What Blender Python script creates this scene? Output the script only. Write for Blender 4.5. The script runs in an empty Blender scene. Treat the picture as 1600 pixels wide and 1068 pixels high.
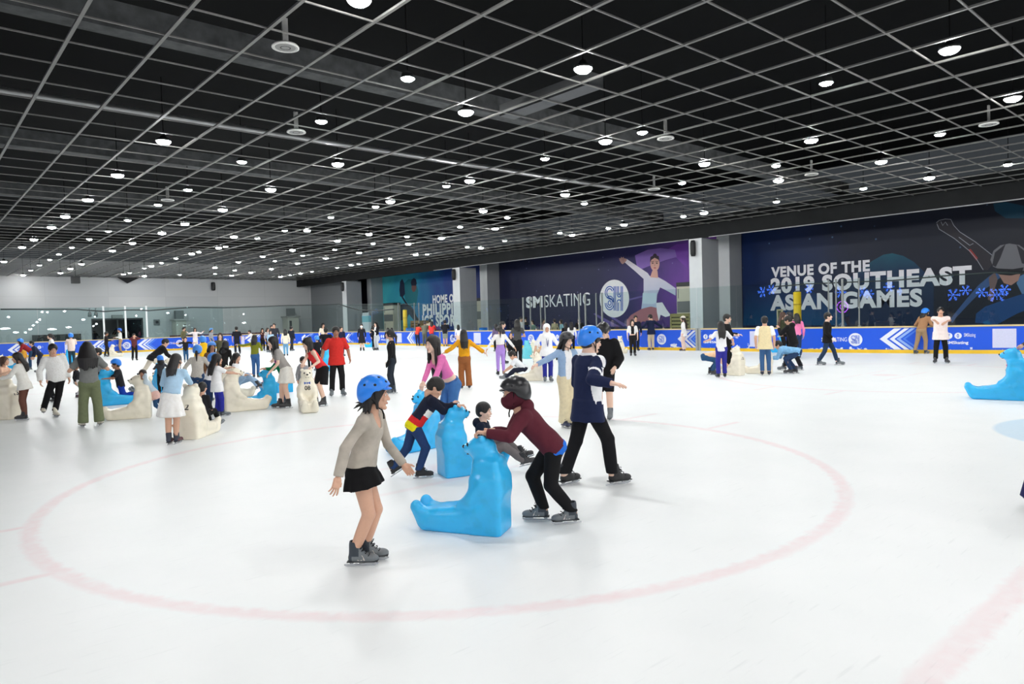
import bpy, math, random
import numpy as np
from mathutils import Vector, Matrix, Euler

random.seed(7)
SC = bpy.context.scene
COL = SC.collection

# ------------------------------------------------------------------ camera, world, exposure
EYE = 1.8
FPX = 1089.94
YAW, PITCH, ROLL = math.radians(48.6908), math.radians(-1.9119), math.radians(-1.5741)
_f = np.array([math.cos(YAW)*math.cos(PITCH), math.sin(YAW)*math.cos(PITCH), math.sin(PITCH)])
_r = np.array([math.sin(YAW), -math.cos(YAW), 0.0])
_u = np.cross(_r, _f)
CR = math.cos(ROLL)*_r + math.sin(ROLL)*_u
CU = -math.sin(ROLL)*_r + math.cos(ROLL)*_u
CF = _f
cam_data = bpy.data.cameras.new('camera')
cam_data.sensor_width = 36.0
cam_data.lens = FPX/1600*36.0
cam_data.clip_end = 300
cam = bpy.data.objects.new('camera', cam_data)
COL.objects.link(cam)
_m = Matrix(((CR[0], CU[0], -CF[0], 0), (CR[1], CU[1], -CF[1], 0), (CR[2], CU[2], -CF[2], EYE), (0, 0, 0, 1)))
cam.matrix_world = _m
SC.camera = cam

world = bpy.data.worlds.new('world')
SC.world = world
world.use_nodes = True
world.node_tree.nodes['Background'].inputs[0].default_value = (0.8, 0.9, 1.0, 1)
world.node_tree.nodes['Background'].inputs[1].default_value = 0.05

SC.view_settings.view_transform = 'Standard'
SC.view_settings.look = 'None'
SC.view_settings.gamma = 1.0
SC.view_settings.use_curve_mapping = False
SC.view_settings.exposure = 0.0
LAMP_BIG, LAMP_SMALL = 314.0, 214.0       # emission of the two kinds of ceiling lamp

# ------------------------------------------------------------------ where a point of the photograph lies in the room
def ray(px, py):
    return CF + (px-800.0)/FPX*CR + (534.0-py)/FPX*CU
def at(px, py, z=0.0):
    d = ray(px, py); t = (z-EYE)/d[2]
    return np.array([d[0]*t, d[1]*t, z])
def at_x(px, py, X):
    d = ray(px, py); t = X/d[0]
    return np.array([X, d[1]*t, EYE+d[2]*t])
def at_y(px, py, Y):
    d = ray(px, py); t = Y/d[1]
    return np.array([d[0]*t, Y, EYE+d[2]*t])
def at_dist(px, py, dist):
    d = ray(px, py); t = dist/math.hypot(d[0], d[1])
    return np.array([d[0]*t, d[1]*t, EYE+d[2]*t])

# ------------------------------------------------------------------ materials
def lin(c):
    o = []
    for v in c[:3]:
        v = v/255.0
        o.append(v/12.92 if v <= 0.04045 else ((v+0.055)/1.055)**2.4)
    return (o[0], o[1], o[2], 1.0)
MATS = {}
def new_mat(name):
    m = bpy.data.materials.new(name); m.use_nodes = True
    nt = m.node_tree
    return m, nt, nt.nodes['Principled BSDF']
def mat(name, c, rough=0.6, vary=0.12, scale=30.0, bump=0.0, metal=0.0, spec=0.5, coat=0.0):
    """plain surface with a little procedural unevenness"""
    key = (name, tuple(c), rough)
    if key in MATS: return MATS[key]
    m, nt, b = new_mat(name)
    tc = nt.nodes.new('ShaderNodeTexCoord')
    nz = nt.nodes.new('ShaderNodeTexNoise'); nz.inputs['Scale'].default_value = scale; nz.inputs['Detail'].default_value = 3
    nt.links.new(tc.outputs['Object'], nz.inputs['Vector'])
    mx = nt.nodes.new('ShaderNodeMix'); mx.data_type = 'RGBA'
    l = lin(c)
    mx.inputs['A'].default_value = (l[0]*(1-vary), l[1]*(1-vary), l[2]*(1-vary), 1)
    mx.inputs['B'].default_value = (min(1, l[0]*(1+vary)), min(1, l[1]*(1+vary)), min(1, l[2]*(1+vary)), 1)
    nt.links.new(nz.outputs['Fac'], mx.inputs['Factor'])
    nt.links.new(mx.outputs['Result'], b.inputs['Base Color'])
    b.inputs['Roughness'].default_value = rough
    b.inputs['Metallic'].default_value = metal
    b.inputs['Specular IOR Level'].default_value = spec
    b.inputs['Coat Weight'].default_value = coat
    if bump:
        bp = nt.nodes.new('ShaderNodeBump'); bp.inputs['Strength'].default_value = bump; bp.inputs['Distance'].default_value = 0.01
        nt.links.new(nz.outputs['Fac'], bp.inputs['Height']); nt.links.new(bp.outputs['Normal'], b.inputs['Normal'])
    MATS[key] = m
    return m
def cloth(c): return mat('cloth', c, 0.85, 0.14, 22.0, 0.25, 0, 0.2)
def knit(c): return mat('knit', c, 0.95, 0.22, 38.0, 0.6, 0, 0.1)
def skin(c): return mat('skin', c, 0.5, 0.05, 60.0, 0.03, 0, 0.35)
def plastic(c): return mat('plastic', c, 0.28, 0.03, 8.0, 0.0, 0, 0.5)
def leather(c): return mat('leather', c, 0.5, 0.12, 50.0, 0.15)
def emit(name, c, s):
    key = (name, tuple(c), s)
    if key in MATS: return MATS[key]
    m = bpy.data.materials.new(name); m.use_nodes = True
    nt = m.node_tree; nt.nodes.clear()
    e = nt.nodes.new('ShaderNodeEmission'); e.inputs[0].default_value = lin(c); e.inputs[1].default_value = s
    o = nt.nodes.new('ShaderNodeOutputMaterial'); nt.links.new(e.outputs[0], o.inputs[0])
    MATS[key] = m
    return m
def hair_mat(c):
    key = ('hair', tuple(c))
    if key in MATS: return MATS[key]
    m, nt, b = new_mat('hair')
    tc = nt.nodes.new('ShaderNodeTexCoord'); mp = nt.nodes.new('ShaderNodeMapping')
    mp.inputs['Scale'].default_value = (120, 120, 6)
    nz = nt.nodes.new('ShaderNodeTexNoise'); nz.inputs['Scale'].default_value = 1.0
    nt.links.new(tc.outputs['Object'], mp.inputs[0]); nt.links.new(mp.outputs[0], nz.inputs['Vector'])
    mx = nt.nodes.new('ShaderNodeMix'); mx.data_type = 'RGBA'; l = lin(c)
    mx.inputs['A'].default_value = (l[0]*.5, l[1]*.5, l[2]*.5, 1); mx.inputs['B'].default_value = (l[0]*1.6, l[1]*1.6, l[2]*1.6, 1)
    nt.links.new(nz.outputs['Fac'], mx.inputs['Factor']); nt.links.new(mx.outputs['Result'], b.inputs['Base Color'])
    bp = nt.nodes.new('ShaderNodeBump'); bp.inputs['Strength'].default_value = 0.5; bp.inputs['Distance'].default_value = 0.01
    nt.links.new(nz.outputs['Fac'], bp.inputs['Height']); nt.links.new(bp.outputs['Normal'], b.inputs['Normal'])
    b.inputs['Roughness'].default_value = 0.45
    MATS[key] = m
    return m
def glass_mat(name, tint, ior=1.5):
    """clear pane: lets light straight through, mirrors by Fresnel"""
    key = (name, tuple(tint))
    if key in MATS: return MATS[key]
    m = bpy.data.materials.new(name); m.use_nodes = True
    nt = m.node_tree; nt.nodes.clear()
    t = nt.nodes.new('ShaderNodeBsdfTransparent'); t.inputs[0].default_value = (*tint, 1)
    g = nt.nodes.new('ShaderNodeBsdfGlossy'); g.inputs['Roughness'].default_value = 0.0; g.inputs[0].default_value = (1, 1, 1, 1)
    ge = nt.nodes.new('ShaderNodeNewGeometry')
    dt = nt.nodes.new('ShaderNodeVectorMath'); dt.operation = 'DOT_PRODUCT'
    nt.links.new(ge.outputs['Normal'], dt.inputs[0]); nt.links.new(ge.outputs['Incoming'], dt.inputs[1])
    ab = nt.nodes.new('ShaderNodeMath'); ab.operation = 'ABSOLUTE'; nt.links.new(dt.outputs['Value'], ab.inputs[0])
    sb = nt.nodes.new('ShaderNodeMath'); sb.operation = 'SUBTRACT'; sb.inputs[0].default_value = 1.0; nt.links.new(ab.outputs[0], sb.inputs[1])
    pw = nt.nodes.new('ShaderNodeMath'); pw.operation = 'POWER'; pw.inputs[1].default_value = 5.0; nt.links.new(sb.outputs[0], pw.inputs[0])
    fr = nt.nodes.new('ShaderNodeMath'); fr.operation = 'MULTIPLY_ADD'; fr.inputs[1].default_value = .96; fr.inputs[2].default_value = .04; nt.links.new(pw.outputs[0], fr.inputs[0])
    mx = nt.nodes.new('ShaderNodeMixShader'); o = nt.nodes.new('ShaderNodeOutputMaterial')
    nt.links.new(fr.outputs[0], mx.inputs[0]); nt.links.new(t.outputs[0], mx.inputs[1]); nt.links.new(g.outputs[0], mx.inputs[2])
    nt.links.new(mx.outputs[0], o.inputs[0])
    MATS[key] = m
    return m

# ------------------------------------------------------------------ mesh helpers
class MB:
    """collects shapes into one mesh"""
    def __init__(s): s.v = []; s.f = []; s.mi = []
    def add(s, vs, fs, mi=0):
        n = len(s.v); s.v += [tuple(map(float, p)) for p in vs]; s.f += [tuple(i+n for i in q) for q in fs]; s.mi += [mi]*len(fs)
    def box(s, lo, hi, mi=0):
        x0, y0, z0 = lo; x1, y1, z1 = hi
        s.add([(x0,y0,z0),(x1,y0,z0),(x1,y1,z0),(x0,y1,z0),(x0,y0,z1),(x1,y0,z1),(x1,y1,z1),(x0,y1,z1)],
              [(0,3,2,1),(4,5,6,7),(0,1,5,4),(1,2,6,5),(2,3,7,6),(3,0,4,7)], mi)
    def obox(s, c, ax, half, mi=0):
        """oriented box: centre, three axes, half sizes"""
        c = np.array(c, float); a = [np.array(ax[i], float)*half[i] for i in range(3)]
        v = [c+i*a[0]+j*a[1]+k*a[2] for k in (-1, 1) for (i, j) in ((-1,-1),(1,-1),(1,1),(-1,1))]
        s.add(v, [(0,3,2,1),(4,5,6,7),(0,1,5,4),(1,2,6,5),(2,3,7,6),(3,0,4,7)], mi)
    def tube(s, pts, r, n=8, mi=0, caps=True):
        pts = [np.array(p, float) for p in pts]
        rs = r if isinstance(r, (list, tuple)) else [r]*len(pts)
        rings = []
        up = None
        for i, p in enumerate(pts):
            t = pts[min(i+1, len(pts)-1)]-pts[max(i-1, 0)]; t = t/(np.linalg.norm(t)+1e-9)
            if up is None:
                up = np.array([0,0,1.0]) if abs(t[2]) < .9 else np.array([1.0,0,0])
            a = np.cross(t, up); a /= np.linalg.norm(a)+1e-9; b = np.cross(a, t); up = b
            rings.append([p+rs[i]*(math.cos(2*math.pi*k/n)*a+math.sin(2*math.pi*k/n)*b) for k in range(n)])
        v = [q for rg in rings for q in rg]; f = []
        for i in range(len(pts)-1):
            for k in range(n):
                f.append((i*n+k, i*n+(k+1) % n, (i+1)*n+(k+1) % n, (i+1)*n+k))
        if caps: f += [tuple(range(n))[::-1], tuple((len(pts)-1)*n+k for k in range(n))]
        s.add(v, f, mi)
    def lathe(s, prof, n=24, c=(0,0,0), mi=0):
        """profile of (radius, z), turned about z"""
        v = [(c[0]+r*math.cos(2*math.pi*k/n), c[1]+r*math.sin(2*math.pi*k/n), c[2]+z) for r, z in prof for k in range(n)]; f = []
        for i in range(len(prof)-1):
            for k in range(n):
                f.append((i*n+k, i*n+(k+1) % n, (i+1)*n+(k+1) % n, (i+1)*n+k))
        s.add(v, f, mi)
    def poly(s, pts, mi=0):
        s.add(pts, [tuple(range(len(pts)))], mi)
    def ell(s, c, r, R=None, nu=14, nv=9, mi=0):
        v = []; f = []
        R = np.eye(3) if R is None else R
        for j in range(nv+1):
            th = math.pi*j/nv
            for k in range(nu):
                ph = 2*math.pi*k/nu
                p = R @ np.array([r[0]*math.sin(th)*math.cos(ph), r[1]*math.sin(th)*math.sin(ph), r[2]*math.cos(th)])
                v.append(np.array(c)+p)
        for j in range(nv):
            for k in range(nu):
                f.append((j*nu+k, (j+1)*nu+k, (j+1)*nu+(k+1) % nu, j*nu+(k+1) % nu))
        s.add(v, f, mi)
    def mesh(s, name, mats, smooth=False):
        me = bpy.data.meshes.new(name)
        me.from_pydata(s.v, [], s.f)
        for m in (mats if isinstance(mats, (list, tuple)) else [mats]): me.materials.append(m)
        if len(s.mi): me.polygons.foreach_set('material_index', s.mi)
        if smooth: me.polygons.foreach_set('use_smooth', [True]*len(s.f))
        me.update()
        return me
    def build(s, name, mats, parent=None, smooth=False):
        return link(name, s.mesh(name, mats, smooth), parent)
def link(name, data, parent=None, loc=None):
    o = bpy.data.objects.new(name, data); COL.objects.link(o)
    if parent is not None: o.parent = parent
    if loc is not None: o.location = loc
    return o
def tag(o, label, cat, group=None, kind=None):
    o['label'] = label; o['category'] = cat
    if group: o['group'] = group
    if kind: o['kind'] = kind
    return o
def empty(name, loc=(0,0,0), rz=0.0):
    o = bpy.data.objects.new(name, None); COL.objects.link(o); o.empty_display_size = 0.1
    o.location = tuple(map(float, loc)); o.rotation_euler = (0, 0, rz)
    return o
def struct(o, label, cat): return tag(o, label, cat, None, 'structure')
def copy_tree(o, parent=None):
    c = o.copy(); COL.objects.link(c); c.parent = parent
    for ch in list(o.children): copy_tree(ch, c)
    return c

def text_mesh(body, weight=0.0, ext=0.0, spacing=1.0):
    """outline of a line of writing as mesh: vertices in a unit where its own bounding box runs 0..w, 0..h"""
    cu = bpy.data.curves.new('lettering', 'FONT'); cu.body = body; cu.size = 1.0; cu.offset = weight; cu.extrude = ext; cu.space_character = spacing
    cu.resolution_u = 4
    o = bpy.data.objects.new('lettering', cu); COL.objects.link(o)
    bpy.context.view_layer.update()
    me = bpy.data.meshes.new_from_object(o.evaluated_get(bpy.context.evaluated_depsgraph_get()))
    bpy.data.objects.remove(o)
    n = len(me.vertices); v = np.empty(n*3); me.vertices.foreach_get('co', v); v = v.reshape(-1, 3)
    fs = [tuple(p.vertices) for p in me.polygons]
    lo = v.min(0); hi = v.max(0)
    return (v-lo), fs, (hi-lo)
def text_on(mb, body, o, ex, ez, w, h, weight=0.02, mi=0, shear=0.0):
    """lays a line of writing in the rectangle whose lower left corner is o, along ex (w long) and ez (h high)"""
    v, fs, sz = text_mesh(body, weight, 0, 1+max(0, weight)*2.2)
    o = np.array(o, float); ex = np.array(ex, float); ez = np.array(ez, float)
    P = o + np.outer(v[:, 0]/sz[0]*w + v[:, 1]/sz[1]*h*shear, ex) + np.outer(v[:, 1]/sz[1]*h, ez)
    mb.add(P, fs, mi)
def stroke(mb, pts, w, f3, mi=0):
    """a ribbon of width w along 2-D points, put into the room by f3"""
    p = [np.array(q, float) for q in pts]
    L, R = [], []
    for i in range(len(p)):
        t = p[min(i+1, len(p)-1)]-p[max(i-1, 0)]; t = t/(np.linalg.norm(t)+1e-9); n = np.array([-t[1], t[0]])
        L.append(f3(p[i]+n*w/2)); R.append(f3(p[i]-n*w/2))
    for i in range(len(p)-1):
        mb.add([L[i], R[i], R[i+1], L[i+1]], [(0,1,2,3)], mi)
def arc(cx, cy, rx, ry, a0, a1, n=14):
    return [(cx+rx*math.cos(math.radians(a0+(a1-a0)*i/n)), cy+ry*math.sin(math.radians(a0+(a1-a0)*i/n))) for i in range(n+1)]
def monogram(mb, f3, mi):
    """the round sign's linked S and M in double lines, unit circle"""
    w = .052
    for rr in (.30, .20, .10):
        stroke(mb, arc(-.30, -.22, rr*.95, rr*1.15, -180, 120 if rr > .15 else 180), w, f3, mi)
    for rr in (.28, .18):
        stroke(mb, arc(-.30, .30, rr, rr*1.1, 20, 250), w, f3, mi)
    stroke(mb, [(-.42, .08), (-.16, -.02), (-.02, -.2)], w, f3, mi)
    stroke(mb, [(-.38, .02), (-.2, -.06)], w, f3, mi)
    for x in (-.02, .07): stroke(mb, [(x, .62), (x, -.6)], w, f3, mi)
    for x in (.17, .26):
        stroke(mb, [(x, .62), (x, .28)], w, f3, mi); stroke(mb, [(x, -.62), (x, -.2)], w, f3, mi)
    for x in (.43, .52):
        stroke(mb, [(x, .62), (x, -.62)], w, f3, mi)
    stroke(mb, arc(.30, .28, .13, .2, -180, 0), w, f3, mi); stroke(mb, arc(.30, .28, .04, .1, -180, 0), w, f3, mi)
    stroke(mb, arc(.30, -.2, .13, .14, 0, 180), w, f3, mi)
def disc_pts(f3, cx, cy, rx, ry, n=32): return [f3((cx+rx*math.cos(2*math.pi*k/n), cy+ry*math.sin(2*math.pi*k/n))) for k in range(n)]

# ================================================================== THE ROOM
HC = 6.5                                  # grid ceiling
XW = 36.3                                 # wall with the murals
XS = 32.3                                 # face of the soffit and front of the pillars
YB = 71.5                                 # end wall
RY0, RX0 = -2.8, -1.6                     # near edges of the ice

# ---- ice
def ice_material():
    m, nt, b = new_mat('ice')
    N = nt.nodes.new; L = nt.links.new
    tc = N('ShaderNodeTexCoord')
    sep = N('ShaderNodeSeparateXYZ'); L(tc.outputs['Object'], sep.inputs[0])
    def math_(op, a, bb=None):
        n = N('ShaderNodeMath'); n.operation = op
        for i, q in enumerate((a, bb)):
            if q is None: continue
            if isinstance(q, (int, float)): n.inputs[i].default_value = q
            else: L(q, n.inputs[i])
        return n.outputs[0]
    X, Y = sep.outputs[0], sep.outputs[1]
    def dist(cx, cy):
        return math_('SQRT', math_('ADD', math_('POWER', math_('SUBTRACT', X, cx), 2.0), math_('POWER', math_('SUBTRACT', Y, cy), 2.0)))
    def band(v, c, hw, soft):      # 1 inside, soft edge
        q = math_('DIVIDE', math_('SUBTRACT', hw+soft, math_('ABSOLUTE', math_('SUBTRACT', v, c))), soft)
        return math_('MINIMUM', math_('MAXIMUM', q, 0.0), 1.0)
    n1 = N('ShaderNodeTexNoise'); n1.inputs['Scale'].default_value = 1.1; n1.inputs['Detail'].default_value = 4; L(tc.outputs['Object'], n1.inputs['Vector'])
    n2 = N('ShaderNodeTexNoise'); n2.inputs['Scale'].default_value = 9.0; n2.inputs['Detail'].default_value = 5; L(tc.outputs['Object'], n2.inputs['Vector'])
    wob = math_('MULTIPLY', math_('SUBTRACT', n2.outputs['Fac'], 0.5), 0.10)
    red = None
    def mx(a, c): return c if a is None else math_('MAXIMUM', a, c)
    for cx, cy in ((5.09, 6.9), (20.0, 7.5), (5.09, 28.0), (20.0, 28.0), (5.09, 48.0), (20.0, 48.0)):
        d = math_('ADD', dist(cx, cy), wob)
        red = mx(red, band(d, 4.33, 0.035, 0.06))
        red = mx(red, math_('MULTIPLY', band(d, 0.0, 0.25, 0.15), 0.9))
        for hx, hy in ((cx-4.7, cy+.9), (cx-4.7, cy-.75), (cx+4.7, cy+.9), (cx+4.7, cy-.75)):
            red = mx(red, math_('MULTIPLY', band(Y, hy, .02, .05), band(X, hx, .5, .05)))
        for hx, hy in ((cx-.8, cy+.55), (cx+.8, cy-.55), (cx-.8, cy-.55), (cx+.8, cy+.55)):
            red = mx(red, math_('MULTIPLY', math_('MULTIPLY', band(Y, hy, .02, .06), band(X, hx, .6, .1)), .6))
    red = mx(red, band(math_('ADD', Y, wob), 1.2, 0.05, 0.06))
    red = mx(red, band(Y, 29.0, 0.13, 0.05))
    fade = math_('MULTIPLY', math_('ADD', math_('MULTIPLY', n2.outputs['Fac'], 0.9), math_('MULTIPLY', n1.outputs['Fac'], 0.5)), 0.27)
    crease = math_('MULTIPLY', band(dist(12.5, 1.2), 0.0, 1.85, 0.06), math_('GREATER_THAN', Y, 1.2))
    c1 = N('ShaderNodeMix'); c1.data_type = 'RGBA'
    c1.inputs['A'].default_value = lin((236, 240, 240)); c1.inputs['B'].default_value = lin((246, 248, 248)); L(n1.outputs['Fac'], c1.inputs['Factor'])
    c2 = N('ShaderNodeMix'); c2.data_type = 'RGBA'; L(c1.outputs['Result'], c2.inputs['A']); c2.inputs['B'].default_value = lin((208, 226, 238))
    L(crease, c2.inputs['Factor'])
    c3 = N('ShaderNodeMix'); c3.data_type = 'RGBA'; L(c2.outputs['Result'], c3.inputs['A']); c3.inputs['B'].default_value = lin((236, 150, 162))
    L(math_('MULTIPLY', red, fade), c3.inputs['Factor'])
    # skate scratches
    mp = N('ShaderNodeMapping'); mp.inputs['Scale'].default_value = (3.0, 40.0, 1); mp.inputs['Rotation'].default_value = (0, 0, 0.9); L(tc.outputs['Object'], mp.inputs[0])
    n3 = N('ShaderNodeTexNoise'); n3.inputs['Scale'].default_value = 1.0; n3.inputs['Detail'].default_value = 3; L(mp.outputs[0], n3.inputs['Vector'])
    rp = N('ShaderNodeValToRGB'); rp.color_ramp.elements[0].position = .62; rp.color_ramp.elements[1].position = .75
    rp.color_ramp.elements[0].color = (1, 1, 1, 1); rp.color_ramp.elements[1].color = (.9, .91, .91, 1); L(n3.outputs['Fac'], rp.inputs[0])
    c4 = N('ShaderNodeMix'); c4.data_type = 'RGBA'; c4.blend_type = 'MULTIPLY'; c4.inputs['Factor'].default_value = .7
    L(c3.outputs['Result'], c4.inputs['A']); L(rp.outputs[0], c4.inputs['B'])
    L(c4.outputs['Result'], b.inputs['Base Color'])
    rr = N('ShaderNodeMapRange'); rr.inputs['To Min'].default_value = .28; rr.inputs['To Max'].default_value = .5; L(n2.outputs['Fac'], rr.inputs['Value'])
    L(rr.outputs[0], b.inputs['Roughness'])
    b.inputs['IOR'].default_value = 1.31
    b.inputs['Specular IOR Level'].default_value = .45
    bp = N('ShaderNodeBump'); bp.inputs['Strength'].default_value = .12; bp.inputs['Distance'].default_value = .004
    L(n3.outputs['Fac'], bp.inputs['Height']); L(bp.outputs['Normal'], b.inputs['Normal'])
    return m
mb = MB()
mb.box((-60, -45, -.2), (60, YB+.2, -.012))
struct(mb.build('floor', mat('concrete', (168, 170, 170), .7)), 'grey concrete floor around the ice rink', 'floor')
mb = MB()
nx, ny = 30, 40
mb.add([(RX0+(31.8-RX0)*i/nx, RY0+(60.3-RY0)*j/ny, 0) for j in range(ny+1) for i in range(nx+1)],
       [(j*(nx+1)+i, j*(nx+1)+i+1, (j+1)*(nx+1)+i+1, (j+1)*(nx+1)+i) for j in range(ny) for i in range(nx)])
mb.box((RX0, RY0, -.012), (31.8, 60.3, -.001))
struct(mb.build('floor_ice', ice_material()), 'white ice surface with faded pink face-off circle and goal line', 'ice floor')

# ---- walls
def panel_wall(c, c2, sx, rough=.55):
    """sheet-clad wall: slightly different panels"""
    m, nt, b = new_mat('wall_panels')
    N = nt.nodes.new; L = nt.links.new
    tc = N('ShaderNodeTexCoord'); br = N('ShaderNodeTexBrick')
    mp = N('ShaderNodeMapping'); mp.inputs['Rotation'].default_value = (math.pi/2, 0, 0)
    L(tc.outputs['Object'], mp.inputs[0]); L(mp.outputs[0], br.inputs['Vector'])
    br.inputs['Color1'].default_value = lin(c); br.inputs['Color2'].default_value = lin(c2); br.inputs['Mortar'].default_value = lin([v*.9 for v in c])
    br.inputs['Scale'].default_value = 1.0; br.inputs['Brick Width'].default_value = sx; br.inputs['Row Height'].default_value = 2.4
    br.inputs['Mortar Size'].default_value = .012; br.offset = 0
    L(br.outputs[0], b.inputs['Base Color']); b.inputs['Roughness'].default_value = rough
    return m
mb = MB()
dx0 = at_y(143, 512, YB)[0]; dx1 = at_y(224, 512, YB)[0]; dz = at_y(180, 497, YB)[2]
mb.box((-60, YB, 0), (dx0, YB+.3, HC+1.5)); mb.box((dx1, YB, 0), (XW+.3, YB+.3, HC+1.5)); mb.box((dx0, YB, dz), (dx1, YB+.3, HC+1.5))
struct(mb.build('wall_back', panel_wall((192, 193, 193), (184, 186, 187), 4.8)), 'light grey panelled end wall beyond the far boards', 'wall')
mb = MB(); mb.box((dx0-.5, YB+3, 0), (dx1+.5, YB+3.2, dz+.3)); mb.box((dx0-.5, YB+.3, 0), (dx0-.4, YB+3, dz+.3)); mb.box((dx1+.4, YB+.3, 0), (dx1+.5, YB+3, dz+.3)); mb.box((dx0-.5, YB+.3, dz+.3), (dx1+.5, YB+3.2, dz+.4))
struct(mb.build('wall_passage', mat('dark_wall', (38, 42, 46), .7)), 'dark passage behind the doorway in the grey end wall', 'wall')
mb = MB()
for x in (dx0, dx1-.12, (dx0+dx1)/2-.06): mb.box((x, YB+.05, 0), (x+.12, YB+.2, dz))
mb.box((dx0, YB+.05, dz-.15), (dx1, YB+.2, dz))
d1 = mb.build('door_1', mat('dark_frame', (28, 30, 33), .5)); struct(d1, 'wide dark glazed doorway in the grey end wall', 'door')
mb = MB(); mb.box((dx0+.12, YB+.1, .05), (dx1-.12, YB+.12, dz-.15)); mb.build('pane', glass_mat('door_glass', (.25, .28, .3)), d1)

# side wall and its murals' plane
mb = MB(); mb.box((XW, -45, 0), (XW+.3, YB, HC+.2))
struct(mb.build('wall_right', mat('dark_blue_wall', (24, 28, 58), .6)), 'dark blue side wall that carries the big murals', 'wall')
mb = MB(); mb.box((33.9, 61.35, 0), (34.05, YB, 6.46))
struct(mb.build('wall_corner', panel_wall((128, 131, 134), (118, 121, 124), 2.4)), 'dull grey panelled wall between last pillar and end wall', 'wall')
mb = MB(); mb.box((-60.3, -45, 0), (-60, YB, HC+1.5))
struct(mb.build('wall_left', mat('pale_wall', (170, 172, 172), .7)), 'pale far left wall of the hall', 'wall')
mb = MB(); mb.box((-60, -45.3, 0), (XW+.3, -45, HC+1.5))
struct(mb.build('wall_near', mat('near_wall', (214, 216, 218), .7)), 'grey wall behind the camera', 'wall')

# ---- soffit and ceiling
m_void = mat('black_paint', (5, 6, 7), .9, .3, 2.0, 0, 0, .1)
m_soff = mat('soffit_paint', (25, 26, 27), .75, .5, 1.2, 0, 0, .2)
mb = MB()
mb.box((XS, -45, 5.82), (XS+.28, YB, HC+.5)); mb.box((XS+.28, -45, 6.48), (XW, YB, HC+.5))
struct(mb.build('ceiling_soffit', m_soff), 'dark lowered bulkhead running above the murals', 'soffit')
mb = MB()
for y0, y1 in ((22.1, 42.5), (43.6, 46.0), (4, 20.8)):
    mb.box((XS-.012, y0, 5.80), (XS+.05, y1, 5.84))
struct(mb.build('trim_1', mat('pale_trim', (150, 150, 152), .5)), 'thin pale trim along the lower edge of the bulkhead', 'trim')

# exposed grid: wide runners along the hall, thin cross tees, all hung below the black void
m_grid = mat('grid_metal', (112, 111, 108), .5, .25, 3.0)
CU0, CSU, CV0, CSV = 2.261, 1.1864, 8.467, 1.2267
mb = MB()
xs = [CU0+CSU*i for i in range(-34, 26)]; ys = [CV0+CSV*j for j in range(-43, 52)]
for x in xs:
    if x < XS-.05: mb.box((x-.028, -45, HC), (x+.028, YB, HC+.035))
for y in ys:
    if y < YB: mb.box((-38.2, y-.014, HC+.004), (XS, y+.014, HC+.028))
grid = mb.build('ceiling', m_grid); struct(grid, 'open square metal grid ceiling under a black void', 'ceiling')
mb = MB(); mb.box((-60, -45, HC+2.6), (XW, YB+.3, HC+2.8))
struct(mb.build('ceiling_slab', m_void), 'black painted slab above the open grid', 'ceiling')
# beams and pipes in the void, running across the hall
m_lag = mat('lagging', (78, 80, 81), .85, .75, 3.5, .4, 0, .2)
def row_y(px, py, z): return at(px, py, z)[1]
ZB = HC+.75
beams = []
for (px, py, wid, z) in ((100, 33, .42, HC+.8), (60, 234, .5, HC+.8), (90, 312, .32, HC+.8), (60, 356, .28, HC+.8), (200, 395, .25, HC+.8)):
    beams.append((row_y(px, py, z), wid, z))
for i, (y, wid, z) in enumerate(beams):
    mb = MB(); mb.box((-38, y-wid/2, z), (XS+2, y+wid/2, z+.5)); o = mb.build('ceiling_beam', m_lag)
    struct(o, ['grey fire-coated beam nearest the camera above the grid', 'second grey fire-coated beam above the grid', 'third grey fire-coated beam above the grid', 'fourth grey fire-coated beam above the grid', 'farthest grey fire-coated beam above the grid'][i], 'beam')
for i, (px, py, z) in enumerate(((60, 149, HC+.45), (480, 217, HC+.35))):
    y = row_y(px, py, z); mb = MB(); mb.tube([(-38, y, z), (XS, y, z)], .06, 8)
    tag(mb.build('ceiling_pipe', mat('pipe_metal', (165, 166, 166), .4, .1, 5, 0, .6), smooth=True), ['thin pale pipe above the grid left of the first beam', 'thin pale pipe above the grid beyond the second beam'][i], 'pipe')
# air duct above the grid, right of the middle
d0 = at(870, 125, HC+.5); d1_ = at(1010, 113, HC+.5)
mb = MB(); y = d0[1]
mb.box((d0[0]-.3, y-1.2, HC+.035), (d0[0]+.15, y+1.6, HC+.3))
tag(mb.build('air_duct', mat('duct_metal', (62, 64, 66), .5, .2, 4)), 'flat grey air duct lying above the ceiling grid', 'duct')

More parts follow.
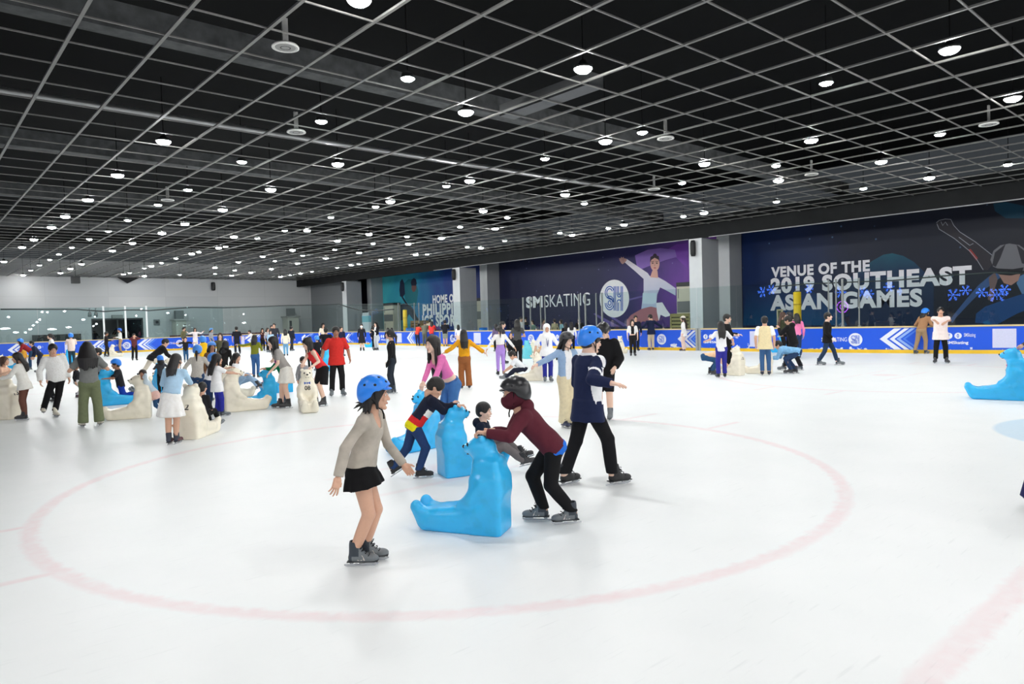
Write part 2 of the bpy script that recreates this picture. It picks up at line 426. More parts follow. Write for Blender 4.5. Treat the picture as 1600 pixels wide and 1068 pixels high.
# ---- pillars
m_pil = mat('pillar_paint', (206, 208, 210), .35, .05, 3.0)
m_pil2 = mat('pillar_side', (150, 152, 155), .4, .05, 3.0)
for i, (y0, y1) in enumerate(((21.25, 22.05), (42.6, 43.5), (60.5, 61.35))):
    nm = ['beside the skater mural', 'between hockey mural and skating mural', 'at the corner of the hall'][i]
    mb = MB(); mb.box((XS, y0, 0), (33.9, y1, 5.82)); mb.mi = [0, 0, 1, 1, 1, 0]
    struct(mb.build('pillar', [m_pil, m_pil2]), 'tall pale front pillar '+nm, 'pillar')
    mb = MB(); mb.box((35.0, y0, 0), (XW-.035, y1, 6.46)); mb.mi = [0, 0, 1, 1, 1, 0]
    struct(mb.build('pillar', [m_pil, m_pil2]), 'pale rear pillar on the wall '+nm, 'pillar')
    # loudspeaker on the pillar
    t = empty('loudspeaker', (XS-.14, y1-.35, 5.3)); tag(t, 'black wall loudspeaker on the front pillar '+nm, 'loudspeaker')
    mb = MB(); mb.lathe([(.0, -.42), (.1, -.42), (.14, -.3), (.15, 0), (.14, .3), (.1, .42), (0, .42)], 14); mb.build('cabinet', mat('speaker_black', (18, 18, 20), .5), t, True)
    mb = MB(); mb.box((.05, -.04, -.06), (.14, .04, .06)); mb.build('bracket', mat('speaker_bracket', (40, 40, 42), .5), t)
    mb = MB()
    for k in range(9): mb.box((-.158, -.07, -.3+k*.07), (-.13, .07, -.27+k*.07))
    mb.build('grille', mat('speaker_grille', (34, 34, 36), .6), t)

# ================================================================== MURALS (flat prints on the wall)
def W3(off):
    def f(px, py):
        p = at_x(px, py, XW); return (XW-off, p[1], p[2])
    return f
def gradient(name, stops, axis, lo, hi, nscale=.25, namt=.5, rough=.45, extra=None):
    """printed colour field: stops along an axis, broken up by noise"""
    m, nt, b = new_mat(name)
    N = nt.nodes.new; L = nt.links.new
    tc = N('ShaderNodeTexCoord'); sep = N('ShaderNodeSeparateXYZ'); L(tc.outputs['Object'], sep.inputs[0])
    mr = N('ShaderNodeMapRange'); mr.inputs['From Min'].default_value = lo; mr.inputs['From Max'].default_value = hi; L(sep.outputs[axis], mr.inputs['Value'])
    nz = N('ShaderNodeTexNoise'); nz.inputs['Scale'].default_value = nscale; nz.inputs['Detail'].default_value = 5; nz.inputs['Distortion'].default_value = .6
    L(tc.outputs['Object'], nz.inputs['Vector'])
    a = N('ShaderNodeMath'); a.operation = 'MULTIPLY_ADD'; a.inputs[1].default_value = namt; L(nz.outputs['Fac'], a.inputs[0])
    s = N('ShaderNodeMath'); s.operation = 'SUBTRACT'; s.inputs[1].default_value = namt/2; L(mr.outputs[0], s.inputs[0]); L(s.outputs[0], a.inputs[2])
    rp = N('ShaderNodeValToRGB'); L(a.outputs[0], rp.inputs[0])
    while len(rp.color_ramp.elements) < len(stops): rp.color_ramp.elements.new(.5)
    for e, (p, c) in zip(rp.color_ramp.elements, stops): e.position = p; e.color = lin(c)
    out = rp.outputs[0]
    if extra:      # specks of light, bits of ice dust
        v = N('ShaderNodeTexVoronoi'); v.inputs['Scale'].default_value = 1.6; L(tc.outputs['Object'], v.inputs['Vector'])
        r2 = N('ShaderNodeValToRGB'); r2.color_ramp.elements[0].position = .05; r2.color_ramp.elements[1].position = .09
        r2.color_ramp.elements[0].color = (1, 1, 1, 1); r2.color_ramp.elements[1].color = (0, 0, 0, 1); L(v.outputs['Distance'], r2.inputs[0])
        mm = N('ShaderNodeMath'); mm.operation = 'MULTIPLY'; mm.inputs[1].default_value = .4; L(r2.outputs[0], mm.inputs[0])
        mx = N('ShaderNodeMix'); mx.data_type = 'RGBA'; L(out, mx.inputs['A']); mx.inputs['B'].default_value = lin(extra); L(mm.outputs[0], mx.inputs['Factor'])
        out = mx.outputs['Result']
    L(out, b.inputs['Base Color']); b.inputs['Roughness'].default_value = rough
    b.inputs['Specular IOR Level'].default_value = .3
    return m
def flat(c): return mat('print', c, .5, .06, 2.0, 0, 0, .3)
def shape(pts, off, m, name, parent):
    f = W3(off); mb = MB(); mb.poly([f(*p) for p in pts]); return mb.build(name, m, parent)
def crop(pts, k, ox, oy): return [(ox+x/k, oy+y/k) for x, y in pts]
def mural_text(mb, body, px0, px1, base0, base1, hpx, weight, off, mi=0):
    """one line of letters from pixel column px0 to px1, baseline base0..base1, cap height hpx at its left end"""
    a = np.array(W3(off)(px0, base0)); b_ = np.array(W3(off)(px1, base1)); t = np.array(W3(off)(px0, base0-hpx))
    text_on(mb, body, (XW-off, a[1], (a[2]+b_[2])/2), (0, -1, 0), (0, 0, 1), a[1]-b_[1], t[2]-a[2], weight, mi)
MZ = 6.46
def backing(y0, y1, m, label):
    mb = MB(); mb.box((XW-.03, y0, 1.0), (XW-.002, y1, MZ)); o = mb.build('mural', m); tag(o, label, 'mural'); return o

# hockey mural
mu1 = backing(43.5, 60.5, gradient('hockey_print', [(0, (16, 28, 96)), (.35, (22, 62, 140)), (.6, (30, 120, 165)), (1, (70, 185, 195))], 1, 43.5, 60.5, .35, .5), 'teal and blue ice hockey mural reading HOME OF on side wall')
K = lambda pts: crop(pts, 16/3, 560, 380)
shape(K([(385,330),(420,298),(450,300),(452,360),(490,350),(502,400),(492,470),(484,525),(430,520),(395,470),(380,400)]), .04, flat((24, 112, 124)), 'print_jersey', mu1)
shape(K([(345,390),(350,320),(368,295),(385,330),(392,420),(372,450),(350,440)]), .043, flat((22, 34, 62)), 'print_glove', mu1)
shape(K([(345,520),(380,500),(440,520),(470,560),(500,640),(468,645),(425,590),(400,640),(350,640)]), .042, flat((20, 36, 66)), 'print_trousers', mu1)
shape(K([(362,448),(374,446),(440,540),(520,650),(500,655),(430,560)]), .046, flat((14, 20, 40)), 'print_stick', mu1)
shape(K([(440,330),(448,302),(466,288),(484,302),(490,335),(484,352),(446,352)]), .047, flat((20, 26, 48)), 'print_helmet', mu1)
shape(K([(448,345),(484,345),(486,375),(474,402),(458,405),(446,380)]), .045, flat((108, 74, 70)), 'print_face', mu1)
mb = MB()
mural_text(mb, 'HOME OF', 677, 714, 473.5, 472.5, 13, .045, .06)
mural_text(mb, 'PHILIPPINE', 661.5, 728, 492, 490.3, 17, .045, .06)
mural_text(mb, 'ICE SPORTS', 661, 726, 511, 508.5, 18, .045, .06)
mb.build('lettering', flat((246, 248, 252)), mu1)

# figure skating mural
mu2 = backing(22.0, 42.4, gradient('skating_print', [(0, (150, 84, 190)), (.14, (112, 66, 160)), (.30, (52, 46, 100)), (.55, (36, 38, 74)), (1, (30, 34, 62))], 1, 22.0, 42.4, .22, .28, .45, (150, 150, 210)), 'dark purple figure skating mural with round white sign on side wall')
K = lambda pts: crop(pts, 4.0, 780, 350)
shape(K([(850,195),(930,160),(1010,150),(1100,160),(1112,205),(1040,225),(1000,240),(930,265),(868,292)]), .036, flat((142, 108, 190)), 'print_glow', mu2)
shape(K([(1000,190),(1110,125),(1180,120),(1184,280),(1150,250),(1110,210)]), .034, flat((128, 70, 178)), 'print_glow', mu2)
for q in ([(590,560),(600,556),(760,640),(700,640)], [(640,540),(646,538),(800,630),(780,640)], [(800,470),(920,440),(922,450),(804,480)]):
    shape(K(q), .037, flat((110, 96, 160)), 'print_streak', mu2)
m_sk = flat((226, 174, 160)); m_dr = gradient('dress_print', [(0, (176, 196, 226)), (.35, (206, 212, 234)), (1, (240, 230, 238))], 2, 2.0, 5.2, .6, .35); m_dr2 = flat((240, 240, 248))
shape(K([(757,228),(770,214),(800,218),(860,258),(930,305),(948,330),(905,342),(850,292),(800,250),(786,238),(772,250)]), .040, m_dr, 'print_arm', mu2)
shape(K([(752,222),(762,212),(790,214),(802,222),(792,236),(775,250),(765,244)]), .043, flat((190, 146, 140)), 'print_hand', mu2)
shape(K([(905,340),(945,325),(998,332),(1040,355),(1105,400),(1105,446),(1040,410),(1008,395),(990,440),(985,490),(1000,520),(890,532),(897,480),(905,420)]), .041, m_dr, 'print_dress', mu2)
shape(K([(900,430),(985,430),(985,490),(960,500),(896,495)]), .044, flat((206, 226, 240)), 'print_bodice', mu2)
shape(K([(984,492),(1022,488),(1050,535),(1076,570),(1042,580),(1012,566),(1000,605),(988,545)]), .046, m_dr2, 'print_skirt', mu2)
shape(K([(800,600),(826,568),(890,530),(950,514),(990,524),(1004,560),(1000,600),(960,618),(900,606),(860,640),(800,640)]), .0435, flat((176, 116, 124)), 'print_leg', mu2)
shape(K([(960,290),(992,290),(996,336),(946,332)]), .045, m_sk, 'print_neck', mu2)
shape([(1003+0, 0)]*0 or disc_pts(lambda q: K([(q[0], q[1])])[0], 976, 246, 29, 48, 20), .047, m_sk, 'print_face', mu2)
shape(K([(946,240),(948,205),(972,192),(1000,200),(1006,240),(998,222),(975,210),(955,222)]), .049, flat((58, 44, 58)), 'print_hair', mu2)
for ex in (962, 988): shape(disc_pts(lambda q: K([(q[0], q[1])])[0], ex, 244, 6, 4, 10), .0495, flat((84, 58, 62)), 'print_eye', mu2); shape(K([(ex-9, 234), (ex+8, 232), (ex+8, 235), (ex-9, 237)]), .0495, flat((90, 62, 60)), 'print_brow', mu2)
shape(K([(966, 272), (976, 269), (986, 272), (976, 278)]), .0495, flat((188, 84, 96)), 'print_lips', mu2); shape(K([(975, 246), (979, 262), (971, 262)]), .0493, flat((206, 150, 138)), 'print_nose', mu2)
shape(disc_pts(lambda q: K([(q[0], q[1])])[0], 976, 196, 12, 12, 14), .046, flat((58, 44, 58)), 'print_hair_bun', mu2)
for fx, fy in ((750, 214), (762, 206), (776, 206)): shape(K([(772, 226), (fx, fy), (fx+4, fy-2), (784, 222)]), .0435, flat((190, 146, 140)), 'print_finger', mu2)
f = W3(.05)
c = K([(723, 465)])[0]
mb = MB(); mb.poly([f(*K([(723+92*math.cos(a*math.pi/18), 465+118*math.sin(a*math.pi/18))])[0]) for a in range(36)][::-1])
sign = mb.build('round_sign', flat((248, 248, 252)), mu2)
mb = MB(); f6 = W3(.056); monogram(mb, lambda q: f6(*K([(723+q[0]*98, 465-q[1]*124)])[0]), 0)
mb.build('monogram', flat((32, 92, 190)), sign)
mb = MB()
mural_text(mb, 'SM', 823, 849, 482, 479.5, 18, .05, .06)
mural_text(mb, 'SKATING', 852, 923, 480.5, 476, 19, -.002, .06)
mb.build('lettering', flat((248, 248, 252)), mu2)

# speed skating mural
mu3 = backing(-6, 21.2, gradient('speed_print', [(0, (24, 26, 32)), (.35, (26, 28, 36)), (.7, (26, 32, 52)), (1, (20, 44, 92))], 1, -2, 21.2, .3, .4, .45, (110, 150, 200)), 'dark speed skating mural reading VENUE OF THE 2019 SOUTHEAST ASIAN GAMES')
K = lambda pts: crop(pts, 1600/450, 1150, 310)
shape(K([(620,450),(700,390),(760,345),(820,312),(870,304),(930,318),(990,352),(1050,410),(1100,470),(1100,700),(640,700)]), .034, gradient('glow_print', [(0, (18, 40, 74)), (.5, (20, 50, 84)), (.85, (22, 84, 104)), (1, (26, 120, 128))], 2, 2.2, 4.9, .5, .4), 'print_glow', mu3)
shape(K([(60,480),(220,440),(400,500),(560,600),(620,704),(40,704)]), .033, gradient('glow_print_blue', [(0, (14, 76, 122)), (.6, (18, 56, 104)), (1, (20, 40, 84))], 2, 1.2, 3.2, .7, .6), 'print_glow', mu3)
shape(K([(1430,30),(1500,20),(1600,40),(1600,110),(1500,110),(1440,70)]), .034, flat((18, 62, 84)), 'print_glow', mu3)
shape(K([(1115,135),(1130,122),(1165,114),(1195,116),(1212,150),(1245,186),(1330,240),(1425,315),(1438,350),(1400,398),(1375,396),(1340,340),(1300,292),(1215,222),(1130,170)]), .040, flat((46, 44, 52)), 'print_arm', mu3)
mb = MB(); f = W3(.044)
for pl in ([(1115,135),(1130,122),(1165,114),(1195,116),(1212,150),(1245,186),(1330,240),(1425,315)], [(1118,140),(1130,170),(1215,222),(1300,292),(1340,340),(1375,396)], [(1140,128),(1150,150),(1165,130),(1178,150)], [(1240,215),(1300,260),(1320,250)]):
    stroke(mb, K(pl), 1.0, lambda q: f(*q))
mb.build('print_outline', flat((150, 152, 162)), mu3)
shape(K([(1290,285),(1305,280),(1345,330),(1338,345)]), .043, flat((150, 52, 50)), 'print_stripe', mu3)
shape(K([(1410,430),(1440,410),(1480,430),(1420,480),(1370,510),(1300,580),(1225,660),(1205,690),(1185,680),(1215,640),(1280,560),(1350,480)]), .039, flat((62, 92, 142)), 'print_forearm', mu3)
shape(K([(1330,690),(1335,640),(1385,600),(1470,570),(1560,540),(1660,510),(1660,600),(1560,640),(1450,700)]), .038, flat((28, 74, 132)), 'print_thigh', mu3)
shape(K([(1560,470),(1580,430),(1660,390),(1660,520),(1590,530)]), .041, flat((92, 128, 172)), 'print_shoulder', mu3)
shape(K([(1460,420),(1585,410),(1570,455),(1530,482),(1490,470)]), .044, flat((176, 130, 118)), 'print_face', mu3)
shape(K([(1406,440),(1440,408),(1455,450),(1440,500),(1430,575),(1400,560),(1412,500)]), .045, flat((122, 98, 96)), 'print_hair', mu3)
shape(K([(1415,340),(1432,290),(1470,260),(1520,250),(1575,258),(1620,290),(1650,340),(1650,395),(1580,405),(1470,395),(1430,378)]), .047, flat((112, 112, 118)), 'print_helmet', mu3)
shape(K([(1440,300),(1500,252),(1470,330),(1445,380),(1425,370)]), .05, flat((44, 44, 52)), 'print_helmet_stripe', mu3)
shape(K([(1560,256),(1640,320),(1640,370),(1590,360)]), .05, flat((44, 44, 52)), 'print_helmet_stripe', mu3)
shape(K([(1448,388),(1540,392),(1600,382),(1590,412),(1530,428),(1465,422)]), .05, flat((22, 22, 30)), 'print_visor', mu3)
mb = MB()
mural_text(mb, 'VENUE OF THE', 1206, 1360, 433, 424.5, 16.5, .045, .06)
mural_text(mb, '2019 SOUTHEAST', 1205, 1519, 460, 444, 25, .05, .06)
mural_text(mb, 'ASIAN GAMES', 1204.5, 1442, 486, 478, 24.5, .05, .06)
mb.build('lettering', flat((244, 242, 248)), mu3)

# ================================================================== BOARDS AND GLASS ROUND THE ICE
_pp = [(32.6, 1.0), (31.5, 4.6), (30.75, 7.4), (30.1, 9.8), (29.65, 12.2), (29.4, 15), (29.2, 18), (28.95, 22.5), (28.8, 27), (28.75, 33), (28.75, 40), (28.75, 46), (28.75, 51.5)]
_pp += [(21.25+7.5*math.cos(math.radians(a)), 52.7+7.5*math.sin(math.radians(a))) for a in range(6, 91, 7)]
_pp += [(16, 60.2), (8, 60.2), (0, 60.2), (RX0, 60.2)]
PATH = np.array(_pp)
SEG = np.r_[0, np.cumsum(np.linalg.norm(np.diff(PATH, axis=0), axis=1))]
def pth(s, z=0.0, out=0.0):
    """a point of the boards' inner face: s metres along, z up, out metres away from the ice"""
    s = min(max(s, 0), SEG[-1]-1e-6); i = int(np.searchsorted(SEG, s, 'right')-1)
    a, b = PATH[i], PATH[i+1]; t = (b-a)/np.linalg.norm(b-a); n = np.array([t[1], -t[0]])
    k = (s-SEG[i])/(SEG[i+1]-SEG[i])
    # normals blended along the curve
    def nn(j):
        j0 = max(j-1, 0); j1 = min(j+1, len(PATH)-1); q = PATH[j1]-PATH[j0]; q = q/np.linalg.norm(q); return np.array([q[1], -q[0]])
    n = nn(i)*(1-k)+nn(i+1)*k; n /= np.linalg.norm(n)
    p = a+(b-a)*k+n*out
    return (p[0], p[1], z)
def s_at(px):
    """how far along the boards a pixel column meets them"""
    hy = 497.6-.0275*(px-800); d = ray(px, hy)[:2]; d = d/np.linalg.norm(d)
    best = None
    for i in range(len(PATH)-1):
        a, b = PATH[i], PATH[i+1]; e = b-a
        M = np.array([[d[0], -e[0]], [d[1], -e[1]]]); det = np.linalg.det(M)
        if abs(det) < 1e-9: continue
        t, k = np.linalg.solve(M, a)
        if t > 0 and -1e-6 <= k <= 1+1e-6: best = SEG[i]+k*(SEG[i+1]-SEG[i])
    return best
BH = 1.08
def board_paint():
    m, nt, b = new_mat('board_print')
    N = nt.nodes.new; L = nt.links.new
    tc = N('ShaderNodeTexCoord'); sep = N('ShaderNodeSeparateXYZ'); L(tc.outputs['Object'], sep.inputs[0])
    nz = N('ShaderNodeTexNoise'); nz.inputs['Scale'].default_value = 4.5; nz.inputs['Detail'].default_value = 6; L(tc.outputs['Object'], nz.inputs['Vector'])
    # frost knocked up against the foot of the boards
    mr = N('ShaderNodeMapRange'); mr.inputs['From Min'].default_value = .10; mr.inputs['From Max'].default_value = .55; mr.inputs['To Min'].default_value = .16; mr.inputs['To Max'].default_value = -.22
    L(sep.outputs[2], mr.inputs['Value'])
    nb = N('ShaderNodeTexNoise'); nb.inputs['Scale'].default_value = .45; L(tc.outputs['Object'], nb.inputs['Vector'])
    ad = N('ShaderNodeMath'); ad.operation = 'ADD'; L(nz.outputs['Fac'], ad.inputs[0]); L(mr.outputs[0], ad.inputs[1])
    a2 = N('ShaderNodeMath'); a2.operation = 'MULTIPLY_ADD'; a2.inputs[1].default_value = .5; L(nb.outputs['Fac'], a2.inputs[0]); L(ad.outputs[0], a2.inputs[2])
    rp = N('ShaderNodeValToRGB'); rp.color_ramp.elements[0].position = .92; rp.color_ramp.elements[1].position = .95; L(a2.outputs[0], rp.inputs[0])
    rp.color_ramp.elements[0].color = (0, 0, 0, 1); rp.color_ramp.elements[1].color = (1, 1, 1, 1)
    mx = N('ShaderNodeMix'); mx.data_type = 'RGBA'; mx.inputs['A'].default_value = lin((16, 88, 226)); mx.inputs['B'].default_value = lin((225, 232, 248)); L(rp.outputs[0], mx.inputs['Factor'])
    L(mx.outputs['Result'], b.inputs['Base Color']); b.inputs['Roughness'].default_value = .38
    return m
M_BLUE = board_paint(); M_KICK = mat('kick_yellow', (240, 196, 40), .4, .15, 3); M_RAIL = mat('rail_cream', (226, 206, 150), .4, .1, 2)
M_WHITE = mat('print_white', (236, 240, 250), .45, .03, 4); M_PALE = mat('print_pale_blue', (150, 186, 246), .45, .03, 4); M_MID = mat('print_mid_blue', (70, 128, 238), .45, .03, 4)
def strip(mb, s0, s1, prof, mi=0):
    """sweep a closed profile of (out, z) along the boards"""
    n = max(1, int(math.ceil((s1-s0)/.8))); k = len(prof); v = []; f = []
    for i in range(n+1):
        s = s0+(s1-s0)*i/n
        v += [pth(s, z, o) for o, z in prof]
    for i in range(n):
        for j in range(k): f.append((i*k+j, i*k+(j+1) % k, (i+1)*k+(j+1) % k, (i+1)*k+j))
    f += [tuple(range(k))[::-1], tuple(n*k+j for j in range(k))]
    mb.add(v, f, mi)
def ppoly(mb, pts, out=-.006, mi=0):
    """polygon on the boards given as (s, z)"""
    mb.poly([pth(s, z, out) for s, z in pts], mi)
def ptext(mb, body, s_left, s_right, z0, h, weight, mi=0):
    v, fs, sz = text_mesh(body, weight)
    mb.add([pth(s_left+(s_right-s_left)*x/sz[0], z0+h*y/sz[1], -.008) for x, y, _ in v], fs, mi)
CHEV = [1374, 1058, 761, 635, 539, 468, 385, 214, 141, 10.5]
cuts = [0.2]+[s_at(p)-.35 for p in CHEV]+[SEG[-1]-.05]
where = ['below the speed skater print, running out of frame', 'with chevron and round badge under the GAMES lettering', 'with gate gap, left of the front pillar by the skater print',
         'behind the hijab wearer, under the SKATING lettering', 'in front of the pale pillar pair in the middle', 'where three people in red and grey lean over the top',
         'behind the woman in a black dress at the corner', 'at the rounded far corner', 'before the end wall at right of its middle', 'before the end wall, with round badge', 'in front of the dark doorway', 'at the left edge of the photo']
BOARDS = []
for i in range(len(cuts)-1):
    s0, s1 = cuts[i]+.003, cuts[i+1]-.003
    mb = MB(); strip(mb, s0, s1, [(0, .13), (0, 1.02), (.1, 1.02), (.1, .13)])
    b = mb.build('dasher_board', M_BLUE); tag(b, 'blue rink board '+where[i], 'rink board', 'blue boards round the ice')
    mb = MB(); strip(mb, s0, s1, [(-.02, 0.0), (-.02, .14), (.1, .14), (.1, 0.0)]); mb.build('kick_plate', M_KICK, b)
    mb = MB(); strip(mb, s0, s1, [(-.025, 1.02), (-.025, BH), (.13, BH), (.13, 1.02)]); mb.build('top_rail', M_RAIL, b)
    BOARDS.append((s0, s1, b))
def board_of(s):
    for s0, s1, b in BOARDS:
        if s0-.02 <= s <= s1+.02: return b
    return BOARDS[-1][2]
for px in CHEV:
    a = s_at(px); b = board_of(a-.2); mb = MB()
    def chev(a, w, mi):
        zt, zm, zb = .99, .57, .15
        ppoly(mb, [(a, zm), (a-.52, zt), (a-.52-w, zt), (a-w, zm)], mi=mi); ppoly(mb, [(a, zm), (a-w, zm), (a-.52-w, zb), (a-.52, zb)], mi=mi)
    chev(a, .26, 0); chev(a-.36, .17, 0); chev(a-.60, .14, 1); chev(a-.82, .10, 2)
    mb.build('chevron', [M_WHITE, M_PALE, M_MID], b)
def badge(px, r=.27, z=.55):
    s = s_at(px); b = board_of(s); mb = MB(); ppoly(mb, [(s-r*math.cos(k*math.pi/14), z+r*math.sin(k*math.pi/14)) for k in range(28)])
    o = mb.build('round_badge', M_WHITE, b)
    mb = MB(); monogram(mb, lambda q: pth(s-q[0]*r*1.05, z+q[1]*r*1.05, -.009), 0); mb.build('monogram', mat('print_blue', (30, 90, 215), .45), o)
for px in (1336, 1033, 829, 590, 279.5, 197, 706): badge(px)
def words(px0, px1, body, z, h, w):
    a, c = s_at(px0), s_at(px1); b = board_of((a+c)/2); mb = MB(); ptext(mb, body, a, c, z, h, w); mb.build('lettering', M_WHITE, b)
words(1283, 1293, 'SM', .47, .17, .03); words(1295, 1323, 'SKATING', .47, .17, 0)
words(253, 257, 'SM', .5, .17, .03); words(258, 272, 'SKATING', .5, .17, 0)
words(180, 192, 'SM SKATING', .5, .17, .01)
def icons(px0, px1):
    a, c = s_at(px0), s_at(px1); b = board_of((a+c)/2); mb = MB(); L_ = a-c
    for k in range(2):
        s = a-.13-k*.3; ppoly(mb, [(s-.12*math.cos(j*math.pi/8), .68+.12*math.sin(j*math.pi/8)) for j in range(16)])
    ptext(mb, 'SMSkating', a-.62, c, .60, .18, .005); ptext(mb, 'SMSkating', a-.05, a-.05-(L_)*.72, .33, .15, .03)
    o = mb.build('lettering', M_WHITE, b)
    for x0, body in ((a-.10, 'f'), (a-.39, 'o')):
        mb = MB(); v, fs, sz = text_mesh(body, .02); mb.add([pth(x0-.07*x/sz[0], .61+.14*y/sz[1], -.011) for x, y, _ in v], fs)
        mb.build('icon_mark', mat('print_blue', (30, 90, 215), .45), o)
for p0, p1 in ((1476, 1524), (1098, 1153), (862, 880), (706, 722), (594, 604), (49, 66), (343, 356)): icons(p0, p1)
for p0, p1 in ((1550.5, 1588), (1171, 1187), (739.5, 750.5), (619, 627), (376, 382), (100, 107)):
    a, c = s_at(p0), s_at(p1); b = board_of((a+c)/2); mb = MB(); ppoly(mb, [(a, .22), (a, .93), (c, .93), (c, .22)]); mb.build('white_square', mat('print_lilac_white', (216, 218, 244), .45, .08, 25), b)
# gate posts in the boards
for p0, label in ((1090.5, 'grey metal gate post in the boards left of the front pillar'), (687, 'yellowish gate post in the boards beside the people in red')):
    s = s_at(p0); mb = MB(); w = .14 if p0 > 1000 else .09
    strip(mb, s-w, s+w, [(-.03, 0), (-.03, BH+.01), (.14, BH+.01), (.14, 0)]); g_ = tag(mb.build('gate_post', mat('gate_metal', (172, 174, 170), .4, .1, 6, 0, .3)), label, 'gate post')
    mb = MB(); strip(mb, s-.012, s+.012, [(-.034, .02), (-.034, BH), (-.03, BH), (-.03, .02)]); mb.build('gap', mat('gap_dark', (40, 42, 44), .8), g_)
# ---- glass
M_GLASS = glass_mat('rink_glass', (.90, .955, .95)); M_GEND = glass_mat('rink_glass_end', (.80, .90, .90))
def ztop(s): return 3.05 if s < 40 else (3.05+min(1, (s-40)/16)*.45)
gcuts = [(1640, 0), (1480, 0), (1342, 1), (1294, 1), (1150, 0), (1088, 0), (940, 1), (904, 1), (817, 1), (735, 0), (622, 1), (545, 0), (470, 0), (350, 0), (230, 2), (197, 2), (163, 2), (60, 0), (-25, 0)]
ss = [min(max(s_at(p) if s_at(p) is not None else (0.2 if p > 800 else SEG[-1]-.1), .2), SEG[-1]-.1) for p, _ in gcuts]
glabel = ['at the right edge of the photo', 'before the speed skater print', 'above the round board badge under GAMES', 'before ASIAN GAMES lettering', 'beside the front pillar', 'before the dancer print', 'between twin posts left of the round sign',
          'under the SKATING lettering', 'before dark wall right of the rear pillar', 'before the pale pillar pair', 'before the HOME OF print', 'at the far corner beside the yellow post', 'before the grey corner wall', 'right part of the end wall', 'right of the three white posts', 'between the right two white posts', 'between the left two white posts', 'left of the doorway', 'at the left edge of the photo']
for i in range(len(ss)-1):
    s0, s1 = ss[i]+.012, ss[i+1]-.012
    n = max(1, int((s1-s0)/1.2)); mb = MB(); v = []; f = []
    for k in range(n+1):
        s = s0+(s1-s0)*k/n
        v += [pth(s, BH, .04), pth(s, ztop(s), .04), pth(s, ztop(s), .055), pth(s, BH, .055)]
    for k in range(n):
        for j in (0, 2): f.append((k*4+j, k*4+j+1, k*4+j+5, k*4+j+4))
        f.append((k*4+1, k*4+2, k*4+6, k*4+5))
    mb.add(v, f)
    o = mb.build('rink_glass', M_GEND if ss[i] > 60 else M_GLASS); tag(o, 'clear glass pane above the boards '+glabel[i], 'glass pane', 'glass above the boards')
M_POST = mat('post_metal', (138, 142, 140), .45, .05, 5, 0, .3); M_WPOST = mat('post_white', (232, 234, 234), .4)
plabel = {163: 'white glass post in front of the dark doorway, leftmost of three', 197: 'white glass post at the middle of the dark doorway', 230: 'white glass post right of the dark doorway', 622: 'slim grey glass post beside the yellow padded post',
          817: 'grey glass post left of the SM lettering', 904: 'grey glass post below the N of SKATING', 940: 'grey glass post just left of the round sign', 1294: 'slim glass post above the black jacketed man', 1342: 'slim glass post under the letter M of GAMES',
          828: 'slim post under the letter S of SM', 844: 'slim post under the letter M of SM', 851: 'slim post under the K of SKATING', 914: 'grey post under the G of SKATING', 931: 'slim post right of the SKATING lettering', 1306: 'second slim post above the black jacketed man', 1316: 'post under the letter G of GAMES', 647: 'slim post beside the wooden crate', 654: 'slim post right of the wooden crate'}
for px in plabel:
    s = s_at(px); z1 = ztop(s)+(.12 if px < 240 else .0); w = .06 if px < 240 else (.04 if px in (817, 904, 940, 1316, 914) else .02)
    mb = MB(); strip(mb, s-w, s+w, [(.02, BH), (.02, z1), (.09, z1), (.09, BH)]); o = mb.build('glass_post', M_WPOST if px < 240 else M_POST)
    tag(o, plabel[px], 'post', 'posts between the glass panes')
    mb = MB(); strip(mb, s-w-.03, s+w+.03, [(.01, BH), (.01, BH+.05), (.1, BH+.05), (.1, BH)]); mb.build('foot', M_POST, o)
    mb = MB(); strip(mb, s-w-.01, s+w+.01, [(.015, z1), (.015, z1+.03), (.095, z1+.03), (.095, z1)]); mb.build('cap', M_POST, o)
# ---- cables
M_CABLE = mat('cable_rubber', (48, 54, 54), .6)
def cable(pts, r, label):
    mb = MB(); mb.tube(pts, r, 6); tag(mb.build('cable', M_CABLE, smooth=True), label, 'cable')
def on_glass(px, py):
    s = s_at(px); p = pth(s, 0, .0); d = math.hypot(p[0], p[1]); q = at_dist(px, py, d); return q
cable([on_glass(px, py) for px, py in ((1, 483), (60, 483), (120, 483), (163, 486.5), (197, 484), (216, 484), (232, 485), (270, 482), (300, 480), (350, 480.5), (400, 479), (450, 477), (500, 476), (530, 475), (545, 480), (560, 484), (590, 485), (615, 483))], .05, 'dark cable sagging along the top of the far glass')
cable([at_x(px, py, 31.6) for px, py in ((1206, 448), (1260, 443.5), (1318, 441), (1395, 438), (1440, 434), (1490, 429.5), (1553, 425.5), (1600, 427))], .03, 'dark cable strung across the SOUTHEAST lettering')

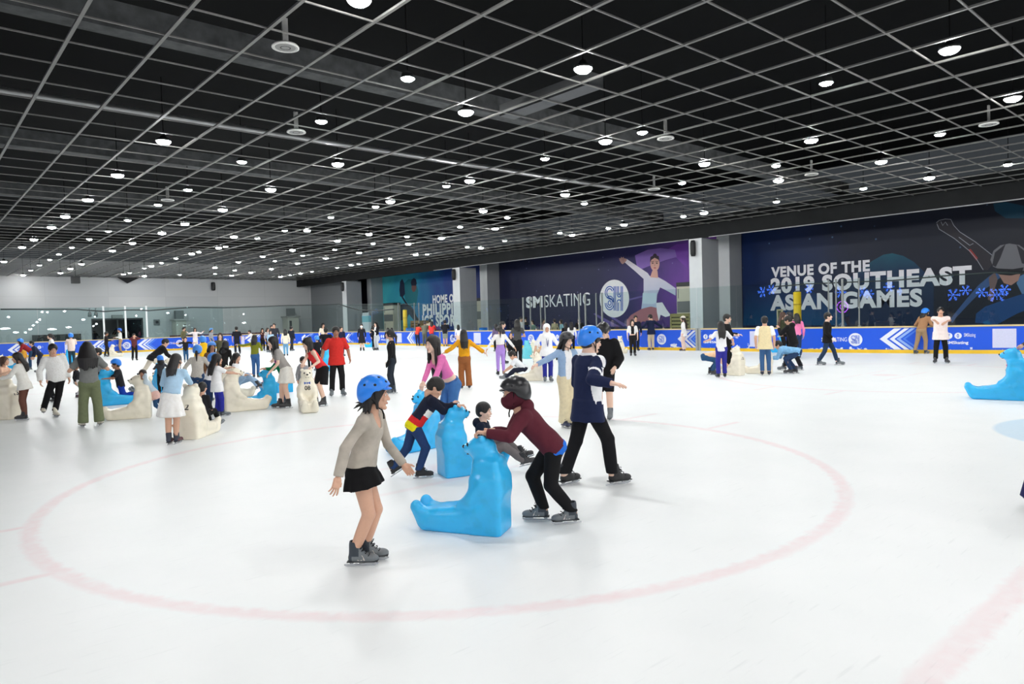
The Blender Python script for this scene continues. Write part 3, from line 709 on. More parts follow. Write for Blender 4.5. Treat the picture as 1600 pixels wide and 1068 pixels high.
# ================================================================== THINGS OUTSIDE THE ICE
M_CREAM = mat('cream_paint', (206, 200, 180), .5, .05, 4); M_DGREY = mat('grey_paint', (112, 114, 114), .5); M_BLK = mat('black_paint_gloss', (24, 25, 27), .4)
def cabinet(px0, px1, py0, X, label, depth=.8):
    a = at_x(px0, py0, X); c = at_x(px1, py0, X); y1, y0, zt = a[1], c[1], a[2]
    t = empty('cabinet', (X, (y0+y1)/2, 0)); tag(t, label, 'cabinet'); h = (y1-y0)/2
    mb = MB(); mb.box((0, -h, .0), (depth, h, zt)); mb.build('case', M_CREAM, t)
    mb = MB(); mb.box((-.03, -h, zt-.22), (depth, h, zt+.02)); mb.build('top_panel', M_BLK, t)
    mb = MB(); mb.box((-.02, -h*.92, zt*.52), (0, h*.92, zt*.70)); mb.build('grille', M_DGREY, t)
    for z0, z1 in ((zt*.25, zt*.5), (zt*.72, zt-.25)):
        mb = MB(); mb.box((-.025, -h*.94, z0), (0, h*.94, z1)); d = mb.build('door', M_CREAM, t)
        mb = MB(); mb.box((-.05, h*.7, z0+.1), (-.025, h*.76, z1-.1)); mb.build('handle', M_DGREY, d)
    mb = MB(); mb.box((-.02, -h, 0), (0, h, zt*.2)); mb.build('plinth', M_DGREY, t)
cabinet(599, 614, 474, 35.3, 'cream cabinet with black top left of the hockey mural')
cabinet(744, 752, 466, 35.3, 'narrow cream cabinet between the middle pillars')
cabinet(1057, 1079, 442, 34.6, 'cream cabinet standing right of the dancer print', .7)
def slat_crate(px0, px1, py0, X, c, label, depth=.9):
    a = at_x(px0, py0, X); cc = at_x(px1, py0, X); y1, y0, zt = a[1], cc[1], a[2]
    t = empty('slatted_crate', (X, (y0+y1)/2, 0)); tag(t, label, 'crate'); h = (y1-y0)/2
    m1 = mat('crate_wood', c, .7, .2, 6); mb = MB(); mb.box((.03, -h*.95, 0), (depth, h*.95, zt*.97)); mb.build('inner_box', mat('crate_dark', [v*.45 for v in c], .8), t)
    mb = MB(); n = 9
    for k in range(n): mb.box((0, -h, zt*(k+.1)/n), (.03, h, zt*(k+.75)/n))
    mb.build('slats', m1, t)
    mb = MB(); 
    for y in (-h, h-.08): mb.box((-.02, y, 0), (depth, y+.08, zt))
    mb.box((-.02, -h, zt-.06), (depth, h, zt)); mb.build('frame', m1, t)
slat_crate(641.5, 655, 501, 31.0, (150, 118, 76), 'brown wooden slatted crate before the hockey mural')
slat_crate(1047, 1078, 490, 33.4, (150, 142, 92), 'olive slatted crate below the cream cabinet')
def padded_post(px, py0, label, X):
    p = at_x(px, py0, X); t = empty('padded_post', (X, p[1], 0)); tag(t, label, 'post')
    mb = MB(); mb.tube([(0, 0, 0), (0, 0, p[2])], .17, 14); mb.build('padding', mat('yellow_vinyl', (240, 196, 30), .4, .05), t, True)
    mb = MB(); mb.tube([(0, 0, p[2]), (0, 0, p[2]+.06)], .12, 12); mb.build('cap', M_DGREY, t, True)
    mb = MB()
    for z in (.6, 1.4, 2.1): mb.lathe([(.172, -.025), (.18, -.02), (.18, .02), (.172, .025)], 14, (0, 0, z))
    mb.build('straps', mat('yellow_dark', (200, 160, 20), .5), t)
padded_post(632.5, 484, 'yellow padded post standing before the hockey mural', 30.2)
padded_post(1245.5, 456, 'yellow padded post standing before the GAMES lettering', 31.2)
# upright notice board by the right yellow post
a = at_x(1214.5, 484, 31.0); c = at_x(1221.5, 484, 31.0)
t = empty('notice_board', (31.0, (a[1]+c[1])/2, 0)); tag(t, 'narrow dark notice board in a pale frame beside the right yellow post', 'notice board'); h = (a[1]-c[1])/2
mb = MB(); mb.box((.01, -h, .3), (.05, h, a[2])); mb.build('panel', mat('olive_board', (88, 88, 66), .7), t)
mb = MB(); 
for y in (-h-.03, h-.03): mb.box((0, y, 0), (.06, y+.06, a[2]+.03))
mb.box((0, -h, a[2]-.03), (.06, h, a[2]+.03)); mb.build('frame', mat('pale_wood', (198, 184, 150), .6), t)
for px, py, X, label in ((640, 513, 30.2, 'blue plastic drum left of the wooden crate'), (651, 514, 29.9, 'blue plastic drum behind the people in red'), (755, 513, 30.2, 'blue plastic drum below the narrow cream cabinet')):
    p = at_x(px, py, X); t = empty('plastic_drum', (X, p[1], 0)); tag(t, label, 'drum')
    mb = MB(); mb.lathe([(0, 0), (.27, 0), (.29, .05), (.29, p[2]-.05), (.26, p[2]), (0, p[2])], 18); mb.build('barrel', plastic((40, 130, 220)), t, True)
    mb = MB(); mb.lathe([(.27, p[2]-.01), (.3, p[2]), (.3, p[2]+.05), (.2, p[2]+.07), (0, p[2]+.07)], 18); mb.build('lid', plastic((30, 110, 200)), t, True)
# tall pale standee with crown top at the far corner
a = at_x(565.5, 490, 31.2); c = at_x(575.5, 490, 31.2)
t = empty('display_stand', (31.2, (a[1]+c[1])/2, 0)); tag(t, 'tall pale display stand with teal jagged top at the far corner', 'display stand'); h = (a[1]-c[1])/2
mb = MB(); mb.box((0, -h, 0), (.25, h, a[2]-.75)); mb.build('panel', mat('stand_white', (218, 224, 228), .5, .06), t)
mb = MB(); mb.box((-.01, -h, a[2]-.75), (.26, h, a[2]-.2)); mb.build('header', mat('stand_teal', (130, 190, 200), .5), t)
mb = MB()
for k in range(5):
    y = -h+2*h*k/5; mb.add([(0, y, a[2]-.2), (0, y+.4*h, a[2]-.2), (0, y+.2*h, a[2]+.1), (.12, y, a[2]-.2), (.12, y+.4*h, a[2]-.2), (.12, y+.2*h, a[2]+.1)], [(0, 2, 1), (3, 4, 5), (0, 3, 5, 2), (1, 2, 5, 4)])
mb.build('crown', mat('stand_white', (218, 224, 228), .5, .06), t)
# end wall furniture
def on_end(px, py, Y=YB-.3): return at_y(px, py, Y)
a = on_end(50, 523); c = on_end(126, 523); zt = (a[2]+on_end(90, 522.5)[2])/2
t = empty('bench', ((a[0]+c[0])/2, YB-1.2, 0)); tag(t, 'long black upholstered bench along the end wall left of the doorway', 'bench'); h = (c[0]-a[0])/2
mb = MB(); mb.box((-h, .7, .3), (h, .95, zt)); mb.build('backrest', mat('black_vinyl', (30, 32, 33), .5), t)
mb = MB(); mb.box((-h, 0, .35), (h, .75, .6)); mb.build('seat', mat('black_vinyl', (30, 32, 33), .5), t)
for x in (-h+.2, 0, h-.2):
    mb = MB(); mb.box((x-.05, .1, 0), (x+.05, .8, .36)); mb.build('leg', M_DGREY, t)
a = on_end(252, 522); c = on_end(392, 519)
t = empty('bench', ((a[0]+c[0])/2, YB-3.5, 0)); tag(t, 'long low maroon bench behind the boards right of the doorway', 'bench'); h = (c[0]-a[0])/2; zt = at_y(320, 522, YB-3.5)[2]
mb = MB(); mb.box((-h, .3, .3), (h, .5, zt)); mb.build('backrest', mat('maroon_vinyl', (92, 50, 54), .6), t)
mb = MB(); mb.box((-h, -.3, .4), (h, .35, .6)); mb.build('seat', mat('maroon_vinyl', (92, 50, 54), .6), t)
for k in range(6):
    x = -h+.4+k*(2*h-.8)/5; mb = MB(); mb.box((x-.05, -.2, 0), (x+.05, .3, .42)); mb.build('leg', M_DGREY, t)
def kiosk(px0, px1, py0, dpx0, dpx1, label):
    a = on_end(px0, py0); c = on_end(px1, py0); x0, x1, zt = a[0], c[0], a[2]
    t = empty('kiosk', ((x0+x1)/2, YB-1.5, 0)); tag(t, label, 'kiosk'); h = (x1-x0)/2
    mb = MB(); mb.box((-h, 0, 0), (h, 1.3, zt)); mb.build('body', mat('kiosk_cream', (176, 178, 168), .6), t)
    mb = MB(); mb.box((-h-.15, -.15, zt), (h+.15, 1.4, zt+.15)); mb.build('roof', mat('kiosk_roof', (150, 152, 148), .6), t)
    mb = MB(); d0 = on_end(dpx0, py0)[0]-(x0+x1)/2; d1 = on_end(dpx1, py0)[0]-(x0+x1)/2; mb.box((d0, -.03, .1), (d1, 0, zt-.35)); mb.build('doorway', mat('kiosk_dark', (70, 74, 74), .7), t)
    mb = MB(); mb.box((-.35, .3, zt+.15), (.35, .9, zt+.95)); mb.build('roof_unit', mat('kiosk_unit', (110, 114, 114), .6), t)
kiosk(269, 285, 501, 281, 283.5, 'pale kiosk with roof unit against the end wall, nearer the doorway')
kiosk(442, 459, 496, 444.5, 448, 'pale kiosk against the end wall near the grey corner')
p = on_end(246, 503); mb = MB(); mb.box((p[0]-.25, YB-.15, p[2]-.25), (p[0]+.25, YB, p[2]+.25)); o = mb.build('wall_box', M_DGREY); tag(o, 'small grey box on the end wall right of the doorway', 'box')
mb = MB(); mb.box((p[0]-.12, YB-.19, p[2]-.12), (p[0]+.12, YB-.15, p[2]+.12)); mb.build('cover', M_BLK, o)
p = on_end(184, 494.5); t = empty('exit_sign', (p[0], YB-.12, p[2])); tag(t, 'small dark sign box above the doorway', 'sign'); mb = MB(); mb.box((-.45, -.08, -.16), (.45, .1, .16)); mb.build('case', M_DGREY, t); mb = MB(); mb.box((-.4, -.09, -.12), (.4, -.08, .12)); mb.build('face', mat('sign_face', (130, 134, 130), .4), t)
p = at_y(333.5, 447, YB-.3); t = empty('loudspeaker', (p[0], YB-.25, p[2])); tag(t, 'black slim loudspeaker high on the end wall', 'loudspeaker')
mb = MB(); mb.lathe([(0, -.42), (.16, -.4), (.2, -.3), (.2, .3), (.16, .4), (0, .42)], 12); mb.build('cabinet', M_BLK, t, True); mb = MB(); mb.box((-.06, .1, -.1), (.06, .27, .1)); mb.build('bracket', M_DGREY, t)
p = at_y(118, 437, YB-2); t = empty('loudspeaker', (p[0], YB-2, p[2])); tag(t, 'small black box hung where the end wall meets the ceiling', 'loudspeaker')
mb = MB(); mb.box((-.3, -.3, -.3), (.3, .3, .3)); mb.build('cabinet', M_BLK, t); mb = MB(); mb.tube([(0, 0, .3), (0, 0, HC+2.62-p[2])], .04, 6); mb.build('hanger', M_DGREY, t)
for i, px in enumerate((141, 150.5)):
    p = on_glass(px, 491); t = empty('spotlight', p+np.array([0, .24, 0])); tag(t, ['dark hanging spotlight left of the leftmost white post', 'dark hanging spotlight just beside the leftmost white post'][i], 'spotlight', 'pair of hanging spotlights')
    mb = MB(); mb.tube([(0, 0, -.15), (0, -.1, .1), (0, -.12, .2)], [.13, .12, .07], 10); mb.build('can', M_DGREY, t, True)
    mb = MB(); mb.tube([(0, 0, .2), (0, 0, .45)], .025, 6); mb.build('yoke', M_DGREY, t); mb = MB(); mb.tube([(0, -.3, .45), (0, .06, .45)], .03, 6); mb.build('bar', M_DGREY, t)
# black cloth wedge where ceiling and end wall meet
a = at_y(185, 436, YB-.6); b_ = at_y(200, 440.5, YB-.6); c = at_y(218, 436, YB-.6); mb = MB()
mb.add([(a[0], YB-.6, HC), (c[0], YB-.6, HC), (b_[0], YB-.6, b_[2]-.1), (a[0], YB-.3, HC), (c[0], YB-.3, HC), (b_[0], YB-.3, b_[2]-.1)], [(0, 1, 2), (5, 4, 3), (0, 2, 5, 3), (1, 4, 5, 2), (0, 3, 4, 1)])
tag(mb.build('cloth_drape', cloth((34, 34, 36))), 'dark cloth sagging from the ceiling onto the end wall', 'cloth')

# ================================================================== CEILING LAMPS
BIGS = [(183.7,273.7),(137.5,312),(102,338),(80.5,355),(53,374),(34.5,386),(6,408.5),(36,429.5),(94.5,426),(110,419.5),(127.5,412),(175.7,391.5),(207,379.7),(253,364),(289,349.5),(348,327.5),(365.5,369.7),(341.7,386.7),(299.7,396.5),(236.5,415.5),(225.5,431),(193,428),(372.5,409),(336,417.7),(392,425.5),(362,430),(255.5,221),
 (528,256.5),(423,296),(610,314.7),(479.7,360),(527,376),(576.5,365.7),(457,390.7),(410.5,400),(509,403),(465,411),(561,394.5),(424,419.7),(438,432),(469.5,426.7),(548.7,413.7),(595,406),(637.7,381),(649.5,397.5),(689.5,371.7),(734,282.5),(755,329.7),(773.7,357),(751.5,387),
 (561,1),(728,175.5),(911,108),(946,221),(1100.7,256),(883,304),(894,367),(975,350.7),(1100,332.5),(1267.5,219.5),(1216.5,282),(1376.7,252.7),(1452,277.7),(1483.7,78),(1582.5,154)]
SMALLS = [(202.7,426),(280.7,428.7),(336,427.5),(366.7,422),(378,253),(293.7,296.5),(247,320),(199.7,344),(169,361),(139.5,373.5),(112.5,386.5),(92,397),(77.7,405.5),(61.7,414),(48,422),(352.5,385),(310.7,393.7),(275,403.5),(252.5,410.5),(225.7,418.7),
 (697.5,290.7),(586.7,323),(517,339.5),(445,360),(402,372),(523,390),(583,380.5),(636,369.5),(719,354.5),(792.7,340),(473,399),(429.5,407.5),(609.5,404),(560,412),(527,417.7),(487.5,424),(453.5,429.5),(667.5,397),(730,385.7),(788.5,376),
 (637,123),(502,190),(1003.7,207),(851.5,248),(913,318),(1065.7,286),(874.7,363.7),(950.5,356.5),(1067.7,338),(1468.7,210),(1212.5,259),(1349,294.5),(1575,257),(1213,315),(1291,130)]
# shared parts
mb = MB(); mb.lathe([(0, .16), (.06, .16), (.08, .10), (.17, .06), (.185, .0), (.175, 0), (.16, .03), (0, .03)], 24); me_hous = mb.mesh('lamp_housing', mat('lamp_black', (30, 30, 32), .5), True)
mb = MB(); mb.lathe([(0, -.075), (.06, -.071), (.115, -.055), (.15, -.03), (.165, .0), (.165, .012)], 24); me_diff = mb.mesh('diffuser', emit('lamp_white', (255, 254, 253), LAMP_BIG), True)
mb = MB(); mb.tube([(0, 0, .16), (0, 0, 1.6)], .012, 6); me_stem = mb.mesh('stem', mat('lamp_stem', (14, 14, 15), .8, .1, 5, 0, 0, .1))
mb = MB(); mb.lathe([(0, .10), (.11, .10), (.13, .02), (.15, .0), (.14, -.004), (.125, .01), (0, .01)], 22); me_shous = mb.mesh('lamp_housing', mat('lamp_grey', (70, 72, 72), .5), True)
mb = MB(); mb.lathe([(0, -.05), (.05, -.047), (.095, -.032), (.12, -.012), (.125, .008)], 22); me_sdiff = mb.mesh('diffuser', emit('lamp_cool', (244, 255, 252), LAMP_SMALL), True)
rows = {}
def lamp(p, big, label, group):
    t = empty('ceiling_lamp', p); tag(t, label, 'ceiling lamp', group)
    if big:
        link('lamp_housing', me_hous, t); link('diffuser', me_diff, t); link('stem', me_stem, t)
    else:
        link('lamp_housing', me_shous, t); link('diffuser', me_sdiff, t); link('stem', me_stem, t)
    return t
ORD = ['nearest', 'second', 'third', 'fourth', 'fifth', 'sixth', 'seventh', 'eighth', 'ninth', 'tenth', 'eleventh', 'twelfth', 'thirteenth', 'fourteenth', 'fifteenth', 'sixteenth', 'seventeenth', 'eighteenth', 'nineteenth', 'twentieth', 'twenty-first', 'twenty-second', 'twenty-third', 'twenty-fourth', 'twenty-fifth', 'twenty-sixth', 'twenty-seventh']
def lamps(pxs, z, big):
    P = [at(px, py, z) for px, py in pxs]
    # strips of the ceiling, counted from the mural side; in each strip from the camera outward
    edges = [(24, 40, 'strip next to the murals'), (16, 24, 'strip second from the murals'), (8, 16, 'strip over the middle of the rink'), (2, 8, 'strip left of the middle'), (-60, 2, 'leftmost strip')]
    for lo, hi, nm in edges:
        q = sorted([p for p in P if lo <= p[0] < hi], key=lambda p: p[1])
        for i, p in enumerate(q):
            lamp(p, big, '%s %s ceiling lamp from the camera, %s' % (ORD[i], 'large white' if big else 'small cool', nm), 'large round ceiling lamps' if big else 'small round ceiling lamps')
lamps(BIGS, HC-.03, True); lamps(SMALLS, HC-.01, False)
# unseen lamps added beside and behind the camera to light faces and near ice
for i in range(-2, 6):
    for j in range(-8, 2):
        x, y = i*6.0-1.2, j*5.0+.8
        d = np.array([x, y, HC-EYE]); 
        if d @ CF > .3*np.linalg.norm(d) and abs(d @ CR) < 1.0*(d @ CF) and (d @ CU) < .62*(d @ CF): continue
        lamp((x, y, HC-.03), True, 'unseen large white ceiling lamp added over the near end for light', 'added ceiling lamps beyond the frame')
for i in range(4):
    for j in range(6):
        lamp((-9-i*7.0, 6+j*9.0, HC-.03), True, 'unseen large white ceiling lamp added over the left side for light', 'added ceiling lamps beyond the frame')
# round ceiling loudspeakers
for px, py, label in ((446, 75, 'round white ceiling loudspeaker nearest the camera'), (463, 207, 'round white ceiling loudspeaker second from the camera'), (262, 313, 'round ceiling loudspeaker far left among the lamps'), (1040, 217, 'round ceiling loudspeaker right of the middle'), (1022, 296, 'round ceiling loudspeaker before the dancer print'), (1268, 273, 'round ceiling loudspeaker before the GAMES print'), (1545, 195, 'round ceiling loudspeaker at the right')):
    t = empty('ceiling_loudspeaker', at(px, py, HC-.02)); tag(t, label, 'loudspeaker')
    mb = MB(); mb.lathe([(0, .05), (.2, .05), (.225, .02), (.225, 0), (.2, -.005), (.19, .006), (0, .006)], 26); mb.build('housing', mat('speaker_white', (214, 214, 210), .5), t, True)
    mb = MB(); mb.lathe([(0, .0), (.165, .0), (.17, .006)], 26); mb.build('grille', mat('speaker_mesh', (150, 150, 148), .7), t)
    mb = MB(); mb.lathe([(.07, -.001), (.075, -.003), (.085, -.003), (.09, -.001)], 20); mb.build('ring', mat('speaker_dark', (60, 60, 60), .6), t)
    mb = MB(); mb.box((-.05, -.02, .05), (.05, .02, .5)); mb.build('hanger', mat('speaker_mesh', (150, 150, 148), .7), t)

# ================================================================== SHAPING BODIES: smooth unions of limbs, meshed
f32 = np.float32
def nrm(v): v = np.array(v, float); return v/(np.linalg.norm(v)+1e-9)
class Field:
    def __init__(s, lo, hi, h):
        s.lo = np.array(lo, float); s.h = h
        s.n = np.maximum(4, np.ceil((np.array(hi)-s.lo)/h).astype(int)+1)
        s.c = [(s.lo[i]+h*np.arange(s.n[i])).astype(f32) for i in range(3)]
        s.V = np.full(tuple(s.n), .25, f32)
    def _sub(s, lo, hi):
        a = np.clip(np.floor((np.array(lo)-s.lo)/s.h).astype(int), 0, s.n); b = np.clip(np.ceil((np.array(hi)-s.lo)/s.h).astype(int)+1, 0, s.n)
        if np.any(b <= a): return None
        sl = tuple(slice(a[i], b[i]) for i in range(3))
        return sl, s.c[0][sl[0]][:, None, None], s.c[1][sl[1]][None, :, None], s.c[2][sl[2]][None, None, :]
    def _put(s, sl, d, k, op):
        V = s.V[sl]
        if op == '-':
            if k <= 0: np.maximum(V, -d, out=V)
            else:
                e = -d; h = np.clip(.5-.5*(V-e)/k, 0, 1); V[...] = V*(1-h)+e*h+k*h*(1-h)
        elif k <= 0: np.minimum(V, d, out=V)
        else:
            h = np.clip(.5+.5*(V-d)/k, 0, 1); V[...] = V*(1-h)+d*h-k*h*(1-h)
    def rc(s, a, b, ra, rb, k=.02, op='+', cap=0, sx=None, mid=None):
        """limb from a to b tapering ra..rb; cap 1 = flat at b, 2 = flat at both ends; mid = swelling at the middle"""
        a = np.array(a, float); b = np.array(b, float); R = max(ra, rb)*1.15+k+2*s.h
        q = s._sub(np.minimum(a, b)-R, np.maximum(a, b)+R)
        if q is None: return
        sl, x, y, z = q; e = b-a; L2 = float(e@e)+1e-9
        t = np.clip(((x-a[0])*e[0]+(y-a[1])*e[1]+(z-a[2])*e[2])/L2, 0, 1)
        r = ra+(rb-ra)*t
        if mid: r = r+mid*np.sin(np.pi*np.clip(t, 0, 1))
        d = np.sqrt((x-a[0]-t*e[0])**2+(y-a[1]-t*e[1])**2+(z-a[2]-t*e[2])**2)-r
        if cap:
            L = math.sqrt(L2); pr = ((x-a[0])*e[0]+(y-a[1])*e[1]+(z-a[2])*e[2])/L
            d = np.maximum(d, pr-L)
            if cap == 2: d = np.maximum(d, -pr)
        s._put(sl, d.astype(f32), k, op)
    def ell(s, c, r, R=None, k=.02, op='+'):
        c = np.array(c, float); r = np.array(r, float); m = max(r)+k+2*s.h
        q = s._sub(c-m, c+m)
        if q is None: return
        sl, x, y, z = q; X, Y, Z = x-c[0], y-c[1], z-c[2]
        if R is not None:
            X, Y, Z = (R[0, 0]*X+R[1, 0]*Y+R[2, 0]*Z, R[0, 1]*X+R[1, 1]*Y+R[2, 1]*Z, R[0, 2]*X+R[1, 2]*Y+R[2, 2]*Z)
        k0 = np.sqrt((X/r[0])**2+(Y/r[1])**2+(Z/r[2])**2); k1 = np.sqrt((X/r[0]**2)**2+(Y/r[1]**2)**2+(Z/r[2]**2)**2)+1e-6
        s._put(sl, (k0*(k0-1)/k1).astype(f32), k, op)
    def box(s, c, half, R=None, rd=.01, k=.0, op='+'):
        c = np.array(c, float); half = np.array(half, float); m = np.linalg.norm(half)+k+2*s.h
        q = s._sub(c-m, c+m)
        if q is None: return
        sl, x, y, z = q; X, Y, Z = x-c[0], y-c[1], z-c[2]
        if R is not None:
            X, Y, Z = (R[0, 0]*X+R[1, 0]*Y+R[2, 0]*Z, R[0, 1]*X+R[1, 1]*Y+R[2, 1]*Z, R[0, 2]*X+R[1, 2]*Y+R[2, 2]*Z)
        a, b, e = np.abs(X)-half[0]+rd, np.abs(Y)-half[1]+rd, np.abs(Z)-half[2]+rd
        d = np.sqrt(np.maximum(a, 0)**2+np.maximum(b, 0)**2+np.maximum(e, 0)**2)+np.minimum(np.maximum(np.maximum(a, b), e), 0)-rd
        s._put(sl, d.astype(f32), k, op)
    def loft(s, o, ax, rt, fw, prof, k=.02, op='+', capa=True, capb=True, wav=None):
        """tube with elliptical sections along ax: prof = (distance, half width, half depth, forward shift); wav = (count, depth) of hanging folds"""
        o = np.array(o, float); P = np.array([(list(p)+[0])[:4] for p in prof], float)
        W = P[:, 1:3].max()*1.2+k+2*s.h
        e0 = o+ax*P[0, 0]; e1 = o+ax*P[-1, 0]
        q = s._sub(np.minimum(e0, e1)-W-abs(P[:, 3]).max(), np.maximum(e0, e1)+W+abs(P[:, 3]).max())
        if q is None: return
        sl, x, y, z = q; X, Y, Z = x-o[0], y-o[1], z-o[2]
        t = X*ax[0]+Y*ax[1]+Z*ax[2]; u = X*rt[0]+Y*rt[1]+Z*rt[2]; v = X*fw[0]+Y*fw[1]+Z*fw[2]
        # smooth interpolation of the sections
        tt = np.linspace(P[0, 0], P[-1, 0], 60); 
        def sm(col):
            y_ = np.interp(tt, P[:, 0], P[:, col]); kk = np.array([1, 2, 3, 2, 1])/9.0; yp = np.r_[[y_[0]]*2, y_, [y_[-1]]*2]; return np.convolve(yp, kk, 'valid')
        a = np.interp(t, tt, sm(1)).astype(f32); b = np.interp(t, tt, sm(2)).astype(f32); sh = np.interp(t, tt, sm(3)).astype(f32)
        v = v-sh
        rr = np.sqrt((u/a)**2+(v/b)**2)
        d = (rr-1)*np.minimum(a, b)
        if wav:
            an = np.arctan2(v/b, u/a); fade = np.clip((P[-1, 0]-t)/(P[-1, 0]-P[0, 0]), 0, 1)
            if len(wav) > 2: fade = 1-fade
            d = d-wav[1]*np.sin(wav[0]*an+1.3)*fade
        if capa: d = np.maximum(d, P[0, 0]-t)
        if capb: d = np.maximum(d, t-P[-1, 0])
        s._put(sl, d.astype(f32), k, op)
    def cut(s, p, n):
        """remove everything on the n side of the plane through p"""
        p = np.array(p, float); n = nrm(n)
        d = ((s.c[0]-p[0])*n[0])[:, None, None]+((s.c[1]-p[1])*n[1])[None, :, None]+((s.c[2]-p[2])*n[2])[None, None, :]
        np.maximum(s.V, d.astype(f32), out=s.V)
    def ripple(s, amp, freq, seed=0):
        """soft cloth folds"""
        r = np.random.RandomState(seed); tot = 0
        for i in range(3):
            k = r.normal(size=3)*freq; k[2] *= .55
            tot = tot+np.sin((s.c[0]*k[0])[:, None, None]+(s.c[1]*k[1])[None, :, None]+(s.c[2]*k[2])[None, None, :]+r.uniform(0, 6))
        s.V += (amp*tot/2).astype(f32)
    def sample(s, p):
        i = np.clip(np.round((np.array(p)-s.lo)/s.h).astype(int), 0, s.n-1); return s.V[tuple(i.T)] if i.ndim > 1 else s.V[tuple(i)]
    def mesh(s):
        V = s.V.copy()
        V[0], V[-1] = np.maximum(V[0], .001), np.maximum(V[-1], .001); V[:, 0] = np.maximum(V[:, 0], .001); V[:, -1] = np.maximum(V[:, -1], .001); V[:, :, 0] = np.maximum(V[:, :, 0], .001); V[:, :, -1] = np.maximum(V[:, :, -1], .001)
        I = V < 0
        nx, ny, nz = V.shape
        acc = np.zeros((nx-1, ny-1, nz-1, 3), f32); cnt = np.zeros((nx-1, ny-1, nz-1), f32)
        quads = []
        axes = ((0, 1, 2), (1, 2, 0), (2, 0, 1))
        for a, b, c in axes:
            A = [slice(None)]*3; B = [slice(None)]*3; A[a] = slice(0, -1); B[a] = slice(1, None)
            v0, v1 = V[tuple(A)], V[tuple(B)]
            x = I[tuple(A)] != I[tuple(B)]
            idx = np.argwhere(x)
            if not len(idx): continue
            w0 = v0[x]; w1 = v1[x]; t = w0/(w0-w1)
            pos = idx.astype(f32); pos[:, a] += t
            for ob in (0, 1):
                for oc in (0, 1):
                    ci = idx.copy(); ci[:, b] -= ob; ci[:, c] -= oc
                    ok = (ci[:, b] >= 0) & (ci[:, c] >= 0) & (ci[:, b] < (nx-1, ny-1, nz-1)[b]) & (ci[:, c] < (nx-1, ny-1, nz-1)[c])
                    q = ci[ok]; np.add.at(acc, tuple(q.T), pos[ok]); np.add.at(cnt, tuple(q.T), 1)
            ok = (idx[:, b] > 0) & (idx[:, c] > 0) & (idx[:, b] < (nx, ny, nz)[b]-1) & (idx[:, c] < (nx, ny, nz)[c]-1)
            q = idx[ok]; ins = (w0[ok] < 0)
            def cell(ob, oc):
                r = q.copy(); r[:, b] -= ob; r[:, c] -= oc; return r
            quads.append((ins, cell(1, 1), cell(0, 1), cell(0, 0), cell(1, 0)))
        m = cnt > 0; ids = np.full(cnt.shape, -1, int); ids[m] = np.arange(m.sum())
        P = acc[m]/cnt[m][:, None]*s.h+s.lo
        F = []
        for ins, a, b, c, d in quads:
            f = np.stack([ids[tuple(k.T)] for k in (a, b, c, d)], 1)
            f[~ins] = f[~ins][:, ::-1]
            F.append(f)
        F = np.concatenate(F) if F else np.zeros((0, 4), int)
        return P, F
def smooth_verts(P, F, it=1, w=.5):
    if len(F) == 0: return P
    E = np.concatenate([F[:, [0, 1]], F[:, [1, 2]], F[:, [2, 3]], F[:, [3, 0]]])
    for _ in range(it):
        A = np.zeros_like(P); n = np.zeros(len(P)); 
        np.add.at(A, E[:, 0], P[E[:, 1]]); np.add.at(A, E[:, 1], P[E[:, 0]]); np.add.at(n, E[:, 0], 1); np.add.at(n, E[:, 1], 1)
        P = P*(1-w)+w*A/np.maximum(n, 1)[:, None]
    return P
def np_mesh(name, parts, mats, paint=None):
    """parts: list of (verts, quads); paint: function(face centres) -> material index"""
    P = np.concatenate([p for p, f in parts]); o = 0; F = []
    for p, f in parts: F.append(f+o); o += len(p)
    F = np.concatenate(F)
    me = bpy.data.meshes.new(name)
    me.vertices.add(len(P)); me.vertices.foreach_set('co', P.astype(f32).ravel())
    me.loops.add(len(F)*4); me.loops.foreach_set('vertex_index', F.astype(np.int32).ravel())
    me.polygons.add(len(F)); me.polygons.foreach_set('loop_start', np.arange(0, len(F)*4, 4, dtype=np.int32))
    try: me.polygons.foreach_set('loop_total', np.full(len(F), 4, np.int32))
    except Exception: pass
    me.polygons.foreach_set('use_smooth', np.ones(len(F), bool))
    for m in (mats if isinstance(mats, (list, tuple)) else [mats]): me.materials.append(m)
    if paint is not None: me.polygons.foreach_set('material_index', paint(P[F].mean(1)).astype(np.int32))
    me.update(calc_edges=True); me.validate()
    return me
def field_obj(name, F, mats, parent, it=1, paint=None):
    P, Q = F.mesh()
    if len(Q) == 0: return None
    return link(name, np_mesh(name, [(smooth_verts(P, Q, it), Q)], mats, paint), parent)
def rotx(a): c, s = math.cos(a), math.sin(a); return np.array([[1, 0, 0], [0, c, -s], [0, s, c]])
def roty(a): c, s = math.cos(a), math.sin(a); return np.array([[c, 0, s], [0, 1, 0], [-s, 0, c]])
def rotz(a): c, s = math.cos(a), math.sin(a); return np.array([[c, -s, 0], [s, c, 0], [0, 0, 1]])

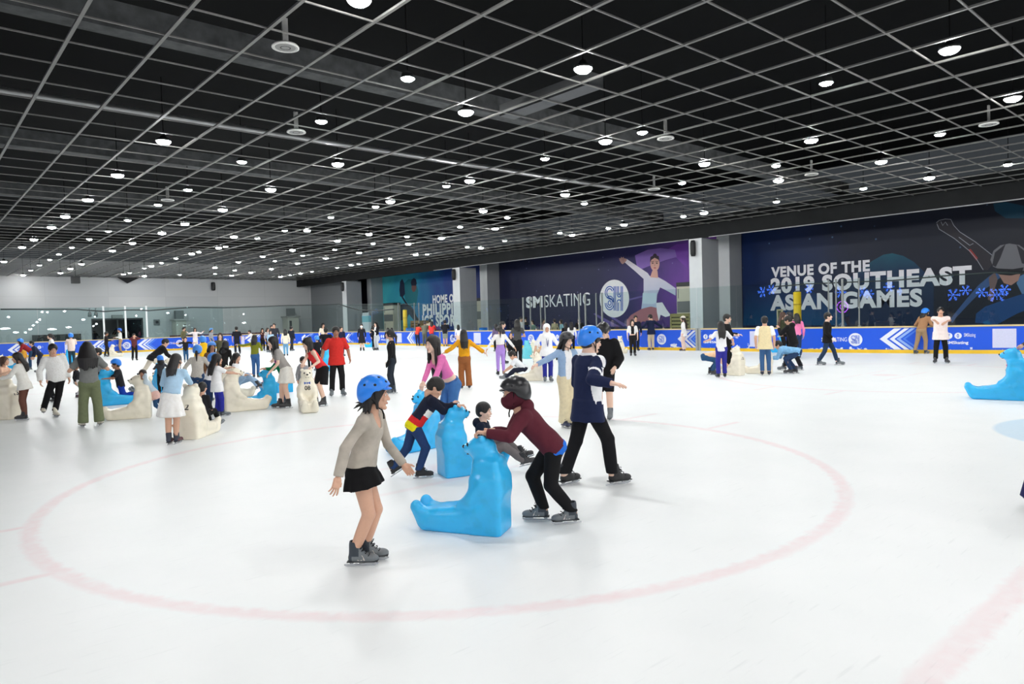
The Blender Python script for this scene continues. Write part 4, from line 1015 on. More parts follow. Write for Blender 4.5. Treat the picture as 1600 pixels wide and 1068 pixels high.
# ================================================================== SKATES (foot: ankle above the origin, toe along +y, blade on z = 0)
SKC = dict(grey=((112, 118, 122), (52, 60, 70)), black=((34, 34, 36), (24, 24, 26)), white=((222, 216, 200), (196, 190, 176)), navy=((58, 66, 92), (40, 46, 66)), maroon=((92, 52, 58), (52, 56, 70)), dark=((64, 64, 66), (40, 42, 46)))
def skate_proto():
    F = Field((-.09, -.15, .03), (.09, .22, .30), .006)
    F.ell((0, .05, .072), (.043, .135, .042), None, .0)
    F.ell((0, .130, .070), (.044, .058, .036), None, .02)
    F.rc((0, -.045, .085), (0, -.030, .232), .043, .046, .03, cap=1)
    F.rc((0, .02, .10), (0, -.015, .20), .038, .036, .05, cap=1)
    F.cut((0, 0, .048), (0, 0, -1))
    F.rc((0, -.032, .19), (0, -.028, .30), .037, .038, 0, '-')
    P, Q = F.mesh(); P = smooth_verts(P, Q, 1)
    boot = np_mesh('skate', [(P, Q)], [leather((112, 118, 122)), leather((52, 60, 70))], lambda c: ((c[:, 1] < .015) & (c[:, 2] > .10) | (c[:, 1] < -.05)).astype(int))
    mb = MB()
    mb.box((-.036, -.10, .040), (.036, .185, .050))
    mb.mi = [0]*len(mb.f); me_sole = mb.mesh('sole', mat('sole_black', (40, 42, 46), .6))
    mb = MB(); prof = [(-.135, .006), (-.12, .0), (.15, .0), (.185, .012), (.19, .026), (.18, .026), (-.13, .016)]
    v = [(x, y, z) for x in (-.0022, .0022) for y, z in prof]; n = len(prof)
    mb.add(v, [tuple(range(n))[::-1], tuple(range(n, 2*n))]+[(i, (i+1) % n, n+(i+1) % n, n+i) for i in range(n)])
    for y0, y1, w in ((-.085, -.03, .02), (.07, .165, .022)):
        mb.add([(-w, y0, .042), (w, y0, .042), (w, y1, .042), (-w, y1, .042), (-.004, y0+.008, .018), (.004, y0+.008, .018), (.004, y1-.02, .018), (-.004, y1-.02, .018)], [(0,1,2,3),(4,7,6,5),(0,4,5,1),(1,5,6,2),(2,6,7,3),(3,7,4,0)])
    me_blade = mb.mesh('blade', mat('blade_steel', (205, 208, 212), .25, .05, 8, 0, .7))
    mb = MB()
    for i in range(6):
        y = .105-i*.024; z = .104+i*.024 if i < 3 else .150+(i-3)*.022
        y = .10-i*.024 if i < 3 else .040-(i-3)*.012
        mb.tube([(-.036, y-.012, z-.006), (-.015, y+.004, z+.006), (.015, y+.012, z+.006), (.036, y+.0, z-.006)], .0042, 5)
    for sx in (-1, 1): mb.tube([(0, .025, .19), (sx*.03, .05, .195), (sx*.045, .04, .17), (sx*.01, .03, .18)], .0035, 5)
    me_lace = mb.mesh('laces', cloth((40, 42, 44)), True)
    mb = MB()
    for sx in (-1, 1):
        for k in range(3):
            y = .005+k*.028; mb.add([(sx*.0485, y, .062), (sx*.0485, y+.014, .062), (sx*.044, y-.012, .108), (sx*.044, y-.026, .108)], [(0, 1, 2, 3)] if sx > 0 else [(3, 2, 1, 0)])
    me_str = mb.mesh('side_stripes', mat('stripe_pale', (206, 198, 190), .6))
    return boot, me_sole, me_blade, me_lace, me_str
SK_BOOT, SK_SOLE, SK_BLADE, SK_LACE, SK_STR = skate_proto()
def add_skate(parent, pos, R, sc, colour, near):
    o = link('skate', SK_BOOT, parent)
    M = np.eye(4); M[:3, :3] = R*sc; M[:3, 3] = pos
    o.matrix_local = Matrix(M.tolist())
    c1, c2 = SKC[colour]
    for i, c in enumerate((c1, c2)):
        o.material_slots[i].link = 'OBJECT'; o.material_slots[i].material = leather(c)
    link('blade', SK_BLADE, o); link('sole', SK_SOLE, o)
    if near:
        link('laces', SK_LACE, o)
        if colour == 'grey': link('side_stripes', SK_STR, o)
    return o

# ================================================================== PEOPLE
SKIN = dict(tan=(216, 170, 144), fair=(236, 198, 176), brown=(176, 126, 100), dark=(128, 90, 72))
HANDS = dict(down=(.14, .06, -.95), out=(.78, .12, -.5), outlow=(.5, .1, -.82), side=(.95, .15, -.05), fwd=(.0, .85, -.35), push=(-.05, .88, -.45), pushlow=(0, .72, -.66), bent=(.05, .55, -.5),
             chest=(-.28, .5, -.28), face=(-.18, .45, .28), up=(.25, .25, .85), back=(.12, -.45, -.82), lap=(-.05, .5, -.75), phone=(-.2, .6, -.05), cross=(-.45, .45, -.15), behind=(-.2, -.3, -.8), akimbo=(.28, -.05, -.5), hug=(-.3, .75, -.1))
PEOPLE = []
def ik(a, t, l1, l2, pole):
    """joint between a and t with bone lengths l1, l2, bent toward pole"""
    a = np.array(a, float); t = np.array(t, float); e = t-a; L = np.linalg.norm(e); mx = (l1+l2)*.998
    if L > mx: t = a+e/L*mx; e = t-a; L = mx
    L = max(L, abs(l1-l2)+1e-3); u = e/np.linalg.norm(e)
    x = (l1*l1-l2*l2+L*L)/(2*L); h = math.sqrt(max(0, l1*l1-x*x))
    p = np.array(pole, float); p = p-u*(p@u); p = nrm(p) if np.linalg.norm(p) > 1e-6 else nrm(np.cross(u, (1, 0, 0)))
    return a+u*x+p*h, t
def hand_field(W, d, n, sz, side, curl, h, spread=0.0, point=False):
    """palm and five fingers. W wrist, d direction of the hand, n out of the palm, side +1 right -1 left"""
    d = nrm(d); n = nrm(np.array(n)-d*(np.array(n)@d)); s_ = np.cross(d, n)*side   # toward the thumb
    u = sz/1.68
    F = Field(W-.20*u*np.ones(3), W+.20*u*np.ones(3), h)
    R = np.stack([s_, d, n], 1)
    F.rc(W-d*.03*u, W+d*.02*u, .026*u, .026*u, 0)
    F.box(W+d*.052*u, (.040*u, .045*u, .0135*u), R, .012*u, .012*u)
    ln = (.070, .079, .073, .056); off = (.030, .0105, -.0095, -.0285)
    for i in range(4):
        base = W+d*(.092-.004*abs(i-1))*u+s_*off[i]*u
        c = curl*(1+.12*(i-1)); sp = spread*(1.5-i)*.16
        dir_ = nrm(d*math.cos(sp)+s_*math.sin(sp)); p = base-dir_*.015*u; ang = 0
        for seg, fr in enumerate((.45, .32, .23)):
            ang += c*(.8, 1.1, .7)[seg]
            q = p+(dir_*math.cos(ang)+n*math.sin(ang))*(ln[i]*fr*u+(.015*u if seg == 0 else 0))
            r0 = (.0093, .0085, .0078, .0070)[seg]*u*(.9 if i == 3 else 1); r1 = (.0085, .0078, .0070)[seg]*u*(.9 if i == 3 else 1)
            F.rc(p, q, r0, r1, .003*u); p = q
    b = W+d*.022*u+s_*.026*u+n*.006*u; t1 = nrm(d*.62+s_*.72+n*.25); p = b; q = p+t1*.040*u
    F.rc(p, q, .0125*u, .0105*u, .012*u); t2 = nrm(d*.85+s_*.42+n*(.25+.35*curl)); F.rc(q, q+t2*.030*u, .0102*u, .0078*u, .003*u)
    return F
def person(label, pos, rz, S, sex='f', kid=False, skin_c='tan', hair=('long', (22, 18, 18)), top=None, bottom=None, skate='grey', helmet=None, lean=0.0, slean=0.0, twist=0.0,
           arms=('down', 'down'), legs=((0, .05, 0, 8, 0), (0, .05, 0, 8, 0)), head=(0, 0), hz=None, crouch=0.0, group=None, extra=None, fingers=(.35, .35), palms=(None, None), spread=(0, 0), lod=None, elbow=(None, None), pelv=(0, 0), knee=(None, None), roll=0, hs=1.0, tights=None, z0=0.0, feet=True, build=1.0):
    root = empty('person', (pos[0], pos[1], z0), rz); tag(root, label, 'person', group)
    dist = math.hypot(pos[0], pos[1]); near = dist < 12
    vb = float(np.clip(1.5*dist/FPX, .0075, .020)) if lod is None else lod      # cell of the body mesh
    vh = float(np.clip(.8*dist/FPX, .0042, .010)); vn = float(np.clip(.7*dist/FPX, .0036, .0062))
    hh = .132*S*(1.30 if kid else 1.13)*hs; B = (S-hh)/.868; u = B/1.68*(1.06 if kid else 1.0)*build
    m = .0 if sex == 'f' else 1.0; ank = .112*B/1.68*(1.0 if not kid else 1.05); lift = ank-.042*B
    hip_h = .515*B+lift; th, sh = .240*B, .238*B
    # legs
    ftp = []
    for i, (fw, sd, up, yw, pt) in enumerate(legs):
        sx = -1 if i == 0 else 1
        ftp.append(np.array([sx*sd*B, fw*B, ank+up*B]))
    pz = (hip_h if hz is None else hz)-crouch*B
    py = pelv[1]*B; px_ = pelv[0]*B
    def hips(z): return [np.array([px_+sx*.047*B, py, z]) for sx in (-1, 1)]
    if hz is None:
        for i in range(2):
            hx = hips(pz)[i]; q = (hx-ftp[i])[:2]; lim = math.sqrt(max(.01, (.995*(th+sh))**2-float(q@q)))
            pz = min(pz, ftp[i][2]+lim)
    hip = hips(pz); Pv = np.array([px_, py, pz])
    knees = []
    for i in range(2):
        yw = math.radians(legs[i][3])*(1 if i == 0 else -1); pole = np.array([-math.sin(yw), math.cos(yw), 0.15]) if knee[i] is None else np.array(knee[i], float)
        k_, t_ = ik(hip[i], ftp[i], th, sh, pole); ftp[i] = t_; knees.append(k_)
    # torso frame
    La, Sa, Ta = math.radians(lean), math.radians(slean), math.radians(twist)
    RT = rotz(-Ta) @ roty(Sa) @ rotx(-La)
    ax, rt, fw = RT @ np.array([0, 0, 1.0]), RT @ np.array([1.0, 0, 0]), RT @ np.array([0, 1.0, 0])
    TL = .320*B                          # pelvis to the base of the neck
    Nk = Pv+ax*TL
    shw = (.112+.014*m)*B*(1.0 if not kid else .96)
    sho = [Nk-ax*.028*B+rt*sx*shw*.86 for sx in (-1, 1)]
    ua, fa = .172*B, .150*B; AL = ua+fa
    wr, elb = [], []
    for i in range(2):
        sx = -1 if i == 0 else 1; a = arms[i]
        if isinstance(a, str): a = HANDS[a]
        if len(a) == 4:           # ('w', x, y, z): a place in the room
            c, s_ = math.cos(-rz), math.sin(-rz); dx, dy = a[1]-pos[0], a[2]-pos[1]
            T = np.array([c*dx-s_*dy, s_*dx+c*dy, a[3]-z0])
            e = T-sho[i]; T = T-nrm(e)*.07*u
        else: T = sho[i]+AL*(np.array([sx*a[0], a[1], a[2]]))
        pole = np.array([sx*.55, -.75, -.65]) if elbow[i] is None else np.array([sx*elbow[i][0], elbow[i][1], elbow[i][2]], float)
        e_, t_ = ik(sho[i], T, ua, fa, pole); elb.append(e_); wr.append(t_)
    # head frame
    RH = RT*0+np.eye(3)
    RH = rotz(-math.radians(head[0])) @ roty(math.radians(roll)) @ rotx(-math.radians(head[1]))
    HB = Nk+(ax*.55+np.array([0, 0, .45]))*.035*B+fw*.008*B        # top of the neck column
    Hc = HB+np.array([0, 0, .5*hh])*.98+RH @ np.array([0, .10*hh, .0])
    def hp(x, y, z): return Hc+RH @ (np.array([x, y, z])*hh)
    sc = skin(SKIN[skin_c] if isinstance(skin_c, str) else skin_c)
    lo = np.min([*ftp, *knees, *hip, *wr, *elb, *sho, Hc], 0)-.2*u; hi = np.max([*ftp, *knees, *hip, *wr, *elb, *sho, Hc], 0)+.24*u
    lo[2] = max(lo[2], -.02)
    # torso sections (distance from the pelvis centre up, half width, half depth, shift)
    W = lambda f, q: (f+(q-f)*m)*B*build*(1.0 if not kid else 1.03)
    TP = [(-.07*B, W(.058, .055), W(.050, .05), 0), (-.035*B, W(.093, .085), W(.066, .062), -.006*B), (.02*B, W(.096, .088), W(.064, .062), -.004*B), (.10*B, W(.073, .082), W(.052, .058), 0), (.16*B, W(.074, .088), W(.054, .060), .002*B),
          (.225*B, W(.086, .098), W(.066, .068), .006*B), (.275*B, W(.088, .104), W(.056, .06), 0), (.31*B, W(.066, .08), W(.044, .048), -.004*B), (.335*B, W(.034, .042), W(.034, .038), -.004*B)]
    def torso(F, g=0.0, t0=None, t1=None, k=.02, box_=0.0, wav=None):
        P = [list(p) for p in TP]
        if box_:
            wmax = P[5][1]
            for p in P[1:6]: p[1] = p[1]+(wmax-p[1])*box_; p[2] = p[2]+(P[5][2]-p[2])*box_*.8
        P = [[a, b+g, c+g, e] for a, b, c, e in P]; A = np.array(P)
        ca = cb = False
        if t0 is not None:
            q = [t0]+[np.interp(t0, A[:, 0], A[:, j]) for j in (1, 2, 3)]; P = [q]+[p for p in P if p[0] > t0+1e-4]; ca = True
        if t1 is not None:
            q = [t1]+[np.interp(t1, A[:, 0], A[:, j]) for j in (1, 2, 3)]; P = [p for p in P if p[0] < t1-1e-4]+[q]; cb = True
        F.loft(Pv, ax, rt, fw, P, k, '+', True, True, wav)
    def arm(F, i, g=0.0, upto=2.0, k=.02, cuff=0.0):
        r0, r1, r2 = W(.026, .031)+g, W(.022, .026)+g, W(.0155, .018)+g+cuff
        inn = sho[i]-rt*(-1 if i == 0 else 1)*.03*B-ax*.01*B
        F.rc(inn, sho[i], .030*B+g, W(.029, .034)+g, .03*u)
        if upto >= 1:
            F.rc(sho[i], elb[i], W(.029, .034)+g, r1, .02*u)
            e = wr[i]-elb[i]; q = elb[i]+e*(upto-1); F.rc(elb[i], q, r1, r1+(r2-r1)*(upto-1), .012*u, cap=1 if upto < 2.01 else 0, mid=.003*u)
        else:
            q = sho[i]+(elb[i]-sho[i])*upto; F.rc(sho[i], q, W(.029, .034)+g, r0+.004*u, .02*u, cap=1)
    def leg(F, i, g=0.0, upto=2.0, k=.03, hem=None):
        r0, r1, r2 = W(.053, .050)+g, W(.036, .037)+g, W(.024, .026)+g
        if hem is not None: r2 = hem; r1 = max(r1, .5*(r1+hem))
        a = hip[i]+np.array([0, 0, -.01*B]); kn = knees[i]; an = ftp[i]
        if upto <= 1:
            q = a+(kn-a)*upto; F.rc(a, q, r0, r0+(r1-r0)*upto+(hem or 0)*0, .03*u, cap=1)
        else:
            F.rc(a, kn, r0, r1, .03*u); q = kn+(an-kn)*(upto-1); F.rc(kn, q, r1, r1+(r2-r1)*(upto-1), .015*u, cap=1 if upto != 2.0 else 0, mid=.006*u if hem is None else 0)
    def headshape(F, g=0.0):
        F.ell(hp(0, -.06, .13), (.335*hh+g, .415*hh+g, .375*hh+g), RH, .0)
        F.ell(hp(0, .07, -.14), (.265*hh+g, .30*hh+g, .35*hh+g), RH, .06*hh)
    # ---- body: one skin, finer at head and hands
    parts = []
    def body_all(F):
        torso(F, 0); [arm(F, i) for i in range(2)]; [leg(F, i) for i in range(2)]
        F.rc(Nk-ax*.02*B, HB+RH @ np.array([0, .02, .12])*hh, W(.036, .042), W(.031, .037), .02*u)
        headshape(F)
    F = Field(lo, hi, vb); body_all(F)
    for i in range(2):
        e = nrm(wr[i]-elb[i]); F.rc(wr[i], wr[i]+e*.02*u, .022*u, .02*u, .01*u)
        pass
    P, Q = F.mesh(); parts.append((smooth_verts(P, Q, 1), Q))
    F = Field(Hc-.62*hh, Hc+.62*hh, vh)
    headshape(F)
    F.rc(hp(0, -.08, -.3), hp(0, -.12, -.62), W(.031, .037), W(.034, .04), .05*hh)
    F.ell(hp(0, .30, -.43), (.10*hh, .09*hh, .075*hh), RH, .07*hh)                    # chin
    for sx in (-1, 1):
        F.ell(hp(sx*.15, .33, -.12), (.09*hh, .07*hh, .09*hh), RH, .06*hh)              # cheek
        F.ell(hp(sx*.135, .385, .02), (.075*hh, .05*hh, .05*hh), RH, .05*hh, '-')       # eye socket
        F.ell(hp(sx*.335, -.06, -.06), (.035*hh, .085*hh, .125*hh), RH @ roty(-sx*.15), .015*hh)   # ear
        F.ell(hp(sx*.05, .395, -.145), (.035*hh, .035*hh, .03*hh), RH, .02*hh)
    F.rc(hp(0, .345, .03), hp(0, .44, -.135), .035*hh, .052*hh, .045*hh)              # nose
    F.ell(hp(0, .355, -.27), (.115*hh, .05*hh, .045*hh), RH, .04*hh)                   # mouth
    P, Q = F.mesh(); parts.append((smooth_verts(P, Q, 1, .3), Q))
    for i in range(2):
        sx = -1 if i == 0 else 1; d = nrm(wr[i]-elb[i]); n = palms[i]
        if n is None:
            n = np.array([0, 0, -1.0]) if abs(d[2]) < .72 else np.array([-sx*1.0, .15, 0])
        else: n = np.array([sx*n[0], n[1], n[2]], float)
        bend = d
        F = hand_field(wr[i], bend, n, B*(1.0 if not kid else 1.05), sx, fingers[i], vn, spread[i]); P, Q = F.mesh(); parts.append((smooth_verts(P, Q, 1, .3), Q))
    bo = link('body', np_mesh('body', parts, sc), root)
    # ---- face details
    if near or dist < 34:
        for sx in (-1, 1):
            mb = MB(); mb.ell(hp(sx*.135, .362, .012), (.052*hh, .022*hh, .026*hh), RH, 12, 8); e = mb.build('eye', mat('eye_white', (232, 228, 222), .3), bo, True)
            mb = MB(); mb.ell(hp(sx*.135, .381, .012), (.026*hh, .008*hh, .025*hh), RH, 10, 6); mb.build('iris', mat('iris_dark', (30, 22, 20), .3), bo, True)
            mb = MB(); mb.tube([hp(sx*.065, .392, .105), hp(sx*.13, .388, .125), hp(sx*.21, .345, .10)], [.010*hh, .014*hh, .006*hh], 6); mb.build('eyebrow', hair_mat((26, 20, 18)), bo, True)
        mb = MB(); mb.ell(hp(0, .392, -.258), (.085*hh, .022*hh, .018*hh), RH, 12, 6); mb.ell(hp(0, .390, -.287), (.075*hh, .024*hh, .02*hh), RH, 12, 6)
        mb.build('lips', mat('lips', [SKIN[skin_c][0]*.86, SKIN[skin_c][1]*.66, SKIN[skin_c][2]*.66] if isinstance(skin_c, str) else (150, 90, 85), .4), bo, True)
    # ---- hair
    if hair:
        st, hc = hair[0], hair[1]; F = Field(Hc-np.array([1.1, 1.1, 1.0])*hh-np.array([0, 0, .42*B if st in ('long', 'wavy', 'half') else .05]), Hc+np.array([1.1, 1.1, .75])*hh, max(vh, .006))
        g = .055*hh
        if st == 'hijab':
            F.ell(hp(0, -.06, .10), (.44*hh, .50*hh, .50*hh), RH, 0); F.ell(hp(0, .06, -.2), (.36*hh, .38*hh, .42*hh), RH, .1*hh)
            F.rc(hp(0, -.05, -.3), Nk-ax*.03*B, .34*hh, .10*B, .1*hh); F.loft(Nk-ax*.11*B, ax, rt, fw, [(0, .125*B, .085*B), (.06*B, .115*B, .08*B), (.13*B, .05*B, .05*B)], .05*hh)
            F.ell(hp(0, .36, -.06), (.24*hh, .26*hh, .33*hh), RH, .03*hh, '-')
            field_obj('headscarf', F, cloth(hc), root)
        else:
            F.ell(hp(0, -.075, .15), (.335*hh+g, .415*hh+g, .365*hh+g), RH, 0)
            back = -.22 if st in ('short', 'crop') else -.32
            F.ell(hp(0, -.20, -.06), (.315*hh+g*.6, .28*hh+g, .33*hh), RH, .08*hh)
            if st in ('bob', 'bun', 'long', 'wavy', 'half', 'pony', 'messy'):
                for sx in (-1, 1): F.ell(hp(sx*.27, .03, .0), (.11*hh, .20*hh, .30*hh), RH, .06*hh)
            # the face stays free
            if st == 'fringe': F.ell(hp(0, .45, -.16), (.30*hh, .30*hh, .29*hh), RH, .02*hh, '-')
            else: F.ell(hp(0, .48, -.10), (.27*hh, .34*hh, .34*hh), RH, .03*hh, '-')
            F.cut(hp(0, 0, -.36), RH @ np.array([0, .55, -1.0]))
            if st in ('short', 'crop'):
                for sx in (-1, 1): F.ell(hp(sx*.37, .02, -.17), (.14*hh, .24*hh, .16*hh), RH, .02*hh, '-')
            dn = np.array([0, 0, -1.0]); bk = RH @ np.array([0, -1.0, 0]); bk[2] = 0; bk = nrm(bk)
            if lean > 20 or hair[2:]: dn = nrm(np.array([0, 0, -1.0])+(fw*0 if lean > 20 else bk*.12))
            if st in ('long', 'wavy', 'half'):
                Lh = (.17 if st == 'half' else .30)*B if len(hair) < 3 else hair[2]*B; wd = hair[3] if len(hair) > 3 else 1.0
                rs = np.random.RandomState(int(abs(pos[0]*97+pos[1]*31)) % 1000)
                for a_ in np.linspace(-1, 1, 9):
                    p0 = hp(.30*a_, -.16-.22*(1-a_*a_), .05); p1 = p0+dn*Lh*(.55)+bk*(.055*B*(1 if lean < 25 else .2))+RH @ np.array([(.05+.38*(wd-1))*a_*hh, 0, 0]); p2 = p1+dn*Lh*(.45+.08*rs.uniform(-1, 1))+bk*.01*B
                    F.rc(p0, p1, .13*hh*wd, .13*hh*wd, .05*hh); F.rc(p1, p2, .13*hh*wd, .06*hh*wd, .04*hh)
                if len(hair) < 4:
                    for sx in (-1, 1):
                        p0 = hp(sx*.31, .05, .0); p1 = p0+dn*Lh*.45+RH @ np.array([sx*.02, -.02, 0])*hh; p2 = p1+dn*Lh*.35
                        F.rc(p0, p1, .085*hh, .09*hh, .04*hh); F.rc(p1, p2, .09*hh, .035*hh, .03*hh)
                if st == 'wavy': F.ripple(.012*hh*4, 2.6/hh*.35, 3)
            if st in ('bob', 'messy'):
                rs = np.random.RandomState(5)
                for a_ in np.linspace(-1, 1, 11):
                    th_ = math.radians(200+ (a_+1)*70); p0 = hp(.30*math.cos(th_+math.pi*0)*1.0, .34*math.sin(th_)*.9-.02, -.05)
                    p1 = p0+dn*hh*(.50+.16*rs.uniform(-1, 1))+(p0-hp(0, -.06, -.05))*(.55+.3*rs.uniform(-1, 1) if st == 'messy' else .08); F.rc(p0, p1, .12*hh, .035*hh if st == 'messy' else .08*hh, .04*hh)
                if st == 'messy':
                    for a_, l_, d_ in ((-2.4, .42, .1), (-2.0, .5, .22), (-1.75, .46, .05), (-1.45, .5, .25), (-1.15, .4, .12), (-.8, .44, .28), (-2.75, .36, .3), (-.4, .34, .35)):
                        o_v = RH @ np.array([math.cos(a_), math.sin(a_), 0]); p0 = hp(.30*math.cos(a_), .36*math.sin(a_)-.04, -.28); F.rc(p0, p0+o_v*l_*hh*.75+dn*d_*hh, .075*hh, .012*hh, .03*hh)
                for sx in (-1, 1): F.rc(hp(sx*.31, .06, .02), hp(sx*.30, .13, -.42), .075*hh, .05*hh, .03*hh)
            if st == 'bun': F.ell(hp(0, -.5, .18), (.17*hh, .16*hh, .17*hh), RH, .03*hh)
            if st == 'pony':
                p0 = hp(0, -.46, .10); p1 = p0+bk*.22*hh+dn*.35*hh; F.rc(p0, p1, .12*hh, .14*hh, .04*hh); F.rc(p1, p1+dn*.85*hh, .14*hh, .05*hh, .04*hh)
            field_obj('hair', F, hair_mat(hc), root)
    # ---- helmet
    if helmet:
        F = Field(Hc-.78*hh, Hc+.85*hh, vh)
        F.ell(hp(0, -.06, .16), (.485*hh, .575*hh, .515*hh), RH, 0)
        F.ell(hp(0, -.24, -.04), (.45*hh, .38*hh, .36*hh), RH, .08*hh)
        F.ell(hp(0, -.04, -.05), (.40*hh, .475*hh, .53*hh), RH, 0, '-')
        F.cut(hp(0, .25, .20), RH @ np.array([0, .75, -1.0])); F.cut(hp(0, -.5, -.26), RH @ np.array([0, -.1, -1.0]))
        F.ell(hp(0, .12, -.06), (.8*hh, .21*hh, .26*hh), RH, .03*hh, '-')
        F.ell(hp(0, .34, .22), (.30*hh, .19*hh, .045*hh), RH, .06*hh)
        F.ell(hp(0, -.04, -.02), (.385*hh, .455*hh, .48*hh), RH, 0, '-')
        ho = field_obj('helmet', F, plastic(helmet), root)
        for (x, y, z) in ((.17, .36, .47), (-.17, .36, .47), (.2, .12, .60), (-.2, .12, .60), (.40, -.30, .34), (-.40, -.30, .34), (.43, .05, .36), (-.43, .05, .36), (0, -.45, .46)):
            q = np.array([x/.485, (y+.06)/.575, (z-.16)/.515]); q = q/np.linalg.norm(q)
            c = hp(q[0]*.485, q[1]*.575-.06, q[2]*.515+.16); N_ = nrm(RH @ np.array([q[0]/.46, q[1]/.545, q[2]/.49]))
            if near:
                A = nrm(np.cross(N_, RH[:, 1])); Bv = np.cross(N_, A); mb = MB(); mb.ell(c, (.045*hh, .05*hh, .012*hh), np.stack([A, Bv, N_], 1), 12, 6); mb.build('vent', mat('vent_dark', (18, 20, 24), .7), ho, True)
        if near:
            for sx in (-1, 1):
                mb = MB(); mb.tube([hp(sx*.41, .02, .18), hp(sx*.36, .06, -.12), hp(sx*.25, .14, -.40), hp(0, .24, -.53)], .022*hh, 6); mb.tube([hp(sx*.40, -.22, .02), hp(sx*.365, -.02, -.16), hp(sx*.30, .10, -.32)], .02*hh, 6)
                mb.build('strap', cloth((22, 22, 24)), ho, True)
            mb = MB(); mb.tube([hp(.03, .25, -.53), hp(.05, .30, -.66), hp(.04, .31, -.80)], .026*hh, 6); mb.build('strap', cloth((22, 22, 24)), ho, True)
    # ---- trousers, skirt, shorts
    if tights:
        F = Field(lo, np.array([hi[0], hi[1], pz+.1*B]), vb); [leg(F, i, .004*u) for i in range(2)]; torso(F, .004*u, -.07*B, .06*B); field_obj('tights', F, cloth(tights), root)
    if bottom:
        kd, c = bottom[0], bottom[1]; o_ = bottom[2] if len(bottom) > 2 else {}
        bm = o_.get('mat') or cloth(c)
        F = Field(lo-.05*u, np.array([hi[0]+.05*u, hi[1]+.05*u, pz+.22*B]), vb)
        if kd in ('trousers', 'jeans', 'wide', 'leggings', 'joggers'):
            g = dict(trousers=.012, jeans=.008, wide=.018, leggings=.004, joggers=.014)[kd]*u; wl = o_.get('waist', .07)*B
            for i in range(2): leg(F, i, g, o_.get('len', 2.0 if kd != 'wide' else 2.06), hem=dict(trousers=.040*B, jeans=.035*B, wide=.058*B, leggings=None, joggers=.036*B)[kd] if o_.get('len', 2) > 1.4 else None)
            torso(F, g+.003*u, -.07*B, wl, .03*u)
            if kd != 'leggings': F.ripple(.0035*u, 26/u, 4)
            F.cut((0, 0, .10*S*.42 if kd == 'wide' else .078*S if feet else -1), (0, 0, -1)) if feet and not o_.get('nocut') else None
        elif kd == 'shorts':
            for i in range(2): leg(F, i, .022*u, o_.get('len', .85))
            torso(F, .012*u, -.07*B, .07*B, .03*u); F.ripple(.003*u, 24/u, 4)
        elif kd == 'skirt':
            Ls = o_.get('len', .17)*B; wl = o_.get('waist', .08)*B; fl = o_.get('flare', .03)*B
            dn = nrm(-ax*.25+nrm(knees[0]+knees[1]-hip[0]-hip[1])*.75); f2 = nrm(fw-dn*(fw@dn)); r2 = np.cross(f2, -dn)
            w0 = .106*B+.008*u; d0 = TP[2][2]+.030*u
            F.loft(Pv, -dn, r2, f2, [(-Ls, w0+fl, d0+fl, 0), (-Ls*.4, w0+fl*.45, d0+fl*.45), (-.01*B, w0, d0), (.03*B, w0*.95, d0*.96)], .02*u, '+', True, True, (9, o_.get('fold', .006)*u))
            torso(F, .008*u, -.03*B, wl, .03*u)
        field_obj({'jeans': 'jeans', 'skirt': 'skirt', 'shorts': 'shorts', 'leggings': 'leggings'}.get(kd, 'trousers'), F, bm, root, 1, o_.get('paint'))
        if o_.get('belt'):
            F = Field(Pv-.25*B, Pv+.3*B, vb); torso(F, .017*u, o_.get('waist', .07)*B-.02*B, o_.get('waist', .07)*B); field_obj('waistband', F, cloth(o_['belt']), root)
    # ---- top
    if top:
        kd, c = top[0], top[1]; o_ = top[2] if len(top) > 2 else {}
        g = o_.get('g', .012)*u; sl = o_.get('sl', 2.0); hem = o_.get('hem', -.03)*B; bx = o_.get('box', .5)
        F = Field(lo-.08*u, hi+.06*u, vb)
        torso(F, g, max(hem, -.068*B), None, .03*u, bx)
        if hem < -.068*B or o_.get('drape'):
            dn = nrm(-ax*.5+np.array([0, 0, -1.0])*.5); f2 = nrm(fw-dn*(fw@dn)); r2 = np.cross(f2, -dn); w0, d0 = .106*B+g*1.2, TP[1][2]+g*1.8; fl = o_.get('flare', .012)*B
            F.loft(Pv, -dn, r2, f2, [(hem, w0+fl, d0+fl), (-.01*B, w0, d0), (.04*B, w0*.96, d0*.96)], .03*u, '+', True, True, (7, .004*u))
        if sl > 0:
            for i in range(2): arm(F, i, g*.75+o_.get('loose', 0)*u, sl if sl < 2 else 1.97, .03*u, o_.get('cuff', 0)*u)
        if o_.get('neck') == 'v': F.ell(Nk+fw*.05*B+ax*.02*B, (.045*B, .05*B, .085*B), RT, .006*u, '-')
        elif o_.get('neck') == 'wide': F.ell(Nk+fw*.02*B+ax*.035*B, (.075*B, .07*B, .045*B), RT, .006*u, '-')
        else: F.ell(Nk+fw*.02*B+ax*.03*B, (.044*B, .05*B, .030*B), RT, .006*u, '-')
        if o_.get('collar'): F.rc(Nk-ax*.01*B, Nk+ax*.035*B, .058*B, .05*B, .01*u, cap=2)
        if o_.get('hood'): F.ell(Nk-fw*.055*B+ax*.0*B, (.085*B, .05*B, .05*B), RT, .02*u)
        F.rc(Nk-ax*.02*B, HB+RH @ np.array([0, .02, .05])*hh, W(.036, .042)*.9, W(.031, .037)*.9, 0, '-')
        if kd not in ('vest',): F.ripple(o_.get('rip', .0045)*u, o_.get('rf', 24)/u, int(abs(pos[0]*13)) % 50)
        pt = o_.get('paint'); mats_ = [o_['mat'] if 'mat' in o_ else (knit(c) if kd == 'sweater' else cloth(c))]+[cloth(q) for q in o_.get('cols', [])]
        pf = None
